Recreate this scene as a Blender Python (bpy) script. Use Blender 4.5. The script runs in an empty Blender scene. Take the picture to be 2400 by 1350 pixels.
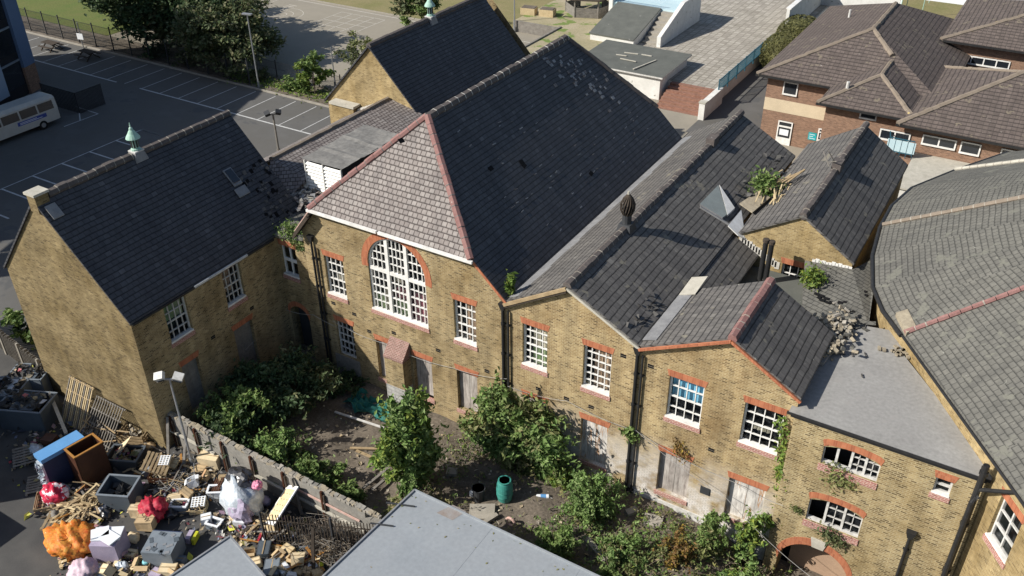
import bpy, bmesh, math, random
import numpy as np
from mathutils import Vector, Matrix
from mathutils.geometry import tessellate_polygon
random.seed(7); RNG = np.random.default_rng(7)
S = bpy.context.scene
COL = S.collection
# ------------------------------------------------------------------ camera
W_, H_ = 2400.0, 1350.0
FPX, CAMZ = 2117.0, 29.5
pitch = math.atan2(1375, FPX); roll = math.atan2(-23, 3260); azi = math.atan2(1540, FPX / math.cos(pitch))
Fh = Vector((-math.sin(azi), math.cos(azi), 0)); Rt = Vector((math.cos(azi), math.sin(azi), 0)); Up = Vector((0, 0, 1))
fw = Fh * math.cos(pitch) - Up * math.sin(pitch); up0 = Fh * math.sin(pitch) + Up * math.cos(pitch)
cr, sr = math.cos(roll), math.sin(roll)
cR = Rt * cr + up0 * sr; cU = up0 * cr - Rt * sr
CAM = Vector((0, 0, CAMZ))
cd = bpy.data.cameras.new('camera'); cam = bpy.data.objects.new('camera', cd); COL.objects.link(cam)
cd.sensor_width = 36; cd.lens = FPX / W_ * 36; cd.clip_start = 0.5; cd.clip_end = 2000
m = Matrix.Identity(4)
for i in range(3):
    m[i][0] = cR[i]; m[i][1] = cU[i]; m[i][2] = -fw[i]; m[i][3] = CAM[i]
cam.matrix_world = m
S.camera = cam
def ray(px, py):
    return fw + cR * ((px - 1200) / FPX) + cU * (-(py - 675) / FPX)
def az(px, py, z=0.0):
    d = ray(px, py); return CAM + d * ((z - CAMZ) / d.z)
def ay(px, py, y):
    d = ray(px, py); return CAM + d * (y / d.y)
def ax(px, py, x):
    d = ray(px, py); return CAM + d * (x / d.x)
# ------------------------------------------------------------------ light
SUN_EL, SUN_AZ = math.radians(36.5), math.radians(45.4)
sdir = Vector((math.cos(SUN_AZ) * math.cos(SUN_EL), math.sin(SUN_AZ) * math.cos(SUN_EL), -math.sin(SUN_EL)))
wd = bpy.data.worlds.new('World'); S.world = wd; wd.use_nodes = True
nt = wd.node_tree; sky = nt.nodes.new('ShaderNodeTexSky'); sky.sky_type = 'NISHITA'; sky.sun_disc = False
sky.sun_elevation = SUN_EL; sky.sun_rotation = math.radians(224.6)
nt.links.new(sky.outputs[0], nt.nodes['Background'].inputs[0]); nt.nodes['Background'].inputs[1].default_value = 0.08
sl = bpy.data.lights.new('sun', 'SUN'); sl.energy = 4.6; sl.angle = math.radians(0.5); sl.color = (1, 0.95, 0.87)
so = bpy.data.objects.new('sun', sl); COL.objects.link(so); so.location = (-40, -40, 60)
so.rotation_euler = sdir.to_track_quat('-Z', 'Y').to_euler()
S.view_settings.view_transform = 'Standard'; S.view_settings.look = 'None'; S.view_settings.gamma = 1
S.view_settings.exposure = 0.55
# ------------------------------------------------------------------ materials
MATS = {}
def new(name):
    ma = bpy.data.materials.new(name); ma.use_nodes = True
    n = ma.node_tree.nodes; b = n['Principled BSDF']; MATS[name] = ma
    return ma, n, ma.node_tree.links, b
def rgb(c): return (c[0], c[1], c[2], 1)
def ramp(n, l, src, stops):
    r = n.new('ShaderNodeValToRGB'); e = r.color_ramp.elements
    while len(e) < len(stops): e.new(0.5)
    for k, (p, c) in enumerate(stops):
        e[k].position = p; e[k].color = rgb(c)
    l.new(src, r.inputs[0]); return r.outputs[0]
def noise(n, l, vec, sc, det=4, rough=.6):
    t = n.new('ShaderNodeTexNoise'); t.inputs['Scale'].default_value = sc; t.inputs['Detail'].default_value = det
    t.inputs['Roughness'].default_value = rough
    l.new(vec, t.inputs['Vector']); return t.outputs['Fac']
def mix(n, l, fac, a, b, mode='MIX'):
    x = n.new('ShaderNodeMix'); x.data_type = 'RGBA'; x.blend_type = mode
    for s, v in ((x.inputs[0], fac), (x.inputs[6], a), (x.inputs[7], b)):
        if isinstance(v, (int, float)): s.default_value = v
        elif isinstance(v, tuple): s.default_value = rgb(v)
        else: l.new(v, s)
    return x.outputs[2]
def pos(n): return n.new('ShaderNodeNewGeometry').outputs['Position']
def spots(n, l, vec, sc, lo, hi):
    f = noise(n, l, vec, sc, 3, .7); r = n.new('ShaderNodeMapRange'); r.inputs[1].default_value = lo; r.inputs[2].default_value = hi
    l.new(f, r.inputs[0]); return r.outputs[0]
def M(name, c1, c2=None, sc=1.5, rough=.85, metal=0, fine=25, fv=.25, bump=0, lich=None, spec=.3, big=None):
    ma, n, l, b = new(name); p = pos(n)
    c2 = c2 or tuple(x * .7 for x in c1)
    col = mix(n, l, spots(n, l, p, sc, .3, .7), c1, c2)
    if big: col = mix(n, l, spots(n, l, p, .25, .4, .62), col, big)
    if fv: col = mix(n, l, fv, col, ramp(n, l, noise(n, l, p, fine, 3), [(.3, (.25, .25, .25)), (.7, (1, 1, 1))]), 'MULTIPLY')
    if lich: col = mix(n, l, spots(n, l, p, lich[1], lich[2], lich[2] + .04), col, lich[0])
    l.new(col, b.inputs['Base Color']); b.inputs['Roughness'].default_value = rough; b.inputs['Metallic'].default_value = metal
    b.inputs['Specular IOR Level'].default_value = spec
    if bump:
        bp = n.new('ShaderNodeBump'); bp.inputs['Strength'].default_value = bump; bp.inputs['Distance'].default_value = .05
        l.new(noise(n, l, p, fine * .5, 5), bp.inputs['Height']); l.new(bp.outputs[0], b.inputs['Normal'])
    return ma
def BR(name, w, h, stops, mortar, ms=.01, off=.5, rough=.9, stain=None, lich=None, bump=.4, spec=.2, white=None, rot=0, streak=0, mv=.35, course=0):
    """brick / slate / paving on the metre UVs; stops = per-unit colours"""
    ma, n, l, b = new(name)
    uv = n.new('ShaderNodeUVMap').outputs[0]; p = pos(n)
    # wobble so that courses are not ruler straight
    wob = n.new('ShaderNodeTexNoise'); wob.inputs['Scale'].default_value = .9; l.new(uv, wob.inputs['Vector'])
    add = n.new('ShaderNodeVectorMath'); add.operation = 'MULTIPLY_ADD'; add.inputs[1].default_value = (h * .35,) * 3
    l.new(wob.outputs['Color'], add.inputs[0]); l.new(uv, add.inputs[2])
    t = n.new('ShaderNodeTexBrick'); t.inputs['Scale'].default_value = 1; t.inputs['Brick Width'].default_value = w
    t.inputs['Row Height'].default_value = h; t.inputs['Mortar Size'].default_value = ms; t.inputs['Mortar Smooth'].default_value = .1
    t.offset = off; t.inputs['Color1'].default_value = (0, 0, 0, 1); t.inputs['Color2'].default_value = (1, 1, 1, 1)
    t.inputs['Mortar'].default_value = (.5, .5, .5, 1); l.new(add.outputs[0], t.inputs['Vector'])
    col = ramp(n, l, t.outputs['Color'], stops)
    col = mix(n, l, t.outputs['Fac'], col, mortar)
    if course:  # dark line along each course, painting the shadow under lifted slate edges
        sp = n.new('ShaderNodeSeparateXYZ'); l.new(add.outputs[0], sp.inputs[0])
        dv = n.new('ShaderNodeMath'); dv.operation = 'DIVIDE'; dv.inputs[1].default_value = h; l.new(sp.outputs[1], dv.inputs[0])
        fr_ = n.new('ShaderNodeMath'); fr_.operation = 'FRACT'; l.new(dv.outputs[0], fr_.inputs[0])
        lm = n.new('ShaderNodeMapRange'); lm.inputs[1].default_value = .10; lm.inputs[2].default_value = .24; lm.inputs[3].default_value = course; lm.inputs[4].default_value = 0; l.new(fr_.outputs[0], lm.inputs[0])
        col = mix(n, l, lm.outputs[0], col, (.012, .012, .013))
    if stain: col = mix(n, l, spots(n, l, p, .45, .42, .68), col, mix(n, l, 1.0, col, stain, 'MULTIPLY'))
    col = mix(n, l, mv, col, ramp(n, l, noise(n, l, p, 5, 4, .7), [(.3, (.45, .45, .45)), (.65, (1.15, 1.15, 1.15))]), 'MULTIPLY')
    if streak:
        mp = n.new('ShaderNodeMapping'); mp.inputs['Scale'].default_value = (1.6, .22, 1); l.new(uv, mp.inputs[0])
        col = mix(n, l, streak, col, ramp(n, l, noise(n, l, mp.outputs[0], 1.2, 4), [(.35, (.6, .6, .6)), (.65, (1.3, 1.28, 1.22))]), 'MULTIPLY')
    for L in ([lich] if lich and not isinstance(lich, list) else (lich or [])):
        col = mix(n, l, spots(n, l, p, L[1], L[2], L[2] + .05), col, L[0])
    if white:   # efflorescence / old limewash low on the wall
        sx = n.new('ShaderNodeSeparateXYZ'); l.new(p, sx.inputs[0])
        mr = n.new('ShaderNodeMapRange'); mr.inputs[1].default_value = white[1]; mr.inputs[2].default_value = white[2]
        mr.inputs[3].default_value = 1; mr.inputs[4].default_value = 0; l.new(sx.outputs[2], mr.inputs[0])
        mu = n.new('ShaderNodeMath'); mu.operation = 'MULTIPLY'; l.new(mr.outputs[0], mu.inputs[0]); l.new(spots(n, l, p, .75, .40, .58), mu.inputs[1])
        col = mix(n, l, mu.outputs[0], col, mix(n, l, t.outputs['Fac'], white[0], tuple(x * .6 for x in white[0])))
    l.new(col, b.inputs['Base Color']); b.inputs['Roughness'].default_value = rough; b.inputs['Specular IOR Level'].default_value = spec
    if bump:
        bp = n.new('ShaderNodeBump'); bp.inputs['Strength'].default_value = bump; bp.inputs['Distance'].default_value = .03
        iv = n.new('ShaderNodeMath'); iv.operation = 'SUBTRACT'; iv.inputs[0].default_value = 1; l.new(t.outputs['Fac'], iv.inputs[1])
        ad = n.new('ShaderNodeMath'); ad.operation = 'MULTIPLY_ADD'; ad.inputs[1].default_value = .5
        l.new(t.outputs['Color'], ad.inputs[0]); l.new(iv.outputs[0], ad.inputs[2])
        l.new(ad.outputs[0], bp.inputs['Height']); l.new(bp.outputs[0], b.inputs['Normal'])
    return ma
def LEAF(name, cols, rough=.6):
    ma, n, l, b = new(name); g = n.new('ShaderNodeNewGeometry')
    k = len(cols); col = ramp(n, l, g.outputs['Random Per Island'], [(i / (k - 1) if k > 1 else 0, c) for i, c in enumerate(cols)])
    col = mix(n, l, .5, col, ramp(n, l, noise(n, l, g.outputs['Position'], .8, 2), [(.35, (.55, .55, .55)), (.65, (1.2, 1.2, 1.1))]), 'MULTIPLY')
    l.new(col, b.inputs['Base Color']); b.inputs['Roughness'].default_value = rough; b.inputs['Specular IOR Level'].default_value = .25
    tr = n.new('ShaderNodeBsdfTranslucent'); l.new(col, tr.inputs[0]); ms = n.new('ShaderNodeMixShader'); ms.inputs[0].default_value = .25
    l.new(b.outputs[0], ms.inputs[1]); l.new(tr.outputs[0], ms.inputs[2]); l.new(ms.outputs[0], n['Material Output'].inputs[0])
    return ma
YB = [(0, (.09, .062, .03)), (.07, (.13, .09, .045)), (.15, (.225, .158, .08)), (.4, (.288, .207, .103)), (.75, (.335, .247, .124)), (1, (.395, .302, .162))]
BR('stock_brick', .225, .075, YB, (.38, .315, .195), .014, stain=(.58, .54, .48), mv=.35, streak=.5)
BR('stock_brick_pale', .225, .075, YB, (.42, .34, .205), .014, stain=(.66, .6, .54), white=((.70, .66, .61), .9, 3.9), mv=.35, streak=.5)
BR('gable_brick', .225, .075, [(0, (.21, .15, .075)), (.25, (.31, .225, .108)), (1, (.41, .31, .157))], (.40, .325, .19), .011, stain=(.62, .58, .5), mv=.35, streak=.5)
BR('sooty_brick', .225, .075, [(0, (.09, .065, .035)), (.2, (.17, .125, .062)), (1, (.265, .205, .105))], (.25, .20, .115), .011, stain=(.6, .57, .5), mv=.5, streak=.45)
BR('block_brick', .23, .085, [(0, (.10, .07, .037)), (.17, (.15, .107, .052)), (.3, (.25, .184, .095)), (.6, (.312, .235, .121)), (1, (.39, .303, .162))], (.40, .335, .205), .018, mv=.3, streak=.45, stain=(.66, .62, .55))
BR('red_brick', .075, .4, [(0, (.29, .095, .05)), (.5, (.37, .13, .065)), (1, (.43, .165, .085))], (.36, .17, .10), .006, 0.5, bump=.2, mv=.25)
BR('sill_brick', .22, .075, [(0, (.26, .10, .085)), (1, (.40, .17, .14))], (.5, .36, .30), .014, mv=.4)
BR('brown_brick', .225, .075, [(0, (.17, .095, .065)), (1, (.30, .175, .115))], (.26, .19, .14), .01, mv=.3)
SL = [(0, (.060, .060, .066)), (.5, (.066, .067, .075)), (.96, (.072, .074, .082)), (1, (.10, .10, .108))]
BR('slate_dark', .30, .24, SL, (.040, .041, .046), .014, lich=[((.16, .165, .17), 4.5, .75), ((.10, .10, .115), 1.1, .70)], rough=.62, spec=.25, streak=.5, bump=.9, course=.7)
BR('slate_mid', .30, .29, [(0, (.118, .112, .107)), (.5, (.13, .123, .117)), (.93, (.142, .134, .126)), (1, (.17, .162, .152))], (.095, .092, .088), .012, lich=[((.26, .255, .22), 5, .68), ((.19, .175, .14), .9, .63)], rough=.8, streak=.5, bump=.9, course=.75)
BR('slate_light', .26, .25, [(0, (.20, .175, .165)), (.5, (.235, .21, .198)), (1, (.275, .25, .235))], (.085, .07, .065), .02, lich=((.36, .35, .32), 4, .69), rough=.7, streak=.4, bump=1.0, course=.4)
BR('slate_green', .27, .24, [(0, (.125, .122, .110)), (.5, (.134, .131, .118)), (1, (.146, .142, .127))], (.07, .07, .064), .012, lich=[((.34, .34, .30), 5.5, .70), ((.15, .148, .125), 1.1, .60)], rough=.85, streak=.4, bump=.8, course=.35)
BR('roof_tile', .33, .36, [(0, (.105, .086, .077)), (1, (.135, .110, .099))], (.09, .075, .068), .02, lich=[((.38, .36, .32), 5, .70), ((.17, .145, .11), 1.2, .62)], streak=.3, bump=1.0, off=0, course=.6)
M('ridge_red', (.21, .105, .095), (.28, .155, .14), 1.4, .8, fine=12, fv=.3, lich=((.42, .38, .33), 5, .67))
M('ridge_dark', (.085, .075, .07), (.13, .11, .10), 2.2, .85, fine=12, fv=.35, lich=((.34, .33, .30), 5, .67))
M('ridge_brown', (.19, .155, .12), (.25, .205, .16), 1.5, .85, lich=((.42, .33, .12), 2.0, .68))
M('ridge_joint', (.20, .19, .175), (.12, .115, .11), 3, .9)
M('felt_grey', (.26, .25, .23), (.17, .165, .155), 1.2, .95, fine=5, fv=.4, bump=.5)
BR('paving', .62, .62, [(0, (.30, .275, .235)), (1, (.42, .39, .335))], (.235, .21, .175), .05, 0, stain=(.8, .8, .78), bump=.2)
BR('step_brick', .22, .1, [(0, (.22, .10, .07)), (1, (.33, .165, .12))], (.2, .14, .1), .012)
BR('concrete_block', .44, .22, [(0, (.34, .33, .31)), (1, (.43, .42, .39))], (.26, .25, .24), .015)
M('asphalt', (.135, .131, .123), (.108, .106, .102), .5, .9, fine=40, fv=.35, lich=((.085, .085, .084), .35, .60), big=(.118, .113, .103))
M('asphalt_yard', (.105, .102, .095), (.075, .073, .07), .6, .9, fine=30, fv=.35, big=(.06, .06, .06))
M('playground_tarmac', (.30, .27, .215), (.26, .235, .19), .3, .9, fine=20, fv=.25)
M('dirt', (.215, .18, .14), (.11, .092, .072), .8, .95, fine=9, fv=.6, bump=.8, lich=((.36, .32, .26), 7, .65))
M('sandy_soil', (.42, .36, .25), (.30, .27, .15), .35, .95, fine=8, fv=.4, lich=((.14, .19, .05), .55, .54))
M('lawn', (.105, .15, .03), (.15, .155, .045), .35, .95, fine=6, fv=.5)
M('dry_lawn', (.20, .19, .075), (.27, .225, .115), .3, .95, fine=6, fv=.4)
M('white_line', (.62, .62, .60), (.42, .42, .41), 2.5, .8, fine=15, fv=.3)
M('court_line', (.66, .62, .54), (.5, .47, .41), 2, .8)
M('white_paint', (.80, .79, .76), (.62, .61, .57), 3, .5, fine=20, fv=.15)
M('old_white', (.70, .69, .66), (.40, .39, .36), 5, .6, fine=20, fv=.25)
M('white_render', (.74, .73, .69), (.60, .59, .55), 1.2, .9, lich=((.2, .2, .16), 2.5, .66))
M('grey_flat', (.35, .342, .322), (.25, .243, .23), .55, .9, fine=7, fv=.3, lich=((.27, .26, .245), 1.3, .62), big=(.29, .283, .268))
M('lead', (.27, .27, .27), (.18, .18, .185), 2, .6)
M('mortar', (.62, .60, .55), (.45, .43, .38), 3, .9)
M('metal_roof', (.30, .325, .345), (.255, .278, .298), .8, .42, metal=0, fine=6, fv=.18, spec=.5, big=(.278, .298, .315))
M('rust_stain', (.24, .19, .16), (.30, .29, .28), 1.5, .6)
M('dark_felt', (.13, .135, .12), (.095, .1, .09), .8, .9, lich=((.3, .3, .27), 2.2, .69))
M('iron_black', (.018, .018, .019), (.03, .03, .03), 3, .45, fv=.1)
M('galv', (.36, .37, .38), (.28, .29, .30), 3, .45, metal=.4)
M('copper_green', (.27, .46, .37), (.40, .55, .47), 4, .7, lich=((.12, .2, .16), 4, .66))
def PLY(name, stops, top=None):
    ma, n, l, b = new(name); p = pos(n); mp = n.new('ShaderNodeMapping'); mp.inputs['Scale'].default_value = (9, 9, 1.1); l.new(p, mp.inputs[0])
    col = ramp(n, l, noise(n, l, mp.outputs[0], 1.3, 5, .7), stops)
    col = mix(n, l, .45, col, ramp(n, l, noise(n, l, p, 1.6, 4), [(.35, (.5, .48, .46)), (.65, (1.25, 1.22, 1.18))]), 'MULTIPLY')
    if top: col = mix(n, l, spots(n, l, mp.outputs[0], .8, .56, .66), col, top)
    l.new(col, b.inputs['Base Color']); b.inputs['Roughness'].default_value = .9
PLY('ply_board', [(.3, (.17, .15, .135)), (.5, (.33, .30, .275)), (.7, (.47, .445, .41))])
PLY('rust_board', [(.3, (.25, .23, .21)), (.5, (.52, .50, .47)), (.7, (.70, .68, .64))], (.33, .17, .07))
M('timber', (.42, .32, .19), (.28, .20, .11), 4, .85, fine=20, fv=.3)
M('timber_pale', (.62, .50, .30), (.48, .37, .21), 4, .85, fine=20, fv=.3)
M('timber_grey', (.27, .25, .22), (.17, .155, .135), 3, .9, fine=20, fv=.4)
M('cardboard', (.52, .39, .23), (.44, .32, .18), 2, .9, fine=12, fv=.15)
M('cardboard_pale', (.70, .58, .38), (.60, .48, .30), 2, .9, fine=12, fv=.12)
M('door_board', (.42, .29, .20), (.35, .24, .165), 1.5, .85)
M('dull_panel', (.30, .33, .31), (.24, .265, .25), 1.5, .6)
M('ink', (.10, .07, .05), None, 3, .9)
M('cabinet_wood', (.085, .036, .02), (.055, .024, .014), 2, .5)
M('cabinet_edge', (.40, .20, .05), (.30, .14, .04), 2, .5)
M('blue_vinyl', (.12, .30, .56), (.10, .26, .50), 2, .45, fv=.1)
M('navy', (.03, .045, .10), (.02, .03, .07), 2, .5)
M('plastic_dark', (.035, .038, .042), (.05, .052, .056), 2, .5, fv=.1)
M('plastic_slate', (.09, .11, .13), (.075, .09, .105), 2, .5, fv=.1)
M('plastic_grey', (.20, .23, .26), (.15, .175, .2), 2, .5, fv=.1)
M('plastic_white', (.78, .80, .82), (.66, .69, .72), 3, .4, fv=.1)
M('film_white', (.70, .74, .78), (.45, .52, .58), 3.5, .35, fine=9, fv=.4, bump=1, spec=.6)
M('film_black', (.02, .02, .022), (.05, .05, .055), 5, .25, spec=.6)
M('film_pink', (.66, .18, .30), (.55, .25, .35), 5, .4)
M('red_cloth', (.52, .03, .06), (.32, .015, .035), 5, .6, fine=9, fv=.4)
M('red_white_film', (.55, .025, .07), (.42, .02, .05), 4, .45, fine=5, fv=.2, lich=((.8, .7, .72), 2.6, .56))
M('orange_net', (.70, .13, .02), (.62, .32, .05), 4.5, .6, fine=14, fv=.5, lich=((.75, .48, .2), 6, .64), bump=.6)
M('lilac', (.42, .36, .46), (.34, .30, .40), 2, .6)
M('pink_white', (.62, .50, .55), (.50, .36, .43), 3, .5)
M('teal_plastic', (.05, .25, .21), (.045, .21, .18), 2, .4, fv=.08)
M('teal_net', (.02, .16, .13), (.015, .10, .085), 2.5, .7, fine=12, fv=.5)
M('sign_teal', (.02, .38, .42), None, 3, .6)
M('rail_blue', (.03, .11, .15), (.03, .09, .13), 3, .5)
M('pale_blue', (.42, .58, .64), (.50, .64, .68), 1, .5)
M('cream_panel', (.60, .50, .35), (.53, .44, .31), 1, .85)
M('van_white', (.46, .45, .41), (.38, .37, .34), 1.5, .4, fv=.12, spec=.5)
M('sign_blue', (.05, .08, .32), None, 3, .5)
M('rubber', (.012, .012, .012), None, 3, .8)
M('cladding_blue', (.13, .19, .30), (.11, .165, .27), .3, .5)
M('cladding_pale', (.30, .37, .46), (.26, .33, .42), .3, .5)
M('tower_dark', (.02, .021, .024), (.03, .03, .034), 1, .3)
M('slab_stone', (.36, .33, .28), (.27, .25, .21), 2, .9)
M('stone_cap', (.52, .49, .42), (.38, .36, .30), 2, .9)
M('rubble', (.38, .33, .24), (.23, .195, .145), 4, .95)
M('old_plaster', (.30, .285, .25), (.20, .19, .17), 1.3, .95, fine=9, fv=.35)
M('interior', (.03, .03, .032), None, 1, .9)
M('hole_black', (.006, .006, .007), None, 1, 1)
M('trunk', (.085, .065, .05), (.05, .04, .03), 3, .95, fine=12, fv=.5)
M('dry_twig', (.27, .22, .16), (.16, .13, .1), 4, .95)
BR('hood_brick', .22, .075, [(0, (.17, .085, .075)), (1, (.27, .14, .12))], (.33, .25, .21), .014, mv=.4)
M('cable', (.36, .35, .33), None, 3, .6)
M('curtain_tan', (.48, .36, .25), (.35, .25, .17), 3, .9)
M('curtain_cream', (.62, .58, .46), (.50, .48, .36), 3, .9)
M('curtain_green', (.25, .42, .17), (.42, .50, .30), 2, .9)
M('curtain_blue', (.16, .48, .70), (.24, .56, .76), 3, .9)
M('curtain_rose', (.36, .13, .17), (.45, .22, .24), 3, .9)
M('peg_board', (.72, .56, .33), None, 2, .8, fv=.1)
M('lime_yellow', (.62, .62, .04), None, 2, .6)
M('cyan_bag', (.25, .62, .68), None, 3, .5)
M('terracotta', (.5, .3, .24), (.6, .45, .4), 5, .8)
def GLASS():
    ma, n, l, b = new('glass'); b.inputs['Base Color'].default_value = (.015, .018, .022, 1); b.inputs['Roughness'].default_value = .06
    b.inputs['Specular IOR Level'].default_value = .8
    tr = n.new('ShaderNodeBsdfTransparent'); ms = n.new('ShaderNodeMixShader'); ms.inputs[0].default_value = .62
    p = pos(n); l.new(mix(n, l, spots(n, l, p, 2.2, .5, .75), (.012, .015, .02), (.20, .22, .23)), b.inputs['Base Color'])
    mr = n.new('ShaderNodeMapRange'); mr.inputs[1].default_value = .35; mr.inputs[2].default_value = .65; mr.inputs[3].default_value = .93; mr.inputs[4].default_value = .62
    l.new(noise(n, l, p, 1.3, 2), mr.inputs[0]); l.new(mr.outputs[0], ms.inputs[0])
    l.new(b.outputs[0], ms.inputs[1]); l.new(tr.outputs[0], ms.inputs[2]); l.new(ms.outputs[0], n['Material Output'].inputs[0])
GLASS()
M('dark_glass', (.012, .015, .02), (.02, .024, .03), .6, .08, fv=0, spec=.8)
LEAF('leaf_bush', [(0.070, 0.119, 0.032), (0.119, 0.189, 0.052), (0.168, 0.238, 0.072), (0.238, 0.294, 0.113)])
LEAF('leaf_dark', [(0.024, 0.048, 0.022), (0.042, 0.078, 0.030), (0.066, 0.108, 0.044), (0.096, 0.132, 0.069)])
LEAF('leaf_olive', [(0.098, 0.126, 0.040), (0.154, 0.182, 0.064), (0.210, 0.231, 0.089), (0.266, 0.238, 0.121)])
LEAF('leaf_tree', [(0.056, 0.081, 0.034), (0.094, 0.125, 0.052), (0.138, 0.156, 0.072), (0.175, 0.163, 0.093)])
LEAF('leaf_bright', [(0.084, 0.144, 0.028), (0.132, 0.210, 0.041), (0.192, 0.264, 0.069), (0.264, 0.312, 0.055)])
LEAF('leaf_nettle', [(0.091, 0.161, 0.045), (0.140, 0.231, 0.064), (0.189, 0.280, 0.089), (0.252, 0.329, 0.137)])
LEAF('leaf_autumn', [(0.154, 0.088, 0.038), (0.242, 0.143, 0.051), (0.110, 0.099, 0.038), (0.352, 0.242, 0.038)])
LEAF('leaf_straw', [(0.299, 0.253, 0.132), (0.230, 0.218, 0.079), (0.172, 0.196, 0.066), (0.391, 0.322, 0.198)])
LEAF('hedge_leaf', [(.105, .11, .04), (.13, .13, .05), (.155, .15, .06)])
LEAF('litter_mix', [(.75, .74, .7), (.5, .36, .2), (.72, .6, .4), (.06, .06, .07), (.25, .3, .42), (.55, .06, .08), (.8, .8, .8), (.35, .3, .22), (.6, .6, .08)], .7)
LEAF('slate_bits', [(.05, .05, .055), (.09, .088, .085), (.14, .135, .13), (.03, .03, .035)], .7)
LEAF('rubble_bits', [(.5, .42, .3), (.36, .28, .18), (.6, .55, .45), (.28, .24, .2)], .9)
# ------------------------------------------------------------------ mesh helpers
def tag(o, label=None, cat=None, group=None, kind=None):
    for k, v in (('label', label), ('category', cat), ('group', group), ('kind', kind)):
        if v: o[k] = v
    return o
def root(name, loc, label, cat, group=None):
    o = bpy.data.objects.new(name, None); o.empty_display_size = .3; o.location = Vector(loc); COL.objects.link(o)
    return tag(o, label, cat, group)
def origin(o):
    v = Vector((0, 0, 0))
    while o is not None: v += o.location; o = o.parent
    return v
def copy_tree(o, parent=None):
    c = o.copy(); COL.objects.link(c); c.parent = parent
    for ch in list(o.children): copy_tree(ch, c)
    return c
class Fr:
    """wall frame: u along the wall, z up, d outward"""
    def __init__(s, o, u): s.o = Vector(o); s.u = Vector(u).normalized(); s.n = s.u.cross(Vector((0, 0, 1)))
    def P(s, u, z, d=0): return s.o + s.u * u + Vector((0, 0, z)) + s.n * d
    def uz(s, px, py):
        r = ray(px, py); t = (s.o - CAM).dot(s.n) / r.dot(s.n); p = CAM + r * t - s.o
        return p.dot(s.u), p.z
class MB:
    def __init__(s): s.v = []; s.f = []; s.m = []; s.mats = []
    def mi(s, m):
        if m not in s.mats: s.mats.append(m)
        return s.mats.index(m)
    def face(s, pts, m):
        b = len(s.v); s.v += [tuple(p) for p in pts]; s.f.append(tuple(range(b, b + len(pts)))); s.m.append(s.mi(m)); return s
    def hexa(s, c, m):      # 8 corners: bottom 4 ccw then top 4
        b = len(s.v); s.v += [tuple(p) for p in c]; k = s.mi(m)
        for q in ((3, 2, 1, 0), (4, 5, 6, 7), (0, 1, 5, 4), (1, 2, 6, 5), (2, 3, 7, 6), (3, 0, 4, 7)):
            s.f.append(tuple(b + i for i in q)); s.m.append(k)
        return s
    def box(s, x0, x1, y0, y1, z0, z1, m):
        return s.hexa([(x0, y0, z0), (x1, y0, z0), (x1, y1, z0), (x0, y1, z0), (x0, y0, z1), (x1, y0, z1), (x1, y1, z1), (x0, y1, z1)], m)
    def fbox(s, F, u0, u1, z0, z1, d0, d1, m):
        return s.hexa([F.P(u0, z0, d1), F.P(u1, z0, d1), F.P(u1, z0, d0), F.P(u0, z0, d0), F.P(u0, z1, d1), F.P(u1, z1, d1), F.P(u1, z1, d0), F.P(u0, z1, d0)], m)
    def obox(s, c, sx, sy, sz, R, m):   # centre, sizes, rotation matrix
        c = Vector(c)
        return s.hexa([c + R @ Vector((a * sx / 2, b * sy / 2, g * sz / 2)) for g in (-1, 1) for a, b in ((-1, -1), (1, -1), (1, 1), (-1, 1))], m)
    def bar(s, a, b, w, h, m):
        a = Vector(a); b = Vector(b); d = (b - a); L = d.length
        if L < 1e-6: return s
        d.normalize(); t = Vector((0, 0, 1)) if abs(d.z) < .95 else Vector((1, 0, 0))
        x = d.cross(t).normalized(); y = x.cross(d)
        R = Matrix((x, d, y)).transposed()
        return s.obox((a + b) / 2, w, L, h, R, m)
    def tube(s, pts, r, m, n=8, cap=True):
        pts = [Vector(p) for p in pts]; rs = r if isinstance(r, (list, tuple)) else [r] * len(pts); k = s.mi(m); b = len(s.v)
        for i, p in enumerate(pts):
            d = (pts[min(i + 1, len(pts) - 1)] - pts[max(i - 1, 0)]).normalized()
            t = Vector((0, 0, 1)) if abs(d.z) < .9 else Vector((1, 0, 0)); x = d.cross(t).normalized(); y = x.cross(d)
            for j in range(n):
                a = 2 * math.pi * j / n; s.v.append(tuple(p + x * math.cos(a) * rs[i] + y * math.sin(a) * rs[i]))
        for i in range(len(pts) - 1):
            for j in range(n):
                s.f.append((b + i * n + j, b + i * n + (j + 1) % n, b + (i + 1) * n + (j + 1) % n, b + (i + 1) * n + j)); s.m.append(k)
        if cap:
            s.f.append(tuple(b + j for j in range(n - 1, -1, -1))); s.m.append(k)
            s.f.append(tuple(b + (len(pts) - 1) * n + j for j in range(n))); s.m.append(k)
        return s
    def lathe(s, prof, c, m, n=16):
        c = Vector(c); return s.tube([c + Vector((0, 0, z)) for r, z in prof], [r for r, z in prof], m, n)
    def slab(s, poly, th, m, me=None):   # roof sheet: poly is the top face (ccw from above)
        me = me or m; P = [Vector(p) for p in poly]; Q = [p - Vector((0, 0, th)) for p in P]; n = len(P)
        s.face(P, m); s.face(Q[::-1], me)
        for i in range(n):
            j = (i + 1) % n; s.face([Q[i], Q[j], P[j], P[i]], me)
        return s
    def prism(s, poly, z0, z1, m, mt=None):
        n = len(poly); mt = mt or m
        s.face([(p[0], p[1], z1) for p in poly], mt); s.face([(p[0], p[1], z0) for p in poly][::-1], mt)
        for i in range(n):
            a, b2 = poly[i], poly[(i + 1) % n]; s.face([(a[0], a[1], z0), (b2[0], b2[1], z0), (b2[0], b2[1], z1), (a[0], a[1], z1)], m)
        return s
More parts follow.
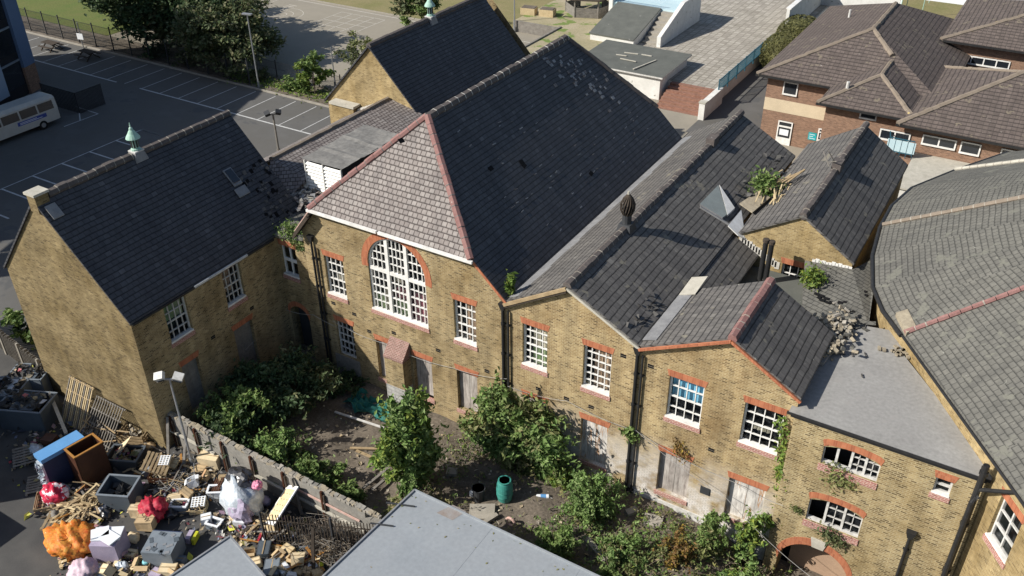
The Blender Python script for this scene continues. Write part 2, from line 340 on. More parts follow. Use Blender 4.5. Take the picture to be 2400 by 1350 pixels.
    def wall(s, F, outer, holes, m, rev=.2, mr=None, back=True):
        mr = mr or m
        polys = [outer] + holes
        flat = [q for p in polys for q in p]
        tris = tessellate_polygon([[Vector((u, z, 0)) for u, z in p] for p in polys])
        b = len(s.v); s.v += [tuple(F.P(u, z)) for u, z in flat]; k = s.mi(m)
        for t in tris:
            a = [Vector((*flat[i], 0)) for i in t]
            cr_ = (a[1] - a[0]).cross(a[2] - a[0]).z
            if abs(cr_) < 1e-9: continue
            tt = t if cr_ > 0 else t[::-1]
            s.f.append(tuple(b + i for i in tt)); s.m.append(k)
        for h in holes:
            for i in range(len(h)):
                a, c = h[i], h[(i + 1) % len(h)]
                s.face([F.P(*a), F.P(*c), F.P(c[0], c[1], -rev), F.P(a[0], a[1], -rev)], mr)
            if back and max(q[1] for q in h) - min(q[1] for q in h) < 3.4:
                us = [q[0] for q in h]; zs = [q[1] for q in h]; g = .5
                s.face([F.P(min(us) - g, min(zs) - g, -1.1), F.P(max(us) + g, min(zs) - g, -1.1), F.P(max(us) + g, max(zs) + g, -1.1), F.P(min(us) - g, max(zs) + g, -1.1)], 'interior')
        return s
    def build(s, name, parent=None, loc=None, smooth=False):
        me = bpy.data.meshes.new(name)
        V = np.array(s.v, dtype=float).reshape(-1, 3)
        if parent is not None: o0 = origin(parent)
        elif loc is not None: o0 = Vector(loc)
        else: o0 = Vector(((V[:, 0].min() + V[:, 0].max()) / 2, (V[:, 1].min() + V[:, 1].max()) / 2, V[:, 2].min()))
        me.from_pydata((V - np.array(o0)).tolist(), [], s.f)
        for mm in s.mats: me.materials.append(MATS[mm])
        me.polygons.foreach_set('material_index', s.m)
        uv = me.uv_layers.new(name='UVMap'); nl = len(me.loops)
        lv = np.zeros(nl, dtype=np.int64); me.loops.foreach_get('vertex_index', lv)
        nf = len(me.polygons); nm = np.zeros(nf * 3); me.polygons.foreach_get('normal', nm); nm = nm.reshape(-1, 3)
        tot = np.zeros(nf, dtype=np.int64); me.polygons.foreach_get('loop_total', tot)
        N = np.repeat(nm, tot, axis=0); P = V[lv]
        T = np.stack([-N[:, 1], N[:, 0], np.zeros(nl)], 1); L = np.linalg.norm(T, axis=1)
        fl = L < .02; T[fl] = (1, 0, 0); L[fl] = 1; T /= L[:, None]
        B = np.cross(N, T)
        U = np.stack([(P * T).sum(1), (P * B).sum(1)], 1)
        uv.data.foreach_set('uv', U.reshape(-1))
        if smooth: me.polygons.foreach_set('use_smooth', [True] * nf)
        me.update()
        o = bpy.data.objects.new(name, me); COL.objects.link(o)
        if parent is not None: o.parent = parent
        else: o.location = o0
        return o
def crumple(mb, amp, fr=5.0, i0=0):
    for i in range(i0, len(mb.v)):
        x, y, z = mb.v[i]
        mb.v[i] = (x + amp * math.sin(fr * 1.1 * y + 2.3 * fr * z + 1), y + amp * math.sin(fr * 1.3 * x + 1.9 * fr * z + 2), z + .7 * amp * math.sin(fr * 1.7 * x + fr * 1.2 * y))
    return mb
def Rz(a): return Matrix.Rotation(a, 3, 'Z')
def Reul(x, y, z): return (Matrix.Rotation(z, 3, 'Z') @ Matrix.Rotation(y, 3, 'Y') @ Matrix.Rotation(x, 3, 'X'))
def cards(mb, pts, size, mat, flat=.5, asp=.55, jit=.4, rng=RNG):
    """many small leaf faces at pts (n,3)"""
    n = len(pts)
    if n == 0: return mb
    nz = rng.normal(size=(n, 3)); nz[:, 2] = np.abs(nz[:, 2]) * 1.0 + flat; nz /= np.linalg.norm(nz, axis=1)[:, None]
    t = rng.normal(size=(n, 3)); t -= (t * nz).sum(1)[:, None] * nz; t /= np.linalg.norm(t, axis=1)[:, None]
    b = np.cross(nz, t); sz = size * (1 + jit * rng.uniform(-1, 1, n))[:, None]
    droop = nz * sz * .18
    q = np.stack([pts - t * sz, pts - b * sz * asp + droop, pts + t * sz * 1.0, pts + b * sz * asp + droop], 1).reshape(-1, 3)
    b0 = len(mb.v); mb.v += [tuple(r) for r in q]; k = mb.mi(mat)
    mb.f += [(b0 + 4 * i, b0 + 4 * i + 1, b0 + 4 * i + 2, b0 + 4 * i + 3) for i in range(n)]; mb.m += [k] * n
    return mb
def blob_pts(c, r, n, hollow=.45, rng=RNG, zmin=None, clump=9):
    """points in clumps spread through an ellipsoid's outer volume"""
    c = np.array(c, float); r = np.array(r, float)
    k = max(5, n // max(clump, 1) // 6)
    d = rng.normal(size=(k, 3)); d /= np.linalg.norm(d, axis=1)[:, None]
    rad = hollow + (1.02 - hollow) * rng.uniform(0, 1, k) ** .6
    cc = d * rad[:, None]
    idx = rng.integers(0, k, n)
    p = cc[idx] + rng.normal(size=(n, 3)) * .17
    p = p * r + c
    if zmin is not None: p = p[p[:, 2] > zmin]
    return p
def ico(mb, c, r, m, sub=2, amp=.15, seed=0, freq=2.2, flatten=0):
    """lumpy closed body (sack, heap)"""
    bm = bmesh.new(); bmesh.ops.create_icosphere(bm, subdivisions=sub, radius=1)
    rg = np.random.default_rng(seed); ph = rg.uniform(0, 6.28, (6, 3)); fr = rg.uniform(.6, 1.6, (6, 3)) * freq
    b0 = len(mb.v); k = mb.mi(m)
    for v in bm.verts:
        p = np.array(v.co); dd = .35 * math.sin(9 * p[0] + 5 * p[1] + seed) * math.sin(8 * p[1] - 7 * p[2]) + .25 * math.sin(17 * p[0] - 13 * p[2]) * math.sin(15 * p[1] + 11 * p[2]) + sum(math.sin(fr[i] @ p + ph[i, 0]) * math.cos(fr[i][::-1] @ p * 1.7 + ph[i, 1]) for i in range(6)) / 3
        q = p * (1 + amp * dd); z = q[2]
        if flatten and z < -flatten: z = -flatten
        mb.v.append((c[0] + q[0] * r[0], c[1] + q[1] * r[1], c[2] + z * r[2]))
    for f in bm.faces:
        mb.f.append(tuple(b0 + v.index for v in f.verts)); mb.m.append(k)
    bm.free(); return mb
def sheet(name, poly, z, mat, th=.02, label=None):
    mb = MB(); mb.face([(p[0], p[1], z) for p in poly], mat)
    o = mb.build(name, loc=(poly[0][0], poly[0][1], z)); o['kind'] = 'structure'; return o
def rect(x0, x1, y0, y1): return [(x0, y0), (x1, y0), (x1, y1), (x0, y1)]
# ------------------------------------------------------------------ ground
sheet('ground', rect(-400, 400, -300, 500), -1.6, 'dry_lawn')
sheet('car_park', rect(-140, -27, -40, 55.4), 0, 'asphalt')
sheet('service_yard', [(-47, -12), (6, -12), (6, 19.1), (-38.9, 19.1), (-47, 19.6)], .006, 'asphalt_yard')
sheet('school_grounds', rect(-43, 26, 47, 73), -.02, 'playground_tarmac')
sheet('hedge_strip', rect(-140, -49, 55.4, 58.8), .03, 'dirt')
sheet('playground', rect(-86, -43.9, 58.8, 80.2), 0, 'playground_tarmac')
sheet('lawn', rect(-200, -86, 58.8, 200), .02, 'lawn')
sheet('lawn_far', rect(-86, -49.5, 80.2, 200), .02, 'dry_lawn')
sheet('playground_path', rect(-49.5, -43.9, 80.2, 82), .004, 'playground_tarmac')
sheet('sandy_ground', [(-43.9, 70), (-34, 70), (-34, 79.2), (-41, 84), (-41, 200), (-49.5, 200), (-49.5, 82), (-43.9, 82)], 1.15, 'sandy_soil')
mb = MB(); mb.prism([(-36, 73.2), (-23.6, 73.2), (-23.6, 86), (-22.2, 92), (-22.2, 200), (-41, 200), (-41, 84), (-36, 79.5)], -1, 1.2, 'white_render', 'paving')
o = mb.build('terrace'); o['kind'] = 'structure'
sheet('side_path', rect(-23.6, -18.2, 66, 100), .01, 'asphalt')
mb = MB(); mb.box(-54, -43.6, 70, 70.2, 0, .1, 'slab_stone')
mb.box(-44.1, -43.9, 69, 82.2, 0, 1.28, 'timber_grey'); mb.box(-49.6, -44.1, 81.9, 82.1, -.1, 1.16, 'timber_grey')
o = mb.build('edging_kerb'); o['kind'] = 'structure'
mb = MB(); mb.box(-140, -49, 55.25, 55.42, -.1, .12, 'slab_stone'); mb.box(-86, -49.5, 80.1, 80.25, -.1, .08, 'slab_stone')
o = mb.build('kerb'); o['kind'] = 'structure'
# painted lines
mb = MB()
def line(p, q, w, z=.012, mat='white_line'):
    p = Vector((p[0], p[1], 0)); q = Vector((q[0], q[1], 0)); d = (q - p).normalized(); n_ = Vector((-d.y, d.x, 0)) * (w / 2); up_ = Vector((0, 0, z))
    mb.face([p - n_ + up_, q - n_ + up_, q + n_ + up_, p + n_ + up_], mat)
line((-95, 50.1), (-73.5, 50.1), .16); line((-70.3, 50.1), (-46, 50.1), .16)
for k in range(-11, 9):
    x = -70.1 + 2.405 * k
    if x < -50: line((x, 50.18), (x - .05, 54.9), .09)
a = az(0, 443); b_ = az(305, 317); xl = (a.x + b_.x) / 2
line((xl, 10), (xl, b_.y + 1.2), .1); line((xl, b_.y + 1.2), (xl + 4.6, b_.y + 1.2), .1)
for k in range(-9, 6):
    y = b_.y + 1.2 - 2.5 * (k + 9)
    if y > 11: line((xl + .05, y), (xl + 4.6, y), .14)
for p_, q_ in (((150, 297), (230, 267)), ((178, 250), (230, 267)), ((185, 256), (188, 283))):
    P_, Q_ = az(*p_), az(*q_); line(P_, Q_, .1)
o = mb.build('parking_lines', loc=(-60, 50, .012)); o['kind'] = 'structure'
mb = MB()
for i in range(5):
    line((-70.1 + i * 1.55, 71.9), (-70.1 + i * 1.55, 78.2), .07, .01, 'court_line'); line((-70.1, 71.9 + i * 1.57), (-63.9, 71.9 + i * 1.57), .07, .01, 'court_line')
for rr in (.75, 1.5, 2.6):
    for j in range(40):
        t0, t1 = 2 * math.pi * j / 40, 2 * math.pi * (j + 1) / 40
        line((-75.5 + rr * math.cos(t0), 73.9 + rr * math.sin(t0)), (-75.5 + rr * math.cos(t1), 73.9 + rr * math.sin(t1)), .06, .01, 'court_line')
line((-84, 72.6), (-79.9, 72.6), .08, .01, 'court_line'); line((-79.9, 72.6), (-79.9, 79.4), .08, .01, 'court_line'); line((-79.9, 79.4), (-46, 79.4), .1, .01, 'court_line')
line((-62.5, 66.5), (-55.5, 66.5), .08, .01, 'court_line')
for k in range(6): line((-77.4 + .0 * k, 74.9 + k * .5), (-76.2, 74.9 + k * .5), .1, .01, 'court_line')
o = mb.build('court_markings', loc=(-70, 72, .01)); o['kind'] = 'structure'
# school yard: uneven dirt, lower towards the arched door
def yz(x, y):
    z = .12 + .12 * math.sin(x * .9 + 1) * math.sin(y * 1.1) + .06 * math.sin(x * 2.7 + y * 2.1)
    z -= 1.15 * max(0, min(1, (x + 6.2) / 2.5)) * max(0, min(1, 1))
    return z
mb = MB(); NX, NY = 90, 24
b0 = len(mb.v); k = mb.mi('dirt')
for j in range(NY + 1):
    for i in range(NX + 1):
        x = -30.9 + 39.4 * i / NX; y = 18.9 + 9.0 * j / NY; mb.v.append((x, y, yz(x, y) + random.uniform(-.03, .03)))
for j in range(NY):
    for i in range(NX):
        q = j * (NX + 1) + i; mb.f.append((b0 + q, b0 + q + 1, b0 + q + NX + 2, b0 + q + NX + 1)); mb.m.append(k)
o = mb.build('yard_ground', loc=(-15, 23, 0), smooth=True); o['kind'] = 'structure'
# ------------------------------------------------------------------ building parts
def R4(u0, u1, z0, z1): return [(u0, z0), (u1, z0), (u1, z1), (u0, z1)]
def lintel(w, F, u0, u1, z1, h=.3, fl=.12, mat='red_brick'):
    mb = MB(); a, b, c, d = (u0 - .04, z1), (u1 + .04, z1), (u1 + fl, z1 + h), (u0 - fl, z1 + h)
    mb.hexa([F.P(*a, .014), F.P(*b, .014), F.P(*b, -.05), F.P(*a, -.05), F.P(*d, .014), F.P(*c, .014), F.P(*c, -.05), F.P(*d, -.05)], mat)
    return mb.build('lintel', w)
def sillpart(w, F, u0, u1, z0, white=True, h=.22, mat='sill_brick'):
    mb = MB(); mb.fbox(F, u0 - .06, u1 + .06, z0 - h, z0 - .002, -.1, .05, mat)
    if white: mb.fbox(F, u0 - .02, u1 + .02, z0, z0 + .09, -.15, .03, 'white_paint')
    return mb.build('sill', w)
def curtains(w, F, u0, u1, z0, z1, cur):
    for (mat, a, b, c, d) in cur:
        mb = MB(); n = max(4, int((b - a) * (u1 - u0) / .09)); ua, ub = u0 + (u1 - u0) * a, u0 + (u1 - u0) * b
        za, zb = z0 + (z1 - z0) * c, z0 + (z1 - z0) * d
        for i in range(n):
            d0 = -.3 - .05 * (i % 2); d1 = -.3 - .05 * ((i + 1) % 2)
            x0, x1 = ua + (ub - ua) * i / n, ua + (ub - ua) * (i + 1) / n
            mb.face([F.P(x0, za, d0), F.P(x1, za, d1), F.P(x1, zb, d1), F.P(x0, zb, d0)], mat)
        mb.build('curtain', w)
def sash(parent, F, u0, u1, z0, z1, cols=4, rows=5, cur=(), mat='white_paint', lint=True, sill=True, bar=.036, meet=None, label=None, gap=()):
    mb = MB(); fw_ = .07; d0, d1 = -.23, -.13
    for (a, b, c, d) in ((u0, u0 + fw_, z0, z1), (u1 - fw_, u1, z0, z1), (u0 + fw_, u1 - fw_, z1 - fw_, z1), (u0 + fw_, u1 - fw_, z0, z0 + fw_ * 1.3)):
        mb.fbox(F, a, b, c, d, d0, d1, mat)
    for i in range(1, cols):
        u = u0 + (u1 - u0) * i / cols
        if ('v', i) not in gap: mb.fbox(F, u - bar / 2, u + bar / 2, z0 + fw_, z1 - fw_, d0 + .02, d1 - .012, mat)
    for j in range(1, rows):
        z = z0 + (z1 - z0) * j / rows; hb = bar * (1.7 if j == (meet if meet is not None else rows // 2) else 1)
        mb.fbox(F, u0 + fw_, u1 - fw_, z - hb / 2, z + hb / 2, d0 + .02, d1 - .006, mat)
    w = mb.build('window', parent)
    if label: w['label'] = label
    g = MB(); g.face([F.P(u0 + .02, z0 + .02, -.2), F.P(u1 - .02, z0 + .02, -.2), F.P(u1 - .02, z1 - .02, -.2), F.P(u0 + .02, z1 - .02, -.2)], 'glass'); g.build('pane', w)
    if lint: lintel(w, F, u0, u1, z1)
    if sill: sillpart(w, F, u0, u1, z0)
    if cur: curtains(w, F, u0 + .05, u1 - .05, z0 + .05, z1 - .05, cur)
    return w
def boarded(parent, F, u0, u1, z0, z1, mat='ply_board', sill=True, name='boarded_window', label=None, d=-.21):
    mb = MB(); mb.fbox(F, u0, u1, z0, z1, d - .03, d, mat); mb.fbox(F, (u0 + u1) / 2 - .01, (u0 + u1) / 2 + .01, z0, z1, d, d + .006, 'timber_grey')
    w = mb.build(name, parent); lintel(w, F, u0, u1, z1)
    if sill: sillpart(w, F, u0, u1, z0, False)
    if label: w['label'] = label
    return w
def ridge(parent, pts, mat, name='ridge_tiles', r=.15, joint='slab_stone', seg=.48):
    mb = MB(); sink = Vector((0, 0, r * .62)); r *= 1.32
    for a, b in zip(pts[:-1], pts[1:]):
        a = Vector(a) - sink; b = Vector(b) - sink; L = (b - a).length; n = max(1, int(L / seg)); d = (b - a) / n
        for i in range(n):
            jz = Vector((random.uniform(-.015, .015), random.uniform(-.015, .015), random.uniform(-.02, .02)))
            mb.tube([a + d * i + jz, a + d * (i + .95) + jz], r * random.uniform(.93, 1.05), mat, 7)
            mb.tube([a + d * (i + .93), a + d * (i + 1.01)], r * .985, joint, 7)
    return mb.build(name, parent)
def downpipe(parent, F, u, z0, z1, d=.1, r=.055, hopper=True, name='downpipe', mat='iron_black', joint=1.6):
    mb = MB(); mb.tube([F.P(u, z0, d), F.P(u, z1, d)], r, mat, 10)
    z = z0 + .4
    while z < z1 - .2:
        mb.tube([F.P(u, z, d), F.P(u, z + .12, d)], r * 1.35, mat, 10); mb.fbox(F, u - .11, u + .11, z + .03, z + .08, -.005, d, mat); z += joint
    p = mb.build(name, parent)
    if hopper:
        mb = MB(); a = F.P(u, z1, d)
        mb.hexa([a + F.u * s1 * .08 + F.n * s2 * .07 for s1, s2 in ((-1, 1), (1, 1), (1, -1), (-1, -1))] + [a + F.u * s1 * .17 + F.n * s2 * .12 + Vector((0, 0, .32)) for s1, s2 in ((-1, 1), (1, 1), (1, -1), (-1, -1))], mat)
        mb.build('hopper', p)
    return p
def airbrick(par, F, u, z):
    mb = MB(); mb.fbox(F, u - .13, u + .13, z - .09, z + .09, -.02, .006, 'hole_black'); mb.fbox(F, u - .13, u + .13, z - .004, z + .004, .006, .012, 'rubble'); mb.build('air_brick', par)
def vent_turret(parent, loc, s=1.0):
    """verdigris copper ridge ventilator on a lead base"""
    x, y, z = loc; fit = lambda mb: setattr(mb, 'v', [(x + (a - x) * s, y + (b_ - y) * s, z + (c_ - z) * s) for a, b_, c_ in mb.v])
    b = MB(); b.hexa([(x - .45, y - .5, z - .55), (x + .45, y - .5, z - .55), (x + .45, y + .5, z - .55), (x - .45, y + .5, z - .55), (x - .32, y - .34, z + .12), (x + .32, y - .34, z + .12), (x + .32, y + .34, z + .12), (x - .32, y + .34, z + .12)], 'lead')
    b.box(x - .34, x + .34, y - .36, y + .36, z + .12, z + .2, 'old_white')
    fit(b); t = b.build('ventilator', parent)
    c = MB(); c.lathe([(.30, z + .2), (.30, z + .3), (.23, z + .34), (.22, z + .95), (.27, z + .97), (.27, z + 1.02)], (x, y, 0), 'copper_green', 12)
    for i in range(8):
        a_ = i * math.pi / 4; c.obox((x + .235 * math.cos(a_), y + .235 * math.sin(a_), z + .65), .03, .1, .5, Rz(a_), 'iron_black')
    fit(c); c.build('louvre_drum', t)
    d = MB(); d.lathe([(.46, z + 1.0), (.44, z + 1.06), (.36, z + 1.2), (.27, z + 1.32), (.2, z + 1.46), (.12, z + 1.56), (.13, z + 1.62), (.1, z + 1.7), (.03, z + 1.76), (.05, z + 1.82), (.012, z + 2.05)], (x, y, 0), 'copper_green', 16)
    fit(d); d.build('cap', t); return t
def roofpart(parent, name, polys, mat, th=.12, edge=None):
    mb = MB()
    for p in polys: mb.slab(p, th, mat, edge)
    return mb.build(name, parent)
YF = 27.1
F0 = Fr((0, YF, 0), (1, 0, 0))
def solid(mb, x0, x1, y0, y1, z0, z1, m, skip=''):
    """outer walls of a block, without the faces named in skip"""
    if 's' not in skip: mb.face([(x0, y0, z0), (x1, y0, z0), (x1, y0, z1), (x0, y0, z1)], m)
    if 'e' not in skip: mb.face([(x1, y0, z0), (x1, y1, z0), (x1, y1, z1), (x1, y0, z1)], m)
    if 'n' not in skip: mb.face([(x1, y1, z0), (x0, y1, z0), (x0, y1, z1), (x1, y1, z1)], m)
    if 'w' not in skip: mb.face([(x0, y1, z0), (x0, y0, z0), (x0, y0, z1), (x0, y1, z1)], m)
# ------------------------------------------------------------------ main hall
hall = root('school_hall', (-22.6, YF, 0), 'tall brick school hall with a half-hipped slate roof and a big round-arched window', 'school building', 'wings of the old brick school')
uA, uB, zS, rA = -24.36, -21.08, 5.12, 1.64; uc = (uA + uB) / 2; zSp = 7.72
arch = [(uA, zS), (uB, zS)] + [(uc + rA * math.cos(t), zSp + rA * math.sin(t)) for t in [math.pi * i / 20 for i in range(21)]]
holes = [R4(-27.12, -25.93, 5.08, 7.28), R4(-26.92, -25.8, 1.4, 3.55), arch, R4(-19.6, -18.42, 5.08, 7.3), R4(-24.4, -23.55, .93, 3.3), R4(-22.15, -21.05, .2, 3.2), R4(-19.6, -18.46, .98, 3.35)]
mb = MB(); mb.wall(F0, [(-28.3, -1), (-16.8, -1), (-16.8, 8.12), (-18.6, 9.72), (-27.2, 9.72), (-28.3, 8.3)], holes, 'stock_brick', .25)
solid(mb, -28.3, -16.9, YF, 46.3, -1, 8.1, 'stock_brick', 's')
mb.build('wall', hall)
for u, z in ((-25.6, 4.35), (-24.75, 3.62), (-23.2, 4.1), (-20.6, 4.05), (-26.9, 4.55), (-17.9, 3.9)): airbrick(hall, F0, u, z)
rf = roofpart(hall, 'roof', [[(-16.62, 26.95, 8.13), (-16.62, 46.5, 8.13), (-18.5, 46.5, 9.88), (-18.5, 26.95, 9.88)],
    [(-18.5, 26.95, 9.88), (-18.5, 46.5, 9.88), (-22.9, 43.4, 14.08), (-22.9, 30.4, 14.08)],
    [(-27.35, 26.95, 9.88), (-22.9, 30.4, 14.08), (-22.9, 43.4, 14.08), (-27.35, 46.5, 9.88)],
    [(-28.5, 26.95, 8.25), (-27.35, 26.95, 9.88), (-27.35, 46.5, 9.88), (-28.5, 46.5, 8.25)],
    [(-18.5, 46.5, 9.88), (-27.35, 46.5, 9.88), (-22.9, 43.4, 14.08)]], 'slate_dark')
ridge(rf, [(-22.9, 30.4, 14.1), (-22.9, 43.4, 14.1)], 'ridge_dark', r=.17, joint='mortar', seg=.56)
ridge(rf, [(-22.9, 43.4, 14.1), (-18.5, 46.5, 9.9)], 'ridge_dark', 'hip_tiles', .12, 'ridge_dark')
nH = Vector((4.2, 0, 4.4)).normalized(); pH = Vector((-22.9, 30, 14.08))
def onhall(px, py, up_=.0):
    r = ray(px, py); t_ = (pH - CAM).dot(nH) / r.dot(nH); return CAM + r * t_ + nH * up_
mb = MB(); RH = Matrix((Vector((0, 1, 0)), Vector((0, 1, 0)).cross(nH) * -1, nH)).transposed()
for i in range(150):
    if i < 62: px, py = random.gauss(1350, 45), random.gauss(0, 22); py += 175 + (px - 1350) * .62
    else: px, py = random.uniform(1060, 1520), random.uniform(230, 560)
    q = onhall(px, py, .02)
    if not (-22.6 < q.x < -17.0 and 31 < q.y < 45): continue
    mb.obox(q, random.uniform(.12, .3), random.uniform(.1, .22) if i < 62 else random.uniform(.02, .06), .012, RH @ Rz(random.gauss(0, .12)), 'lead' if i % 3 else 'slate_light')
for px, py in ((1222, 380), (1228, 388), (1150, 395), (1385, 407), (940, 330)): mb.obox(onhall(px, py, .02), .3, .22, .012, RH @ Rz(random.gauss(0, .2)), 'hole_black')
mb.build('slipped_slates', rf)['kind'] = 'stuff'
hp = roofpart(hall, 'hip_roof', [[(-27.45, 26.86, 9.82), (-18.42, 26.86, 9.82), (-22.9, 30.42, 14.1)]], 'slate_light')
ridge(hp, [(-18.42, 26.9, 9.88), (-22.9, 30.42, 14.14)], 'ridge_red', 'hip_tiles', .13, 'ridge_joint')
ridge(hp, [(-27.45, 26.9, 9.88), (-22.9, 30.42, 14.14)], 'ridge_red', 'hip_tiles', .12, 'ridge_joint')
mb = MB(); mb.box(-27.5, -23.4, 26.74, 26.86, 9.68, 9.8, 'white_paint'); mb.box(-23.3, -18.3, 26.74, 26.86, 9.67, 9.79, 'white_paint'); mb.build('gutter', hall)
mb = MB(); mb.bar((-18.42, 26.95, 9.72), (-16.62, 26.95, 8.02),   .08, .12, 'red_brick'); mb.build('verge', hall); mb = MB()
for k, dd in enumerate((.12, .22, .30)): mb.bar((-27.35 - .02 * k, 27.02 - dd, 9.72 - .14 * k), (-28.5 - .02 * k, 27.02 - dd, 8.3 - .14 * k), .16, .12, 'terracotta' if k < 1 else 'trunk')
mb.build('verge', hall)
# big arched window
mb = MB(); d0, d1 = -.2, -.08
def top_at(u): return zSp + math.sqrt(max(0, rA * rA - (u - uc) ** 2))
N = 20
for i in range(N):
    t0, t1 = math.pi * i / N, math.pi * (i + 1) / N; q = []
    for (r_, t_) in ((rA, t0), (rA, t1), (rA - .09, t1), (rA - .09, t0)): q.append((uc + r_ * math.cos(t_), zSp + r_ * math.sin(t_)))
    mb.hexa([F0.P(*q[0], d1), F0.P(*q[1], d1), F0.P(*q[1], d0), F0.P(*q[0], d0), F0.P(*q[3], d1), F0.P(*q[2], d1), F0.P(*q[2], d0), F0.P(*q[3], d0)], 'white_paint')
for u in (uA, uB - .09): mb.fbox(F0, u, u + .09, zS, zSp, d0, d1, 'white_paint')
mb.fbox(F0, uA, uB, zS, zS + .12, d0, d1 + .01, 'white_paint')
m1, m2 = uA + 1.1, uB - 1.1
for u in (m1, m2): mb.fbox(F0, u - .09, u + .09, zS + .1, top_at(u) - .05, d0, d1 + .03, 'white_paint')
mb.fbox(F0, uA + .05, uB - .05, 7.36, 7.54, d0, d1 + .02, 'white_paint')
for (a, b) in ((uA, m1 - .09), (m1 + .09, m2 - .09), (m2 + .09, uB)):
    nc = 4 if a == uA or b == uB else 4
    for i in range(1, nc):
        u = a + (b - a) * i / nc; mb.fbox(F0, u - .018, u + .018, zS + .1, top_at(u) - .06, d0 + .03, d1 - .02, 'white_paint')
    for z in [zS + .12 + (7.36 - zS - .12) * j / 5 for j in range(1, 5)] + [7.54 + .42 * j for j in (1, 2, 3)]:
        half = math.sqrt(max(0, rA * rA - max(0, z - zSp) ** 2)) - .06
        a2, b2 = max(a, uc - half), min(b, uc + half)
        if b2 - a2 > .12: mb.fbox(F0, a2, b2, z - (.03 if abs(z - 6.22) < .3 else .018), z + (.03 if abs(z - 6.22) < .3 else .018), d0 + .03, d1 - .015, 'white_paint')
w = mb.build('arched_window', hall)
g = MB(); g.face([F0.P(u * .99 + uc * .01, z, -.16) for u, z in arch], 'glass'); g.build('pane', w)
mb = MB(); N = 26
for i in range(N):
    t0, t1 = -.12 + (math.pi + .24) * i / N, -.12 + (math.pi + .24) * (i + 1) / N
    q = [(uc + r_ * math.cos(t_), zSp + r_ * math.sin(t_)) for (r_, t_) in ((rA + .005, t0), (rA + .005, t1), (rA + .36, t1), (rA + .36, t0))]
    mb.hexa([F0.P(*q[0], .015), F0.P(*q[1], .015), F0.P(*q[1], -.05), F0.P(*q[0], -.05), F0.P(*q[3], .015), F0.P(*q[2], .015), F0.P(*q[2], -.05), F0.P(*q[3], -.05)], 'red_brick')
mb.build('lintel', w); sillpart(w, F0, uA, uB, zS)
curtains(w, F0, uA, uB, zS, 7.6, [('curtain_green', .02, .2, .0, .36), ('curtain_cream', .2, .32, .0, .5), ('curtain_rose', .42, .66, .38, .62), ('curtain_green', .36, .66, 0, .36), ('curtain_rose', .7, .98, 0, .62), ('curtain_cream', .38, .55, .72, .98)])
sash(hall, F0, -27.12, -25.93, 5.08, 7.28, 4, 5, [('curtain_cream', .3, .75, .35, .5)])
sash(hall, F0, -26.92, -25.8, 1.4, 3.55, 4, 5, (), 'old_white', sill=False)
mb = MB(); mb.fbox(F0, -27.2, -25.6, .1, 1.38, -.002, .05, 'old_plaster'); mb.build('render_patch', hall)
sash(hall, F0, -19.6, -18.42, 5.08, 7.3, 4, 5, [('curtain_tan', .38, 1, 0, 1), ('curtain_tan', 0, .2, 0, .5)])
boarded(hall, F0, -24.4, -23.55, .93, 3.3)
boarded(hall, F0, -22.15, -21.05, .85, 3.2, d=-.23)
boarded(hall, F0, -19.6, -18.46, .98, 3.35, label='boarded window with an orange-stained top')
mb = MB(); mb.fbox(F0, -23.42, -22.3, 0, 3.0, -.01, .62, 'stock_brick'); mb.fbox(F0, -23.43, -22.29, 0, 1.35, .0, .64, 'concrete_block')
mb.hexa([F0.P(-23.44, 3.0, .66), F0.P(-22.28, 3.0, .66), F0.P(-22.28, 3.0, 0), F0.P(-23.44, 3.0, 0), F0.P(-23.44, 3.1, .66), F0.P(-22.28, 3.1, .66), F0.P(-22.28, 3.85, 0), F0.P(-23.44, 3.85, 0)], 'hood_brick')
mb.build('buttress', hall)
downpipe(hall, F0, -27.72, .1, 7.9); downpipe(hall, F0, -27.5, .1, 7.6, hopper=False)
downpipe(hall, F0, -16.95, .1, 7.7, r=.07); downpipe(hall, F0, -16.68, .1, 7.7, r=.05, hopper=False)
# ------------------------------------------------------------------ gabled classroom range (left of the pair)
def gable(name, x0, xa, x1, ze0, za, ze1, y0, y1, wall, holes, lab, rc, rm='slate_mid', zb=-1.2, skipn=False, back=None, Ff=None):
    r = root(name, ((x0 + x1) / 2, y0, 0), lab, 'school building', 'wings of the old brick school')
    F = Ff or Fr((0, y0, 0), (1, 0, 0)); mb = MB()
    mb.wall(F, [(x0, zb), (x1, zb), (x1, ze1 - .1), (xa, za - .1), (x0, ze0 - .1)], holes, wall, .25)
    ze = min(ze0, ze1) - .12
    solid(mb, x0 + .02, x1 - .02, y0, y1, zb, ze, wall, 's')
    mb.face([(x1 - .02, y1, ze), (x0 + .02, y1, ze), (xa, y1, za - .12)], wall)
    mb.build('wall', r)
    rf = roofpart(r, 'roof', [[(xa, y0 - .12, za), (x1 + .08, y0 - .12, ze1 - .04), (x1 + .08, y1 + .1, ze1 - .04), (xa, y1 + .1, za)],
                              [(xa, y0 - .12, za), (xa, y1 + .1, za), (x0 - .08, y1 + .1, ze0 - .04), (x0 - .08, y0 - .12, ze0 - .04)]], rm)
    return r, F, rf
r2, F2, rf2 = gable('classroom_range', -16.8, -13.9, -10.6, 8.2, 9.95, 8.2, YF, 47.6, 'stock_brick_pale',
    [R4(-16.02, -14.8, 5.08, 7.28), R4(-13.08, -11.8, 5.03, 7.25), R4(-15.97, -14.78, 1.0, 3.35), R4(-13.05, -11.75, .9, 3.3)],
    'gable-fronted brick classroom range with a finned ridge vent, next to the tall hall', 'ridge_dark')
ridge(rf2, [(-13.9, 27, 9.99), (-13.9, 42.6, 9.99)], 'ridge_dark'); ridge(rf2, [(-13.9, 43.5, 10.12), (-13.9, 47.7, 10.12)], 'ridge_dark')
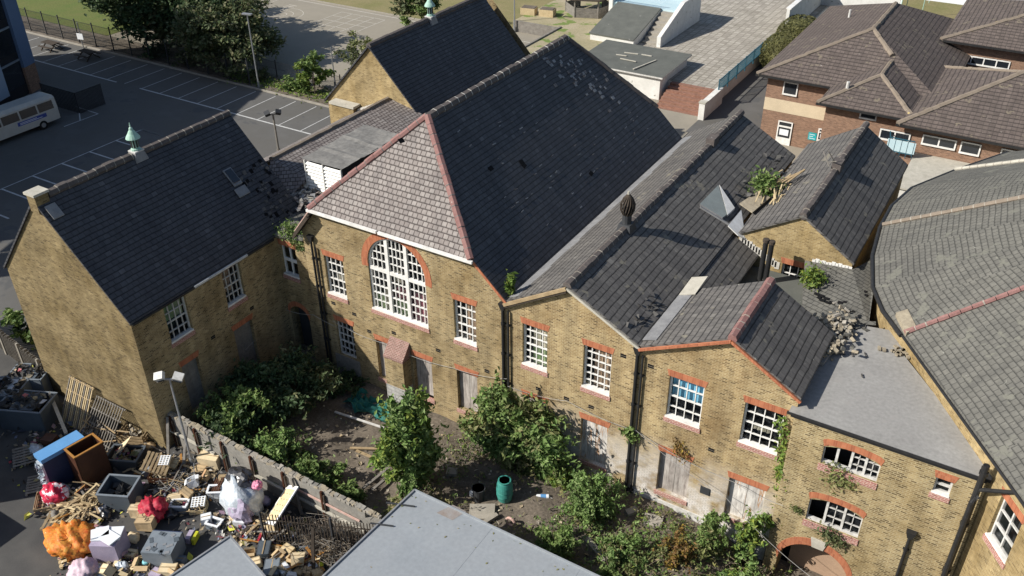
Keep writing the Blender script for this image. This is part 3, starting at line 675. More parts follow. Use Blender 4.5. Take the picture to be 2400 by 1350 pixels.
mb = MB(); mb.box(-14.1, -13.65, 42.7, 43.5, 9.6, 10.3, 'ridge_dark'); mb.build('ridge_box', rf2)
mb = MB(); mb.slab([(-10.6, 31.55, 8.12), (-9.15, 31.55, 7.32), (-9.15, 37.6, 7.32), (-10.6, 37.6, 8.12)], .12, 'slate_mid'); mb.build('lower_slope', rf2)
mb = MB()   # wide lead valley gutter against the hall roof
for i in range(14):
    y = 27.2 + i * 1.38; mb.slab([(-16.72, y, 8.32), (-16.05, y, 8.62), (-16.05, y + 1.36, 8.62 + .02 * (i % 2)), (-16.72, y + 1.36, 8.32)], .04, 'lead')
mb.build('valley_gutter', rf2)
mb = MB(); mb.bar((-16.85, 26.93, 8.02), (-13.9, 26.93, 9.8), .1, .14, 'timber'); mb.bar((-16.85, 26.96, 7.9), (-13.9, 26.96, 9.66), .1, .1, 'trunk'); mb.build('verge', r2); mb = MB(); mb.bar((-13.9, 26.95, 9.8), (-10.5, 26.95, 8.02), .07, .1, 'stone_cap'); mb.build('verge', r2)
sash(r2, F2, -16.02, -14.8, 5.08, 7.28, 4, 6, [('curtain_cream', .3, .98, .4, 1), ('curtain_green', .3, .98, 0, .4)])
sash(r2, F2, -13.08, -11.8, 5.03, 7.25, 4, 6, [('curtain_tan', .3, .98, 0, 1)])
boarded(r2, F2, -15.97, -14.78, 1.0, 3.35); boarded(r2, F2, -13.05, -11.75, .9, 3.3, 'rust_board', label='boarded window with rust-streaked pale sheet')
for u, z in ((-11.3, 7.35), (-13.8, 4.05), (-12.6, 4.1), (-15.2, 4.0)): airbrick(r2, F2, u, z)
downpipe(r2, F2, -10.66, -.1, 7.75, r=.07); downpipe(r2, F2, -10.42, -.1, 7.75, r=.05, hopper=False)
# finned ridge vent
def fin_vent(parent, x, y, z):
    b = MB(); b.hexa([(x - .4, y - .42, z - .3), (x + .4, y - .42, z - .3), (x + .4, y + .42, z - .3), (x - .4, y + .42, z - .3), (x - .26, y - .26, z + .3), (x + .26, y - .26, z + .3), (x + .26, y + .26, z + .3), (x - .26, y + .26, z + .3)], 'plastic_dark')
    b.lathe([(.21, z + .25), (.21, z + .75)], (x, y, 0), 'plastic_dark', 12); v = b.build('ventilator', parent)
    c = MB(); c.lathe([(.2, z + .72), (.2, z + 1.3), (.1, z + 1.6)], (x, y, 0), 'hole_black', 10)
    for i in range(16):
        a_ = 2 * math.pi * i / 16
        for j, (r0, z0, r1, z1) in enumerate(((.20, .72, .31, .95), (.31, .95, .32, 1.25), (.32, 1.25, .2, 1.52), (.2, 1.52, .05, 1.7))):
            da = .18
            c.bar((x + r0 * math.cos(a_ + da * j), y + r0 * math.sin(a_ + da * j), z + z0), (x + r1 * math.cos(a_ + da * (j + 1)), y + r1 * math.sin(a_ + da * (j + 1)), z + z1), .05, .03, 'trunk')
    c.lathe([(.06, z + 1.68), (.05, z + 1.85)], (x, y, 0), 'stone_cap', 8)
    c.build('cowl', v); return v
fin_vent(rf2, -13.9, 32.55, 9.85)
# broken rooflight box low on the right slope
n_ = Vector((1.75, 0, 3.3)).normalized(); p0_ = Vector((-13.9, 27.1, 9.95))
def onr(px, py, up_=.0):
    r = ray(px, py); t_ = (p0_ - CAM).dot(n_) / r.dot(n_); return CAM + r * t_ + n_ * up_
mb = MB(); mb.slab([onr(1637, 482, .13), onr(1690, 514, .13), onr(1701, 506, .14), onr(1680, 438, .14)], .12, 'dull_panel', 'lead'); mb.slab([onr(1682, 438, .16), onr(1701, 508, .16), onr(1718, 492, .16)], .12, 'white_paint'); mb.bar(onr(1640, 487, .05), onr(1735, 545, .05), .1, .08, 'lead'); mb.build('rooflight', rf2)
# ------------------------------------------------------------------ small gabled range with red ridge
r3, F3, rf3 = gable('small_gabled_range', -10.6, -7.03, -4.3, 8.2, 9.9, 8.3, YF, 31.5, 'stock_brick_pale',
    [R4(-9.27, -7.82, 5.06, 7.17), R4(-6.19, -4.68, 5.14, 7.15), R4(-9.33, -7.95, .9, 3.17), R4(-6.3, -4.8, 1.0, 3.16)],
    'short gable-fronted brick range with a red tiled ridge and a blue-curtained window', 'ridge_red')
ridge(rf3, [(-7.03, 26.98, 9.95), (-7.03, 31.6, 9.95)], 'ridge_red', r=.15)
mb = MB(); mb.bar((-10.6, 26.92, 8.04), (-7.03, 26.92, 9.78), .08, .11, 'red_brick'); mb.bar((-7.03, 26.92, 9.78), (-4.2, 26.92, 8.1), .08, .11, 'red_brick')
mb.build('verge', r3)
sash(r3, F3, -9.27, -7.82, 5.06, 7.17, 4, 4, [('curtain_blue', .02, .98, .42, 1)], label='window with bright blue curtain behind the upper panes')
sash(r3, F3, -6.19, -4.68, 5.14, 7.15, 4, 4, [('curtain_cream', .25, .7, .3, .45)])
boarded(r3, F3, -9.33, -7.95, .9, 3.17); boarded(r3, F3, -6.3, -4.8, 1.0, 3.16, 'rust_board', label='boarded opening with streaked white sheet')
mb = MB(); mb.fbox(F3, -10.3, -4.35, -.6, .42, -.002, .06, 'old_white'); mb.fbox(F3, -9.8, -8.9, -.6, .18, .05, .064, 'hole_black'); mb.build('plinth', r3)
airbrick(r3, F3, -10.1, 7.3); airbrick(r3, F3, -7.2, 4.2); mb = MB(); mb.fbox(F3, -7.4, -7.0, 1.75, 2.12, -.02, .05, 'plastic_dark'); mb.build('vent_grille', r3)
mb = MB()
for i in range(4): mb.slab([(-10.62, 27.3 + i * 1.1, 8.3), (-10.05, 27.3 + i * 1.1, 8.5), (-10.05, 28.38 + i * 1.1, 8.5), (-10.62, 28.38 + i * 1.1, 8.32)], .04, 'lead')
mb.slab([(-10.6, 31.0, 8.35), (-9.9, 31.0, 8.62), (-9.9, 32.4, 8.72), (-10.6, 32.4, 8.45)], .05, 'stone_cap'); mb.build('valley_gutter', rf3)
# ------------------------------------------------------------------ rear gabled range
r4, F4, rf4 = gable('rear_gabled_range', -10.25, -7.45, -4.95, 8.3, 10.0, 8.3, 37.6, 49.3, 'gable_brick', [R4(-8.0, -6.9, 5.6, 7.25)],
    'rear gabled brick range with a bright brick gable end showing over the broken roofs', 'ridge_dark')
ridge(rf4, [(-7.45, 37.5, 10.04), (-7.45, 42.8, 10.04)], 'ridge_dark'); ridge(rf4, [(-7.45, 43.6, 10.16), (-7.45, 49.4, 10.16)], 'ridge_dark')
mb = MB(); mb.box(-7.65, -7.2, 42.85, 43.65, 9.7, 10.36, 'ridge_dark'); mb.build('ridge_box', rf4)
mb = MB(); mb.bar((-7.5, 43.0, 10.3), (-7.9, 42.7, 11.0), .05, .05, 'timber_grey'); mb.bar((-7.7, 42.7, 10.2), (-8.2, 43.1, 10.75), .05, .04, 'timber_grey'); mb.bar((-7.9, 43.2, 10.2), (-7.4, 42.6, 10.6), .05, .04, 'timber_grey'); mb.build('broken_laths', rf4)
sash(r4, F4, -8.0, -6.9, 5.6, 7.25, 3, 3)
mb = MB()
for i in range(14):
    t = i / 14; x = -10.2 + t * 2.0; mb.fbox(F4, x, x + .22, 7.85 - t * 1.0 - .06, 8.08 - t * 1.0 + random.uniform(0, .08), .0, .03, 'mortar')
mb.build('flashing', r4); mb = MB()
for i in range(12): x = -6.7 + i / 12 * 1.75; mb.fbox(F4, x, x + .17, 7.72 + i * .008, 7.86 + i * .01 + random.uniform(0, .09), .0, .03, 'white_paint')
mb.build('flashing', r4)
mb = MB(); mb.slab([(-10.75, 37.3, 8.62), (-10.2, 37.3, 8.25), (-9.9, 37.55, 8.05), (-10.7, 39.0, 8.7)], .05, 'white_paint'); mb.build('valley_lead', rf4)
# twin soil pipes / flue beside the gable
fl = root('twin_flue', (-8.45, 36.3, 6.5), 'pair of black cast-iron flue pipes standing before the rear brick gable', 'flue')
for k, x in enumerate((-8.62, -8.36)):
    mb = MB(); mb.tube([(x, 36.3 + .05 * k, 6.2), (x, 36.3 + .05 * k, 8.95 - .05 * k)], .12, 'iron_black', 12); mb.lathe([(.15, 8.85 - .05 * k), (.15, 9.0 - .05 * k), (.09, 9.02 - .05 * k)], (x, 36.3 + .05 * k, 0), 'trunk', 10); mb.build('pipe', fl)
# flat link deck + lean-to between the ranges
lr = root('low_link_roof', (-7, 34, 6.5), 'low lean-to slate roof with rows of missing slates between the small gable and curved building', 'lean-to roof', 'wings of the old brick school')
mb = MB(); mb.prism(rect(-10.5, -4.2, 31.6, 37.55), -1, 6.7, 'stock_brick', 'dark_felt'); mb.build('wall', lr)
A_, B_, C_, D_ = Vector((-6.75, 37.5, 7.72)), Vector((-4.35, 39.2, 7.85)), Vector((-3.35, 34.3, 7.55)), Vector((-4.9, 33.9, 7.3))
mb = MB(); mb.slab([(-7.0, 37.5, 7.75), (-6.2, 34.6, 7.2), (-4.9, 33.5, 7.15), (-3.3, 34.0, 7.5), (-3.7, 36.5, 7.72), (-4.3, 39.2, 7.8), (-4.9, 37.55, 7.9)], .12, 'slate_green'); rfl = mb.build('roof', lr)
mb = MB()
def rp(s_, t_):   # point on the lean-to
    p = (Vector((-6.9, 37.4, 7.74)) * (1 - s_) + Vector((-4.1, 38.0, 7.8)) * s_) * (1 - t_) + (Vector((-5.6, 34.0, 7.2)) * (1 - s_) + Vector((-3.4, 34.2, 7.5)) * s_) * t_
    return p + Vector((0, 0, .035))
for s_, t_ in ((.62, .50), (.72, .47), (.82, .45), (.9, .43), (.74, .54), (.84, .52), (.92, .5), (.2, .62), (.28, .66), (.36, .72), (.44, .74), (.52, .70), (.3, .73), (.2, .70), (.12, .6), (.15, .66), (.6, .68), (.66, .66), (.56, .86), (.64, .85), (.74, .83)):
    c = rp(s_, t_); mb.obox(c, .26 * random.uniform(.6, 1), .17, .02, Reul(.05, -.06, -.15 + random.uniform(-.1, .1)), 'hole_black')
mb.build('missing_slates', rfl)
# rubble where the wall head has collapsed, and loose slates
mb = MB()
for i in range(230):
    t = random.random(); c = Vector((-4.95, 33.4, 7.6)).lerp(Vector((-4.35, 30.7, 7.9)), t) + Vector((random.gauss(.1, .22), random.gauss(0, .25), random.uniform(-.1, .3)))
    mb.obox(c, random.uniform(.1, .26), random.uniform(.08, .16), random.uniform(.05, .1), Reul(random.uniform(-.6, .6), random.uniform(-.6, .6), random.uniform(0, 3)), 'rubble')
for i in range(14):
    c = Vector((-3.9, 33.2, 7.75)) + Vector((random.gauss(0, .45), random.gauss(0, .5), random.uniform(0, .12)))
    mb.obox(c, random.uniform(.2, .5), random.uniform(.2, .3), .015, Reul(random.uniform(-.2, .2), random.uniform(-.2, .2), random.uniform(0, 3)), 'slate_green')
for i in range(120):
    p = az(random.gauss(1970, 18), random.gauss(772, 24), 8.0); mb.obox(p + Vector((0, 0, random.uniform(-.2, .15))), random.uniform(.12, .3), random.uniform(.1, .18), random.uniform(.06, .11), Reul(random.uniform(-.7, .7), random.uniform(-.7, .7), random.uniform(0, 3)), random.choice(('rubble', 'rubble', 'slab_stone', 'slate_green')))
tag(mb.build('rubble_heap'), 'heap of fallen bricks and slates where the small gabled roof meets the flat roof', 'rubble', kind='stuff')
# ------------------------------------------------------------------ corner block with flat roof
YB = 26.85; FB = Fr((0, YB, 0), (1, 0, 0))
cb = root('corner_block', (-1, YB, 0), 'flat-roofed brick corner block with a red arched doorway and small arched windows', 'school building', 'wings of the old brick school')
def pxrect(F, tl, br, tr=None):
    a = F.uz(*tl); b = F.uz(*br); return a[0], b[0], b[1], a[1]
def seg_arch(u0, u1, z0, z1, rise, n=10):   # segmental-headed opening
    return [(u0, z0), (u1, z0)] + [(u1 + (u0 - u1) * i / n, z1 - rise + rise * math.sin(math.pi * i / n)) for i in range(n + 1)]
bu = (-3.05, -1.05, 5.75, 6.8); bm = (-3.1, -1.12, 2.75, 4.1); bs = pxrect(FB, (2195, 1118), (2224, 1162)); bs = (bs[0], bs[0] + .55, bs[2] - .1, bs[3])
darc = [(-3.8, -2), (-1.0, -2), (-1.0, .12)] + [(-2.4 + 1.4 * math.cos(t), .12 + 1.4 * math.sin(t)) for t in [math.pi * i / 16 for i in range(1, 16)]] + [(-3.8, .12)]
mb = MB(); mb.wall(FB, [(-4.3, -2), (2.25, -2), (2.25, 7.45), (-4.3, 7.45)], [seg_arch(*bu, .22), seg_arch(*bm, .25), R4(*bs), darc], 'block_brick', .25, back=True)
mb.face([(-4.3, 33, -2), (-4.3, YB, -2), (-4.3, YB, 7.45), (-4.3, 33, 7.45)], 'block_brick'); mb.build('wall', cb)
mb = MB(); mb.slab([(-4.5, 26.72, 7.72), (2.3, 26.72, 7.72), (2.3, 27.3, 7.74), (-1.75, 32.5, 7.75), (-1.9, 33.9, 7.75), (-4.2, 33.4, 7.75), (-4.5, 30, 7.72)], .14, 'grey_flat', 'lead')
mb.box(-4.42, 2.2, 26.78, 26.86, 7.45, 7.6, 'iron_black'); mb.slab([(-4.5, 30.0, 7.9), (-4.15, 30.0, 7.9), (-3.9, 32.6, 7.9), (-4.5, 32.6, 7.9)], .16, 'grey_flat'); mb.build('roof', cb)
mb = MB(); mb.box(-4.56, 2.3, 26.68, 26.76, 7.6, 7.7, 'iron_black'); mb.build('gutter', cb)
mb = MB()
for i in range(16):
    c = Vector((-1.85, 32.3, 7.82)) + Vector((random.gauss(-.1, .35), random.gauss(0, .2), 0)); mb.obox(c, random.uniform(.1, .3), .12, .07, Reul(0, 0, random.uniform(0, 3)), 'rubble')
for i in range(6):
    c = Vector((-3.2, 31.2, 7.78)) + Vector((random.gauss(0, .6), random.gauss(0, .7), 0)); mb.obox(c, random.uniform(.15, .3), .06, .02, Reul(0, 0, random.uniform(0, 3)), 'slate_mid')
tag(mb.build('roof_debris'), 'broken brick and slate bits lying on the grey flat roof', 'debris', kind='stuff')
def arch_band(w, F, u0, u1, zsp, rise, th, mat='red_brick', name='lintel', n=12):
    mb = MB(); uc_ = (u0 + u1) / 2; hw = (u1 - u0) / 2
    f = lambda i, e: (uc_ - (hw + e * .3) * math.cos(math.pi * i / n), zsp + (rise) * math.sin(math.pi * i / n) + e)
    for i in range(n):
        q = [f(i, 0.005), f(i + 1, 0.005), f(i + 1, th), f(i, th)]
        mb.hexa([F.P(*q[0], .016), F.P(*q[1], .016), F.P(*q[1], -.05), F.P(*q[0], -.05), F.P(*q[3], .016), F.P(*q[2], .016), F.P(*q[2], -.05), F.P(*q[3], -.05)], mat)
    return mb.build(name, w)
def casement(parent, F, u0, u1, z0, z1, rise, bays, open_bays=(), label=None):
    mb = MB()
    for i in range(bays + 1):
        u = u0 + (u1 - u0) * i / bays; mb.fbox(F, u - .045, u + .045, z0, z1 - (rise if i in (0, bays) else .02), -.22, -.1, 'old_white')
    mb.fbox(F, u0, u1, z0, z0 + .09, -.24, -.08, 'old_white'); 
    for i in range(bays):
        a, b = u0 + (u1 - u0) * i / bays, u0 + (u1 - u0) * (i + 1) / bays
        if i not in open_bays:
            for z in (z0 + (z1 - z0) * .35, z0 + (z1 - z0) * .68): mb.fbox(F, a, b, z - .018, z + .018, -.19, -.13, 'old_white')
            mb.fbox(F, (a + b) / 2 - .016, (a + b) / 2 + .016, z0, z1 - rise, -.19, -.13, 'old_white')
    w = mb.build('window', parent)
    if label: w['label'] = label
    for i in range(bays):
        if i in open_bays: continue
        a, b = u0 + (u1 - u0) * i / bays, u0 + (u1 - u0) * (i + 1) / bays
        g = MB(); g.face([F.P(a + .04, z0 + .05, -.16), F.P(b - .04, z0 + .05, -.16), F.P(b - .04, z1 - .05, -.16), F.P(a + .04, z1 - .05, -.16)], 'glass'); g.build('pane', w)
    arch_band(w, F, u0, u1, z1 - rise, rise, .28); sillpart(w, F, u0, u1, z0, False, .3)
    return w
casement(cb, FB, *bu, .22, 4, (0, 1), 'wide casement with two panes gone')
casement(cb, FB, *bm, .25, 3, (0,), 'casement under trailing weeds, left pane gone')
w = sash(cb, FB, *bs, 1, 2, (), 'old_white', bar=.05)
dr = MB(); dr.fbox(FB, -3.9, -.9, -2, 1.6, -1.3, -1.25, 'iron_black')
for i in range(len(darc)): a_, c_ = darc[i], darc[(i + 1) % len(darc)]; dr.face([FB.P(*a_, -.24), FB.P(*c_, -.24), FB.P(c_[0], c_[1], -1.25), FB.P(a_[0], a_[1], -1.25)], 'block_brick')
n = 14
dr.face([FB.P(-3.5, -2, -1.0), FB.P(-1.1, -2, -1.0)] + [FB.P(-2.3 + 1.2 * math.cos(math.pi * i / n), .1 + 1.1 * math.sin(math.pi * i / n), -1.0) for i in range(n + 1)], 'door_board')
for i in range(n):
    t0, t1 = math.pi * i / n, math.pi * (i + 1) / n
    dr.face([FB.P(-2.35 + r_ * math.cos(t_), .12 + r_ * math.sin(t_), -.97) for r_, t_ in ((1.16, t0), (1.36, t0), (1.36, t1), (1.16, t1))], 'teal_plastic')
d_ = dr.build('arched_doorway', cb)
arch_band(d_, FB, -3.8, -1.0, .12, 1.4, .38, n=20)
mb = MB(); mb.hexa([FB.P(-2.62, 1.5, .05), FB.P(-2.18, 1.5, .05), FB.P(-2.18, 1.5, -.05), FB.P(-2.62, 1.5, -.05), FB.P(-2.72, 1.98, .07), FB.P(-2.08, 1.98, .07), FB.P(-2.08, 1.98, -.05), FB.P(-2.72, 1.98, -.05)], 'stone_cap'); mb.build('keystone', d_)
downpipe(cb, FB, .55, -2, 3.9, r=.06); downpipe(cb, FB, 2.0, -2, 8.4, d=.32, r=.11, joint=2.4, hopper=False)
mb = MB(); mb.tube([FB.P(2.0, 7.3, .32), FB.P(3.4, 8.6, 1.2), FB.P(4.2, 8.9, 1.8)], .075, 'iron_black', 8); mb.tube([FB.P(1.95, -2, .6), FB.P(1.95, 6.9, .55), FB.P(2.1, 7.1, .4)], .085, 'iron_black', 8); mb.build('soil_pipe', cb)
# ------------------------------------------------------------------ apse-ended hall on the right
ap = root('apse_hall', (8, 36, 0), 'large round-ended building with faceted green-grey slate roof at the right edge', 'school building', 'wings of the old brick school')
AX = Vector((12.8, 38.2, 19.2))
E_ = [(3.5, 56.5), (-.4, 52.8), (-2.5, 48.9), (-4.0, 45.7), (-4.45, 43.2), (-4.45, 40.8), (-4.15, 37.9), (-3.55, 35.3), (-2.8, 33.7), (-1.8, 32.3), (2.15, 26.6), (5.3, 22.0), (12, 19.5)]
hipi = {2, 5, 9, 11}
mb = MB()
for i in range(len(E_) - 1):
    a = Vector((*E_[i], 8.72)); b = Vector((*E_[i + 1], 8.72))
    mb.slab([a, b, AX] if (b - a).cross(AX - a).z > 0 else [b, a, AX], .14, 'slate_green')
rfa = mb.build('roof', ap)
for i, rm in ((2, 'stone_cap'), (5, 'ridge_brown'), (9, 'ridge_red'), (11, 'ridge_red')):
    a = Vector((*E_[i], 8.78)); mb = MB(); n = 44; d = (AX - a) / n
    for j in range(n):
        mb.tube([a + d * j, a + d * (j + .94)], .11 * random.uniform(.9, 1.1), rm, 7)
        if rm != 'ridge_red' or random.random() < .3: mb.tube([a + d * (j + .9), a + d * (j + 1.02)], .113, 'slab_stone', 7)
    mb.build('hip_tiles', rfa)
EI = [Vector((x, y, 0)) + (Vector((12.8, 38.2, 0)) - Vector((x, y, 0))).normalized() * .32 for x, y in E_]
fc = Fr(EI[9], EI[11] - EI[9]); Lc = (EI[11] - EI[9]).length
apw = pxrect(fc, (2345, 1178), (2345, 1300)); uw = fc.uz(2352, 1240)[0]
wz1 = fc.uz(2352, 1165)[1]; wz0 = fc.uz(2335, 1290)[1]
hw = R4(uw - .62, uw + .62, wz0, wz1)
mb = MB()
for i in range(len(E_) - 1):
    if i in (9, 10): continue
    a, b = EI[i], EI[i + 1]; up_ = Vector((0, 0, 8.6)); dn = Vector((0, 0, -2))
    mb.face([a + dn, b + dn, b + up_, a + up_], 'gable_brick')
mb.wall(fc, [(0, -2), (Lc, -2), (Lc, 8.6), (0, 8.6)], [hw], 'gable_brick', .2); mb.build('wall', ap)
sash(ap, fc, uw - .62, uw + .62, wz0, wz1, 2, 3, (), 'old_white', bar=.06)
mb = MB(); P_ = [Vector((x, y, 8.62)) for x, y in E_]
mb.tube([p + (p - Vector((12.8, 38.2, 8.62))).normalized() * .1 for p in P_[1:10]], .09, 'iron_black', 8); mb.tube([p + (p - Vector((12.8, 38.2, 8.62))).normalized() * .06 for p in P_[9:12]], .05, 'iron_black', 8); mb.build('gutter', ap)
mb = MB(); mb.slab([(-2.35, 33.25, 8.98), (-1.72, 32.15, 8.9), (-1.45, 32.5, 9.05), (-2.0, 33.5, 9.12)], .2, 'rubble'); mb.build('kneeler', ap)
# ------------------------------------------------------------------ left wing
LX0, LX1, LYA, LYB, LR = -39.0, -30.42, 18.5, 29.4, -34.75
lw = root('left_wing', (LR, LYA, 0), 'two-storey brick wing at the left with a sunlit blank gable end and dark slate roof', 'school building', 'wings of the old brick school')
FL = Fr((LX1, 0, 0), (0, 1, 0)); FE = Fr((0, LYA, 0), (1, 0, 0))
hA, hB, hC, hD = R4(20.2, 21.44, 5.12, 7.08), R4(23.64, 24.78, 5.1, 7.06), R4(23.64, 24.86, .9, 3.7), R4(20.35, 21.34, .9, 3.68)
mb = MB(); mb.wall(FL, [(LYA, -1), (27.3, -1), (27.3, 7.3), (LYA, 7.3)], [hA, hB, hC, hD], 'stock_brick', .25)
mb.face([FL.P(27.3, -1), FL.P(LYB, -1), FL.P(LYB, 7.3), FL.P(27.3, 7.3)], 'stock_brick')
mb.wall(FE, [(LX0, -1), (LX1, -1), (LX1, 7.32), (LR + .1, 12.0), (LR - .1, 12.0), (LX0, 7.5)], [], 'sooty_brick')
solid(mb, LX0, LX1, LYA, LYB, -1, 7.25, 'stock_brick', 'se'); mb.face([(LX1, LYB, 7.25), (LX0, LYB, 7.25), (LR, LYB, 11.95)], 'stock_brick'); mb.build('wall', lw)
rfw = roofpart(lw, 'roof', [[(LR, LYA - .1, 12.13), (LX1 + .12, LYA - .1, 7.38), (LX1 + .12, LYB + .1, 7.38), (LR, LYB + .1, 12.13)], [(LR, LYA - .1, 12.13), (LR, LYB + .1, 12.13), (LX0 - .12, LYB + .1, 7.45), (LX0 - .12, LYA - .1, 7.45)]], 'slate_dark')
ridge(rfw, [(LR, LYA + .6, 12.17), (LR, 23.45, 12.17)], 'ridge_dark', r=.16); ridge(rfw, [(LR, 24.15, 12.17), (LR, LYB + .1, 12.17)], 'ridge_dark', r=.14)
vent_turret(rfw, (LR, 23.8, 12.15), .72)
mb = MB(); mb.box(LR - .3, LR + .26, LYA - .11, LYA + .5, 11.5, 12.3, 'sooty_brick'); mb.box(LR - .37, LR + .33, LYA - .17, LYA + .56, 12.3, 12.41, 'stone_cap'); mb.build('chimney_stub', rfw)
mb = MB(); mb.slab([(LR + .4, LYA + .1, 11.8), (LR + .85, LYA + .1, 11.35), (LR + .85, LYA + .6, 11.35), (LR + .4, LYA + .6, 11.8)], .05, 'lead'); mb.build('chimney_apron', rfw)
p0 = Vector((-32.65, 27.2, 10.0)); mb = MB(); mb.slab([p0 + Vector(q) for q in ((-.3, -.26, .36), (.36, -.26, -.3), (.36, .26, -.3), (-.3, .26, .36))], .06, 'lead'); mb.slab([p0 + Vector(q) for q in ((-.22, -.2, .33), (.3, -.2, -.18), (.3, .2, -.18), (-.22, .2, .33))], .03, 'dark_glass'); mb.build('rooflight', rfw)
mb = MB(); mb.slab([p0 + Vector(q) for q in ((.45, -.4, -.42), (.75, -.4, -.75), (.75, .3, -.75), (.45, .3, -.42))], .05, 'lead'); mb.build('lead_patch', rfw)
mb = MB(); mb.box(LX1 + .08, LX1 + .2, LYA, 27.0, 7.2, 7.3, 'iron_black'); mb.box(LX1 + .14, LX1 + .22, 21.9, 25.2, 7.24, 7.34, 'old_white'); mb.build('gutter', lw)
mb = MB()
for i in range(60): 
    t_ = random.uniform(.45, 1); y_ = random.uniform(27.5, 29.3); x_ = LR + t_ * 4.4; mb.obox((x_, y_, 12.13 - 1.0795 * (x_ - LR) + .05), random.uniform(.15, .3), .2, .015, Reul(random.gauss(0, .1), .82 + random.gauss(0, .15), random.gauss(0, .3)), random.choice(('hole_black', 'slate_mid', 'slate_dark')))
mb.build('slipped_slates', rfw)['kind'] = 'stuff'
sash(lw, FL, 20.2, 21.44, 5.12, 7.08, 4, 4, [('curtain_green', .1, .95, .5, 1)], 'old_white'); sash(lw, FL, 23.64, 24.78, 5.1, 7.06, 4, 4, [('curtain_tan', .1, .6, .3, 1)], 'old_white')
boarded(lw, FL, 23.64, 24.86, .9, 3.7, 'timber_grey', False); boarded(lw, FL, 20.35, 21.34, .9, 3.68, 'timber_grey', False)
airbrick(lw, FL, 25.0, 4.27); airbrick(lw, FL, 22.4, 4.1)
# ------------------------------------------------------------------ link block between left wing and hall
lk = root('link_block', (-29.4, 27.4, 0), 'narrow brick link with an arched doorway, squeezed between the left wing and tall hall', 'school building', 'wings of the old brick school')
FK = Fr((0, 27.3, 0), (1, 0, 0)); kw = R4(-30.22, -29.2, 5.1, 6.85)
kd = [(-30.25, -1), (-28.95, -1), (-28.95, 2.6)] + [(-29.62 + .67 * math.cos(math.pi * i / 10), 2.6 + .67 * math.sin(math.pi * i / 10)) for i in range(1, 10)] + [(-30.25, 2.6)]
mb = MB(); mb.wall(FK, [(-30.5, -1), (-28.25, -1), (-28.25, 7.75), (-30.5, 7.3)], [kw, kd], 'stock_brick', .35); mb.build('wall', lk)
sash(lk, FK, -30.22, -29.2, 5.1, 6.85, 2, 2, (), 'white_paint', bar=.1)
mb = MB(); mb.fbox(FK, -30.3, -28.95, -1, 3.3, -.7, -.62, 'plastic_dark'); d_ = mb.build('arched_doorway', lk); arch_band(d_, FK, -30.3, -28.95, 2.6, .67, .3)
mb = MB(); mb.slab([(-31.0, 27.15, 7.3), (-28.4, 27.15, 7.75), (-28.4, 29.6, 7.6), (-31.9, 29.6, 7.7), (-31.7, 28.4, 7.6)], .12, 'slate_green'); mb.build('roof', lk)
# corridor roof behind, ridge along y, with the white louvred plant housing on it
co = root('corridor_range', (-33, 36, 0), 'low slate-roofed corridor with a patch of missing slates behind the white plant housing', 'school building', 'wings of the old brick school')
mb = MB(); mb.prism(rect(-37.3, -28.35, 31.3, 41.4), -1, 7.2, 'stock_brick'); mb.face([(-37.3, 31.3, 7.2), (-28.35, 31.3, 7.2), (-34.1, 31.3, 8.85)], 'stock_brick'); mb.build('wall', co)
rfc = roofpart(co, 'roof', [[(-33.2, 29.3, 7.8), (-31.9, 29.3, 7.6), (-31.65, 31.15, 7.75), (-31.65, 31.2, 8.45), (-34.1, 31.2, 9.0)], [(-31.9, 29.3, 7.6), (-28.4, 29.3, 7.5), (-28.4, 31.2, 7.45), (-31.65, 31.15, 7.5)], [(-34.1, 31.2, 9.0), (-28.35, 31.2, 7.75), (-28.35, 41.5, 7.75), (-34.1, 41.5, 9.0)], [(-34.1, 31.2, 9.0), (-34.1, 41.5, 9.0), (-37.4, 41.5, 7.3), (-37.4, 31.2, 7.3)]], 'slate_light')
ridge(rfc, [(-34.1, 31.2, 9.04), (-34.1, 41.4, 9.04)], 'ridge_brown', joint='ridge_brown', r=.13)
mb = MB()
for i in range(26):
    x = random.uniform(-32.6, -29.8); y = 37.2 + random.choice((0, .25, .5)) + (x + 31) * -.15; mb.obox((x, y, 9.0 - (x + 34.1) * .2174 + .02), .2, .16, .02, Reul(0, .21, 0), 'hole_black')
mb.build('missing_slates', rfc)
mb = MB(); mb.box(-35, -28.4, 41.1, 41.45, 8.2, 8.3, 'mortar')
for i in range(12): mb.obox((-37.2 + i * .27, 41.3, 7.5 + i * .12), .2, .3, .12, Rz(0), 'mortar')
mb.build('flashing', rfc)
ph = root('plant_housing', (-30.4, 33.5, 7.6), 'white louvred plant housing with a sagging grey felt top beside the hall roof', 'plant housing')
X0, X1, Y0, Y1, Z0, Z1 = -31.6, -29.1, 31.15, 36.0, 7.3, 9.65
mb = MB(); mb.box(X0 + .05, X1 - .05, Y0 + .05, Y1, Z0, Z1 - .24, 'plastic_dark'); mb.build('casing', ph)
mb = MB()
for i in range(11):
    z = Z0 + .12 + i * .195
    for (a, b) in ((X0 + .06, (X0 + X1) / 2 - .03), ((X0 + X1) / 2 + .03, X1 - .06)): mb.hexa([(a, Y0 - .06, z), (b, Y0 - .06, z), (b, Y0 + .04, z), (a, Y0 + .04, z), (a, Y0 - .05, z + .03), (b, Y0 - .05, z + .03), (b, Y0 + .04, z + .14), (a, Y0 + .04, z + .14)], 'white_paint')
for x in (X0, (X0 + X1) / 2 - .03, X1 - .06): mb.box(x, x + .06, Y0 - .07, Y0 + .03, Z0, Z1 - .05, 'white_paint')
mb.build('louvres', ph)
mb = MB(); NXF, NYF = 12, 20; b0 = len(mb.v); k = mb.mi('felt_grey')
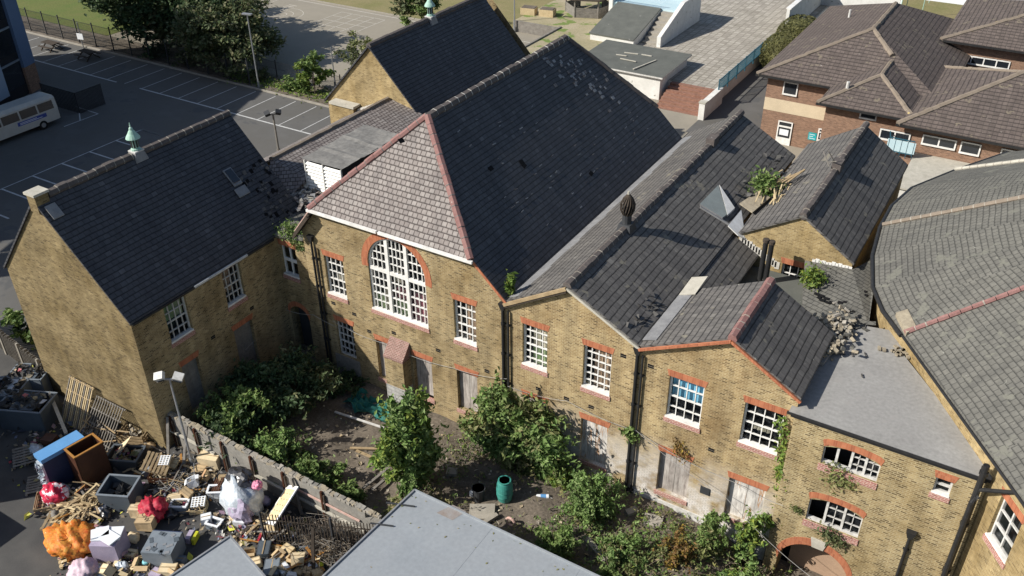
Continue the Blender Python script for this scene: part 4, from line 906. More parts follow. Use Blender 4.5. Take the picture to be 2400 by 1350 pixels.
for j in range(NYF + 1):
    for i in range(NXF + 1):
        u, v = i / NXF, j / NYF; mb.v.append((X0 - .1 + (X1 - X0 + .2) * u, Y0 - .1 + (Y1 - Y0 + .3) * v, Z1 + .03 - .14 * math.exp(-((u - .75) ** 2 + (v - .72) ** 2) * 12) + random.uniform(-.012, .02) + (.05 if j in (6, 13) else 0)))
for j in range(NYF):
    for i in range(NXF): q = b0 + j * (NXF + 1) + i; mb.f.append((q, q + 1, q + NXF + 2, q + NXF + 1)); mb.m.append(k)
mb.box(X1 - .06, X1 - .02, Y0 + .03, Y1, Z0 + .2, Z1 - .02, 'iron_black'); mb.build('felt_top', ph)
mb = MB()
for i in range(170):
    x_, y_ = random.gauss(-31.9, .75), random.gauss(30.2, .55); x_ += .9; z_ = 7.8 + random.uniform(.05, .35)
    mb.obox((x_, y_, z_), random.uniform(.2, .42), random.uniform(.15, .26), .02, Reul(random.gauss(0, .35), random.gauss(0, .35), random.uniform(0, 3)), random.choice(('slate_light', 'stone_cap', 'felt_grey', 'lead')))
tag(mb.build('slate_heap'), 'heap of broken slates below the white plant housing', 'slates', kind='stuff')
# ------------------------------------------------------------------ second hall behind
h2 = root('rear_hall', (-35.4, 41.5, 0), 'second slate-roofed hall behind with a yellow brick gable and green ridge ventilator', 'school building', 'wings of the old brick school')
F5 = Fr((0, 41.5, 0), (1, 0, 0)); mb = MB(); mb.wall(F5, [(-39.2, -1), (-31.6, -1), (-31.6, 8.0), (-35.3, 12.0), (-39.2, 8.0)], [], 'gable_brick'); solid(mb, -39.2, -31.6, 41.5, 55, -1, 8, 'stock_brick', 's'); mb.face([(-31.6, 55, 8), (-39.2, 55, 8), (-35.3, 55, 12)], 'stock_brick'); mb.build('wall', h2)
rf5 = roofpart(h2, 'roof', [[(-35.3, 41.35, 12.15), (-31.2, 41.35, 7.75), (-31.2, 54.2, 7.75), (-35.3, 54.2, 12.15)], [(-35.3, 41.35, 12.15), (-35.3, 54.2, 12.15), (-39.4, 54.2, 7.9), (-39.4, 41.35, 7.9)]], 'slate_dark')
ridge(rf5, [(-35.3, 41.4, 12.2), (-35.3, 47.45, 12.2)], 'ridge_dark', joint='ridge_dark'); ridge(rf5, [(-35.3, 48.25, 12.2), (-35.3, 54.2, 12.2)], 'ridge_dark', joint='ridge_dark')
vent_turret(rf5, (-35.3, 47.85, 12.15), .78)
mb = MB(); mb.box(-38.4, -36.6, 40.9, 41.49, -1, 8.0, 'gable_brick'); mb.box(-38.5, -36.5, 40.8, 41.6, 8.0, 8.15, 'stone_cap'); mb.build('chimney_stack', h2)
# ------------------------------------------------------------------ modern tiled building, upper right
mo = root('tiled_school_block', (-8, 67, 0), 'modern brown brick building under joined hipped tile roofs', 'school building')
ZE = 5.5
mb = MB(); solid(mb, -18.0, -6.0, 67.6, 86, -.5, ZE - .05, 'brown_brick'); solid(mb, -12.6, -6.9, 64.0, 67.6, -.5, ZE - .05, 'brown_brick', 'n'); solid(mb, -7.0, 8, 62.8, 75, -.5, ZE - .05, 'brown_brick'); solid(mb, -7.2, 9, 79.4, 90, -.5, 6.6, 'brown_brick')
mb.face([(-18.0, 67.58, 2.55), (-12.6, 67.58, 2.55), (-12.6, 67.58, 3.55), (-18.0, 67.58, 3.55)], 'cream_panel'); mb.face([(-6.95, 62.78, 2.3), (8, 62.78, 2.3), (8, 62.78, 3.2), (-6.95, 62.78, 3.2)], 'cream_panel'); mb.build('wall', mo)
A1 = (-12, 73, 8.4); A2 = (-12, 81, 8.4); P2 = (-9.8, 66.9, 7.05); P2b = (-9.8, 72.4, 7.05); P3 = (-1.1, 68.5, 8.3); P3b = (-1.1, 68.7, 8.3); P4 = (.5, 85, 9.3)
r1 = roofpart(mo, 'roof', [[(-18.7, 67, ZE), (-5.3, 67, ZE), A1], [(-18.7, 88, ZE), (-18.7, 67, ZE), A1, A2], [(-5.3, 67, ZE), (-5.3, 88, ZE), A2, A1], [(-5.3, 88, ZE), (-18.7, 88, ZE), A2]], 'roof_tile')
ridge(r1, [A1, (-18.7, 67, ZE + .03)], 'ridge_brown', joint='ridge_brown', r=.16); ridge(r1, [A1, A2], 'ridge_brown', joint='ridge_brown', r=.16); ridge(r1, [A1, (-9.9, 70.6, 7.4)], 'ridge_brown', joint='ridge_brown', r=.15)
r2_ = roofpart(mo, 'roof', [[(-13.1, 63.4, ZE), (-6.5, 63.4, ZE), P2], [(-13.1, 70, ZE), (-13.1, 63.4, ZE), P2, P2b], [(-6.5, 63.4, ZE), (-6.5, 74, ZE + .05), (-9.8, 73, 7.1), P2]], 'roof_tile')
ridge(r2_, [P2, (-13.1, 63.4, ZE + .03)], 'ridge_brown', joint='ridge_brown', r=.15); ridge(r2_, [P2, (-6.5, 63.4, ZE + .03)], 'ridge_brown', joint='ridge_brown', r=.15); ridge(r2_, [P2, P2b], 'ridge_brown', joint='ridge_brown', r=.14)
r3_ = roofpart(mo, 'roof', [[(-7.4, 62.2, ZE + .05), (8.5, 62.2, ZE + .05), P3], [(-7.4, 75.2, ZE + .05), (-7.4, 62.2, ZE + .05), P3], [(8.5, 62.2, ZE + .05), (8.5, 75.2, ZE + .05), P3], [(8.5, 75.2, ZE + .05), (-7.4, 75.2, ZE + .05), P3]], 'roof_tile')
ridge(r3_, [P3, (-7.4, 62.2, ZE + .08)], 'ridge_brown', joint='ridge_brown', r=.17); ridge(r3_, [P3, (-7.4, 75.2, ZE + .08)], 'ridge_brown', joint='ridge_brown', r=.14)
r4_ = roofpart(mo, 'roof', [[(-7.7, 78.7, 6.7), (9, 78.7, 6.7), P4], [(-7.7, 92, 6.7), (-7.7, 78.7, 6.7), P4], [(9, 78.7, 6.7), (9, 92, 6.7), P4]], 'roof_tile')
ridge(r4_, [P4, (-7.7, 78.7, 6.73)], 'ridge_brown', joint='ridge_brown', r=.16)
mb = MB(); mb.box(-18.8, -13.0, 66.88, 67, ZE - .2, ZE - .05, 'iron_black'); mb.build('gutter', mo)
mb = MB(); mb.box(-13.2, -7.3, 63.28, 63.4, ZE - .2, ZE - .05, 'iron_black'); mb.build('gutter', mo)
mb = MB(); mb.box(-7.5, 8.5, 62.08, 62.2, ZE - .17, ZE - .02, 'iron_black'); mb.build('gutter', mo)
mb = MB(); mb.box(-7.8, 9, 78.58, 78.7, 6.5, 6.65, 'iron_black'); mb.build('gutter', mo)
mb = MB(); mb.tube([(-11.6, 65.0, 6.0), (-11.6, 65.0, 6.75)], .12, 'old_white', 8); mb.build('vent_pipe', r2_)
mb = MB(); mb.tube([(-15.3, 80, 6.9), (-15.3, 80, 7.6)], .1, 'old_white', 8); mb.build('vent_pipe', r1)
def modwin(F, tl, br, bays, name='window', label=None, door=False):
    u0, z1 = F.uz(*tl); u1, z0 = F.uz(*br); mb = MB(); f = .09
    mb.fbox(F, u0, u1, z0, z1, .0, .05, 'dark_glass'); 
    for i in range(bays + 1):
        u = u0 + (u1 - u0) * i / bays; mb.fbox(F, u - f / 2, u + f / 2, z0, z1, .04, .09, 'white_paint')
    mb.fbox(F, u0, u1, z1 - f, z1, .04, .085, 'white_paint'); mb.fbox(F, u0 - .05, u1 + .05, z0, z0 + f * 1.2, .04, .13, 'white_paint')
    if door: mb.fbox(F, u0, u1, z0, z0 + (z1 - z0) * .36, .05, .08, 'white_paint'); mb.fbox(F, u0, u1, z0 + (z1 - z0) * .76, z0 + (z1 - z0) * .82, .05, .086, 'white_paint'); mb.fbox(F, u0 + .15, u1 - .2, z0 + (z1 - z0) * .45, z0 + (z1 - z0) * .68, .051, .056, 'plastic_white')
    w = mb.build(name, mo)
    if label: w['label'] = label
M1 = Fr((0, 67.6, 0), (1, 0, 0)); M2 = Fr((0, 64.0, 0), (1, 0, 0)); M3 = Fr((0, 62.8, 0), (1, 0, 0)); M4 = Fr((0, 79.4, 0), (1, 0, 0))
modwin(M1, (1840, 190), (1866, 226), 1); modwin(M1, (1827, 281), (1848, 346), 1, 'door', None, True); modwin(M1, (1921, 300), (1940, 345), 1, 'door', None, True)
modwin(M2, (2019, 259), (2052, 283), 1); modwin(M3, (2066, 300), (2128, 338), 2); modwin(M3, (2166, 314), (2236, 352), 2); modwin(M3, (2256, 330), (2292, 366), 1); modwin(M3, (2350, 347), (2392, 383), 1); modwin(M4, (2250, 126), (2362, 164), 4)
u, z = M1.uz(1896, 309); mb = MB(); mb.fbox(M1, u, u + .62, z - .6, z, .0, .04, 'sign_teal')
for k_, ww in enumerate((.42, .3, .46)): mb.fbox(M1, u + .08, u + .08 + ww, z - .17 - .16 * k_, z - .13 - .16 * k_, .04, .045, 'plastic_white')
mb.build('wall_sign', mo)
mb = MB(); mb.bar((-7.6, 61.6, 3.75), (-6.0, 61.6, 3.75), .06, .06, 'rail_blue'); mb.bar((-7.6, 61.6, 4.7), (-6.0, 61.6, 4.7), .06, .06, 'rail_blue'); mb.bar((-7.6, 61.6, 4.7), (-7.8, 62.6, 4.7), .06, .06, 'rail_blue')
for i in range(5): mb.bar((-7.6 + .4 * i, 61.6, 3.4), (-7.6 + .4 * i, 61.6, 4.7), .04, .04, 'rail_blue')
mb.box(-7.7, -5.9, 61.58, 61.62, 3.8, 4.6, 'pale_blue'); mb.build('balcony_rail', mo)
mb = MB(); mb.box(-7.9, -5.85, 61.5, 62.8, -.5, 3.4, 'brown_brick'); mb.box(-5.85, 3, 56.8, 62.75, -.5, 3.4, 'white_render'); mb.box(-5.95, 3, 56.7, 62.77, 3.4, 3.5, 'stone_cap'); mb.build('flat_annexe', mo)
# terrace furniture
sh = root('flat_roof_shed', (-32, 71.4, 0), 'white rendered shed with patched dark felt roof behind the tall hall', 'shed')
mb = MB(); mb.prism(rect(-36.4, -28.3, 71.4, 77.6), -.2, 2.0, 'white_render'); mb.build('wall', sh)
mb = MB(); mb.slab([(-36.7, 71.1, 2.12), (-28.0, 71.1, 2.12), (-28.0, 77.9, 2.25), (-36.7, 77.9, 2.25)], .14, 'dark_felt', 'old_white')
for p, q in (((-33.6, 75.3), (-32.3, 75.5)), ((-32.0, 75.6), (-31.0, 75.6)), ((-33.2, 73.6), (-31.6, 73.5)), ((-31, 71.6), (-30.2, 74.8)), ((-34, 74.4), (-33, 74.5))): mb.bar((p[0], p[1], 2.24), (q[0], q[1], 2.25), .12, .06, 'stone_cap')
mb.build('roof', sh)
st = root('terrace_steps', (-25.6, 70, 0), 'broad flight of red brick steps rising to the paved terrace', 'steps')
mb = MB()
for i in range(8): mb.box(-27.9, -23.7, 69.6 + i * .45, 73.22, -.2 + i * .17, .0 + i * .172, 'step_brick')
mb.build('treads', st); mb = MB(); mb.box(-23.7, -23.2, 68.9, 73.3, -.1, 1.45, 'white_render'); mb.box(-23.75, -23.15, 68.85, 69.5, 1.45, 1.55, 'stone_cap'); mb.build('end_wall', st)
rl = root('blue_railing', (-23.4, 80, 1.2), 'blue metal railing along the terrace edge beside the hedge', 'railing')
mb = MB(); mb.bar((-23.4, 72.6, 2.3), (-23.4, 86.4, 2.3), .07, .06, 'rail_blue'); mb.bar((-23.4, 72.6, 1.35), (-23.4, 86.4, 1.35), .06, .05, 'rail_blue')
for i in range(92): mb.bar((-23.4, 72.6 + i * .15, 1.35), (-23.4, 72.6 + i * .15, 2.3), .035, .03, 'rail_blue')
mb.build('rails', rl)
for i in range(7): mb = MB(); mb.bar((-23.4, 72.6 + i * 2.3, 1.0), (-23.4, 72.6 + i * 2.3, 2.4), .09, .09, 'rail_blue'); mb.build('post', rl)
hg = root('clipped_hedge', (-21.6, 88, 0), 'rounded clipped olive hedge beside the blue railing and tiled building', 'hedge')
mb = MB()
for c, r, n in (((-21.7, 84.8, 1.6), (1.7, 2.6, 1.5), 6000), ((-21.8, 90.2, 1.7), (1.8, 3.2, 1.6), 7000)):
    d = RNG.normal(size=(n, 3)); d /= np.linalg.norm(d, axis=1)[:, None]; d = np.sign(d) * np.abs(d) ** .75; cards(mb, np.array(c) + d * np.array(r) * RNG.uniform(.95, 1.03, (n, 1)), .09, 'hedge_leaf', .6)
    ico(mb, c, (r[0] * .93, r[1] * .93, r[2] * .93), 'hedge_leaf', 2, .03)
mb.build('foliage', hg); mb = MB(); mb.tube([(-21.7, 84.8, 0), (-21.7, 84.8, 1)], .12, 'trunk'); mb.tube([(-21.8, 90, 0), (-21.8, 90, 1)], .12, 'trunk'); mb.build('stem', hg)
gw = root('white_garden_wall', (-23, 99, 1.2), 'white rendered wall beyond the hedge at the terrace corner', 'wall')
mb = MB(); mb.box(-23.4, -23.1, 91, 104, 0, 3.8, 'white_render'); mb.box(-23.1, -15.0, 103.8, 104, 0, 3.8, 'white_render'); mb.build('wall', gw); mb = MB(); mb.box(-23.5, -23.0, 91, 104.1, 3.8, 3.9, 'white_paint'); mb.build('coping', gw)
for k, (x, y, s_) in enumerate(((-17.5, 110, 4.2), (-11, 113, 5), (-4.5, 115.5, 5.5), (1.5, 117, 5))):
    t = root('white_canopy', (x, y, 0), ['small white canopy tent nearest the white garden wall', 'second white canopy tent from the garden wall', 'third white canopy tent behind the tiled roofs', 'white canopy tent at the far right top corner'][k], 'canopy', 'white canopies beyond the tiled building')
    mb = MB(); mb.face([(x - s_ / 2, y - 2, 2.2), (x + s_ / 2, y - 2, 2.2), (x, y, 3.6)], 'plastic_white'); mb.face([(x + s_ / 2, y - 2, 2.2), (x + s_ / 2, y + 2, 2.2), (x, y, 3.6)], 'plastic_white'); mb.face([(x - s_ / 2, y + 2, 2.2), (x - s_ / 2, y - 2, 2.2), (x, y, 3.6)], 'plastic_white'); mb.face([(x + s_ / 2, y + 2, 2.2), (x - s_ / 2, y + 2, 2.2), (x, y, 3.6)], 'plastic_white')
    mb.face([(x - s_ / 2, y - 2.01, 1.3), (x + s_ / 2, y - 2.01, 1.3), (x + s_ / 2, y - 2, 2.2), (x - s_ / 2, y - 2, 2.2)], 'plastic_white'); mb.build('cover', t)
    for a, b in ((-1, -1), (1, -1), (1, 1), (-1, 1)): mb = MB(); mb.tube([(x + a * s_ / 2, y + b * 2, 0), (x + a * s_ / 2, y + b * 2, 2.2)], .05, 'copper_green', 6); mb.build('leg', t)
# play mound with slope, steps and pale blue deck
pm = root('play_platform', (-36, 84, 1.2), 'raised play platform with a dark ramp, steps and pale blue deck on the terrace', 'play platform')
mb = MB(); mb.hexa([(-39.6, 80.2, 1.1), (-34.9, 80.2, 1.1), (-34.9, 86.5, 1.1), (-39.6, 86.5, 1.1), (-39.6, 80.2, 1.75), (-34.9, 80.2, 1.75), (-34.9, 86.5, 3.25), (-39.6, 86.5, 3.25)], 'white_render'); mb.build('ramp_base', pm)
mb = MB(); mb.slab([(-39.7, 80.1, 1.86), (-34.85, 80.1, 1.86), (-34.85, 86.5, 3.38), (-39.7, 86.5, 3.38)], .1, 'dark_felt'); mb.build('ramp', pm)
mb = MB()
for i in range(7): mb.box(-34.6, -32.9, 81.6 + i * .72, 86.6, 1.1 + i * .28, 1.38 + i * .29, 'slab_stone')
mb.build('steps', pm); mb = MB(); mb.hexa([(-32.9, 81.2, 1.1), (-32.5, 81.2, 1.1), (-32.5, 86.8, 1.1), (-32.9, 86.8, 1.1), (-32.9, 81.2, 2.2), (-32.5, 81.2, 2.2), (-32.5, 86.8, 4.2), (-32.9, 86.8, 4.2)], 'white_render'); mb.box(-32.9, -32.5, 86.8, 91.5, 1.1, 4.2, 'white_render'); mb.box(-40.6, -40.2, 86.3, 91.5, 1.1, 4.2, 'white_render'); mb.box(-40.2, -32.9, 91.1, 91.5, 1.1, 4.2, 'white_render'); mb.build('flank_wall', pm)
mb = MB(); mb.box(-40.2, -32.9, 86.55, 91.1, 1.1, 3.3, 'pale_blue'); mb.build('deck', pm); mb = MB(); mb.bar((-40.2, 86.5, 4.1), (-35, 86.5, 4.1), .08, .08, 'pale_blue'); mb.bar((-40.2, 86.5, 3.7), (-35, 86.5, 3.7), .06, .06, 'pale_blue'); mb.build('guard_rail', pm)
hx = root('hexagonal_shelter', (-44, 88.5, 1.15), 'hexagonal timber shelter with boarded half walls on sandy ground', 'shelter')
hp_ = [(-44 + 2.5 * math.cos(math.pi / 3 * i + .35), 88.5 + 2.5 * math.sin(math.pi / 3 * i + .35)) for i in range(6)]
for i in range(6):
    a, b = hp_[i], hp_[(i + 1) % 6]; mb = MB(); mb.tube([(a[0], a[1], 1.1), (a[0], a[1], 3.2)], .09, 'timber_grey', 6); mb.build('post', hx)
    if i == 1: continue
    mb = MB()
    for j in range(6): mb.bar((a[0], a[1], 1.25 + j * .17), (b[0], b[1], 1.25 + j * .17), .05, .15, 'timber_grey')
    mb.build('half_wall', hx)
mb = MB()
for i in range(6):
    a, b = hp_[i], hp_[(i + 1) % 6]; ex = lambda p: (-44 + (p[0] + 44) * 1.2, 88.5 + (p[1] - 88.5) * 1.2, 3.1)
    mb.slab([ex(a), ex(b), (-44, 88.5, 4.4)], .08, 'trunk')
mb.build('roof', hx)
for k, (px, py) in enumerate(((1240, 32), (1283, 36))):
    p = az(px, py, 1.15); t = root('timber_planter', (p.x, p.y, 1.15), ['left-hand low timber planter by the sandy ground', 'right-hand low timber planter nearest the hexagonal shelter'][k], 'planter', 'timber planters by the shelter')
    mb = MB(); mb.obox((p.x, p.y, 1.5), 1.6, 1.2, .7, Rz(.2), 'timber_pale'); mb.build('box', t); mb = MB(); mb.obox((p.x, p.y, 1.87), 1.45, 1.05, .06, Rz(.2), 'dirt'); mb.build('soil', t)
# ------------------------------------------------------------------ poles and lamps
def pole(name, x, y, h, lab, cat, heads=0, r=.07, mat='galv', ang=0, z=0):
    t = root(name, (x, y, z), lab, cat); mb = MB(); mb.tube([(x, y, z), (x, y, z + h)], [r, r * .75], mat, 8); mb.lathe([(r * 1.6, z), (r * 1.5, z + .6)], (x, y, 0), mat, 8); mb.build('pole', t)
    if heads == 1:
        mb = MB(); mb.bar((x - .45, y - .1, z + h), (x + .45, y + .1, z + h), .3, .12, mat); mb.build('lamp_head', t)
    if heads == 2:
        d = Vector((math.cos(ang), math.sin(ang), 0)); mb = MB(); mb.bar(Vector((x, y, z + h)) - d * .55, Vector((x, y, z + h)) + d * .55, .07, .07, mat); mb.build('cross_arm', t)
        for s_ in (-1, 1):
            c = Vector((x, y, z + h + .16)) + d * .42 * s_; R = Reul(.6, .3 * s_, ang); mb = MB(); mb.obox(c, .42, .34, .2, R, 'plastic_dark' if mat == 'timber_grey' else 'old_white'); mb.obox(c + R @ Vector((0, -.08, -.11)), .36, .28, .02, R, 'dark_glass'); mb.build('floodlight', t)
    return t
pole('lamp_post', -61, 55.8, 6.7, 'tall grey lamp post at the edge of the planted strip', 'lamp post', 1)
pole('lamp_post', -55, 59.4, 3.7, 'short grey post standing by the young bright tree', 'post', 0, .06)
t = az(655, 365); pole('floodlight_pole', t.x, t.y, 3.4, 'pole with twin dark floodlights between car park bays and slate roofs', 'floodlight', 2, .09, 'timber_grey', .9)
pole('floodlight_pole', -28.4, 18.3, 5.2, 'slim pole with twin white floodlights beside the yard wall', 'floodlight', 2, .06, 'galv', .5)
t = az(1206, 75, 0); pole('lamp_post', t.x, t.y, 5.5, 'pale post rising behind the rear hall roof', 'lamp post', 1, .08)
t = root('sign_post', (-88, 56, 0), 'post with white notice board by the mesh fence', 'sign'); p = az(196, 112); t.location = (p.x, p.y, 0)
mb = MB(); mb.tube([(p.x, p.y, 0), (p.x, p.y, 2.6)], .06, 'galv', 6); mb.build('post', t); mb = MB(); mb.obox((p.x + .05, p.y - .1, 1.2), .75, .05, .6, Rz(.2), 'plastic_white'); mb.build('notice', t)
# mesh fence along the car park
fn = root('mesh_fence', (-82, 55.9, 0), 'dark mesh fence between the far parking bays and lawn', 'fence')
mb = MB()
for i in range(210): mb.bar((-100 + i * .18, 55.95, .1), (-100 + i * .18, 55.95, 2.3), .022, .022, 'iron_black')
for z in (.15, .8, 1.5, 2.25): mb.bar((-100, 55.95, z), (-62.3, 55.95, z), .03, .03, 'iron_black')
mb.build('mesh_panel', fn)
for i in range(15): mb = MB(); mb.bar((-100 + 2.7 * i, 55.9, 0), (-100 + 2.7 * i, 55.9, 2.5), .1, .1, 'plastic_dark'); mb.build('post', fn)
f2 = root('low_mesh_fence', (-55, 58.6, 0), 'thin wire fence between the planted strip and playground', 'fence')
mb = MB()
for i in range(110): mb.bar((-64 + i * .12, 58.6, .1), (-64 + i * .12, 58.6, 1.5), .014, .014, 'iron_black')
for z in (.2, .85, 1.5): mb.bar((-64, 58.6, z), (-50.8, 58.6, z), .02, .02, 'iron_black')
mb.build('mesh_panel', f2)
for i in range(6): mb = MB(); mb.bar((-64 + 2.6 * i, 58.6, 0), (-64 + 2.6 * i, 58.6, 1.7), .07, .07, 'iron_black'); mb.build('post', f2)
for k, (px, py) in enumerate(((122, 116), (208, 137))):
    p = az(px, py); t = root('picnic_bench', (p.x, p.y, 0), ['brown slatted picnic bench standing nearer the tower in the far bays', 'brown slatted picnic bench standing nearer the trees in the far bays'][k], 'bench', 'picnic benches on the car park edge')
    mb = MB()
    for j in range(5): mb.obox((p.x, p.y - .36 + j * .18, .74), 1.9, .15, .05, Rz(0), 'trunk')
    mb.build('tabletop', t)
    for s_ in (-1, 1):
        mb = MB(); mb.obox((p.x, p.y + s_ * .72, .45), 1.9, .28, .05, Rz(0), 'trunk'); mb.build('seat', t)
        mb = MB(); mb.bar((p.x + s_ * .7, p.y - .75, 0), (p.x + s_ * .7, p.y + .1, .72), .09, .09, 'trunk'); mb.bar((p.x + s_ * .7, p.y + .75, 0), (p.x + s_ * .7, p.y - .1, .72), .09, .09, 'trunk'); mb.build('leg', t)
# ------------------------------------------------------------------ tower block at far left
tw = root('tower_block', (-75, 30, 0), 'tall blue-clad block with dark window strips at the far left', 'building')
TR, TF = Vector((-78.5, 45.6, 0)), Vector((-66.8, 15.0, 0)); TB, TG = TR + Vector((-13, .5, 0)), TF + Vector((-14, -2.9, 0))
mb = MB(); mb.prism([(p.x, p.y) for p in (TF, TR, TB, TG)], 0, 16.7, 'tower_dark'); mb.build('wall', tw)
ft = Fr(TF, TR - TF); Lt = (TR - TF).length
u = Lt; k = 0
while u > 2:
    mb = MB(); mb.fbox(ft, u - 1.5, u, 2.4, 16.7, 0, .3, 'cladding_blue'); mb.build('pilaster', tw)
    mb = MB(); mb.fbox(ft, u - 7.6, u - 4.2, 1.0 if k else   .8, 16.7, 0, .22, 'cladding_pale'); mb.build('cladding_panel', tw)
    mb = MB()
    for z in range(5): mb.fbox(ft, u - 4.1, u - 1.6, 1.0 + 2.9 * z, 3.1 + 2.9 * z, 0, .05, 'dark_glass'); mb.fbox(ft, u - 4.1, u - 1.6, 3.1 + 2.9 * z, 3.25 + 2.9 * z, 0, .12, 'plastic_grey')
    mb.build('window_strip', tw); u -= 7.6; k += 1
mb = MB(); mb.fbox(ft, Lt - 1.5, Lt, 0, 2.4, 0, .25, 'brown_brick'); mb.build('base_pier', tw)
bs_ = root('bin_enclosure', (-72.4, 44.6, 0), 'dark slatted bin enclosure behind the minibus', 'enclosure'); mb = MB()
for i in range(24): mb.box(-74.6 + i * .2, -74.54 + i * .2, 43.4, 43.46, 0, 1.9, 'tower_dark'); mb.box(-69.86, -69.8, 43.4 + i * .11, 43.44 + i * .11, 0, 1.9, 'tower_dark')
mb.bar((-74.6, 43.4, 1.85), (-69.8, 43.4, 1.85), .06, .06, 'tower_dark'); mb.bar((-69.8, 43.4, 1.85), (-69.8, 46, 1.85), .06, .06, 'tower_dark'); mb.build('slats', bs_)
# ------------------------------------------------------------------ minibus
bx, by0, by1 = -69.4, 33.6, 41.35
vb = root('minibus', (bx - 1, 37.5, 0), 'cream minibus with dark side windows and blue side stripe parked in shade', 'minibus')
mb = MB()
prof = [(bx, .45), (bx, 1.35), (bx - .12, 2.25), (bx - .35, 2.5), (bx - 1.65, 2.5), (bx - 1.88, 2.25), (bx - 2.0, 1.35), (bx - 2.0, .45)]
def ring(y, s_, zt): return [Vector((bx - 1 + (x - bx + 1) * s_, y, min(z, zt) if z > 1 else z)) for x, z in prof]
ys = [(by0, .94, 1.25), (by0 + .7, .98, 1.3), (by0 + 1.5, 1, 2.5), (by1 - .25, 1, 2.5), (by1, .95, 2.38)]
rg = [ring(*q) for q in ys]
for a, b in zip(rg[:-1], rg[1:]):
    for i in range(len(prof) - 1): mb.face([a[i], b[i], b[i + 1], a[i + 1]], 'van_white')
mb.face(rg[0], 'van_white'); mb.face(rg[-1][::-1], 'van_white'); mb.build('body', vb)
for i, (a, b) in enumerate(((35.3, 36.3), (36.45, 37.9), (38.05, 39.5), (39.65, 41.0))):
    mb = MB(); t0 = (1.45, 2.12); mb.face([(bx + .012, a, t0[0]), (bx + .012, b, t0[0]), (bx - .085, b, t0[1]), (bx - .085, a, t0[1])], 'dark_glass'); mb.build('side_window', vb)
mb = MB(); mb.box(bx, bx + .01, 37.6, 40.2, .98, 1.3, 'sign_blue'); mb.box(bx + .01, bx + .014, 37.8, 39.3, 1.16, 1.2, 'plastic_white'); mb.box(bx + .01, bx + .014, 37.8, 39.8, 1.06, 1.1, 'plastic_white'); mb.build('side_stripe', vb)
for y in (35.0, 39.7):
    for x in (bx - .12, bx - 1.88):
        mb = MB(); mb.tube([(x - .12, y, .38), (x + .13, y, .38)], .38, 'rubber', 16); w = mb.build('wheel', vb); mb = MB(); mb.tube([(x - .125, y, .38), (x + .14, y, .38)], .2, 'galv', 12); mb.build('hub', w)
mb = MB(); mb.box(bx - 1.9, bx - .1, by1 - .02, by1 + .1, .45, .65, 'plastic_dark'); mb.build('bumper', vb)
mb = MB(); mb.face([(bx - 1.75, by1 + .005, 1.4), (bx - .25, by1 + .005, 1.4), (bx - .35, by1 - .07, 2.2), (bx - 1.65, by1 - .07, 2.2)][::-1], 'dark_glass'); mb.build('rear_window', vb)
# ------------------------------------------------------------------ trees
def tree(name, x, y, h, r, n, leaf, mat, lab, cat='tree', group=None, zc=.58, z0=0, lobes=7, trunk_r=.16, seed=1, flat=.5):
    rg = np.random.default_rng(seed); t = root(name, (x, y, z0), lab, cat, group)
    mb = MB(); tops = []
    for i in range(lobes):
        a = 2 * math.pi * i / lobes + rg.uniform(-.4, .4); d = r * rg.uniform(.35, .72) if i else 0
        tops.append((x + d * math.cos(a), y + d * math.sin(a), z0 + h * rg.uniform(max(.14, zc - .14), .84) if i else z0 + h * .8))
    mb.tube([(x, y, z0 - .1), (x + .05, y, z0 + h * .25), (x, y + .05, z0 + h * .5)], [trunk_r, trunk_r * .8, trunk_r * .5], 'trunk', 8)
    for p in tops: mb.tube([(x, y, z0 + h * .22), ((x + p[0]) / 2, (y + p[1]) / 2, z0 + h * .45), p], [trunk_r * .5, trunk_r * .3, .02], 'trunk', 6)
    mb.build('trunk', t); mb = MB(); m_ = mat if isinstance(mat, (list, tuple)) else (mat,)
    for i, p in enumerate(tops):
        k = n // lobes; rr = (r * rg.uniform(.42, .62), r * rg.uniform(.42, .62), h * rg.uniform(.16, .26))
        cards(mb, blob_pts(p, rr, k, .4, rg, z0 + .1), leaf, m_[i % len(m_)], flat, .55, .45, rg)
    mb.build('crown', t); return t
tg = 'trees behind the car park'
tree('dark_tree', -85, 61.5, 8.5, 4.2, 7000, .26, 'leaf_dark', 'dark evergreen tree at the left of the clump, by the bright lawn', 'tree', tg, seed=2, zc=.3)
tree('dark_tree', -78.5, 60, 10.5, 5.0, 15000, .24, ['leaf_dark', 'leaf_tree'], 'tallest dark tree in the middle of the clump behind the bays', 'tree', tg, seed=3, zc=.25, lobes=14)
tree('dark_tree', -73, 61.5, 9.5, 4.6, 13000, .24, 'leaf_dark', 'dark tree at the right of the clump, overhanging the playground', 'tree', tg, seed=4, zc=.28, lobes=13)
tree('dark_tree', -83, 66, 7, 4.2, 4200, .3, 'leaf_dark', 'dark tree at the back of the clump, nearest the playground circle', 'tree', tg, seed=14, zc=.28, lobes=11)
tree('spreading_tree', -67.3, 58.9, 6.2, 4.8, 15000, .2, 'leaf_tree', 'low spreading olive tree behind the tall lamp post', 'tree', tg, seed=5, zc=.3, lobes=16)
tree('young_tree', -55.3, 57, 3.9, 1.7, 2600, .16, ['leaf_bush', 'leaf_bright'], 'young bright green tree between lamp post and brick gable', 'tree', tg, seed=6, zc=.4, trunk_r=.06)
tree('bare_shrub', -53.6, 62.3, 5.0, 2.4, 2600, .14, ['leaf_olive', 'leaf_tree'], 'thin olive tree against the rear hall gable', 'tree', tg, seed=7, zc=.3)
tree('broad_tree', -57.8, 77.5, 6.2, 3.0, 4200, .2, ['leaf_bush', 'leaf_tree'], 'green tree behind the rear hall ventilator', 'tree', tg, seed=8, zc=.3)
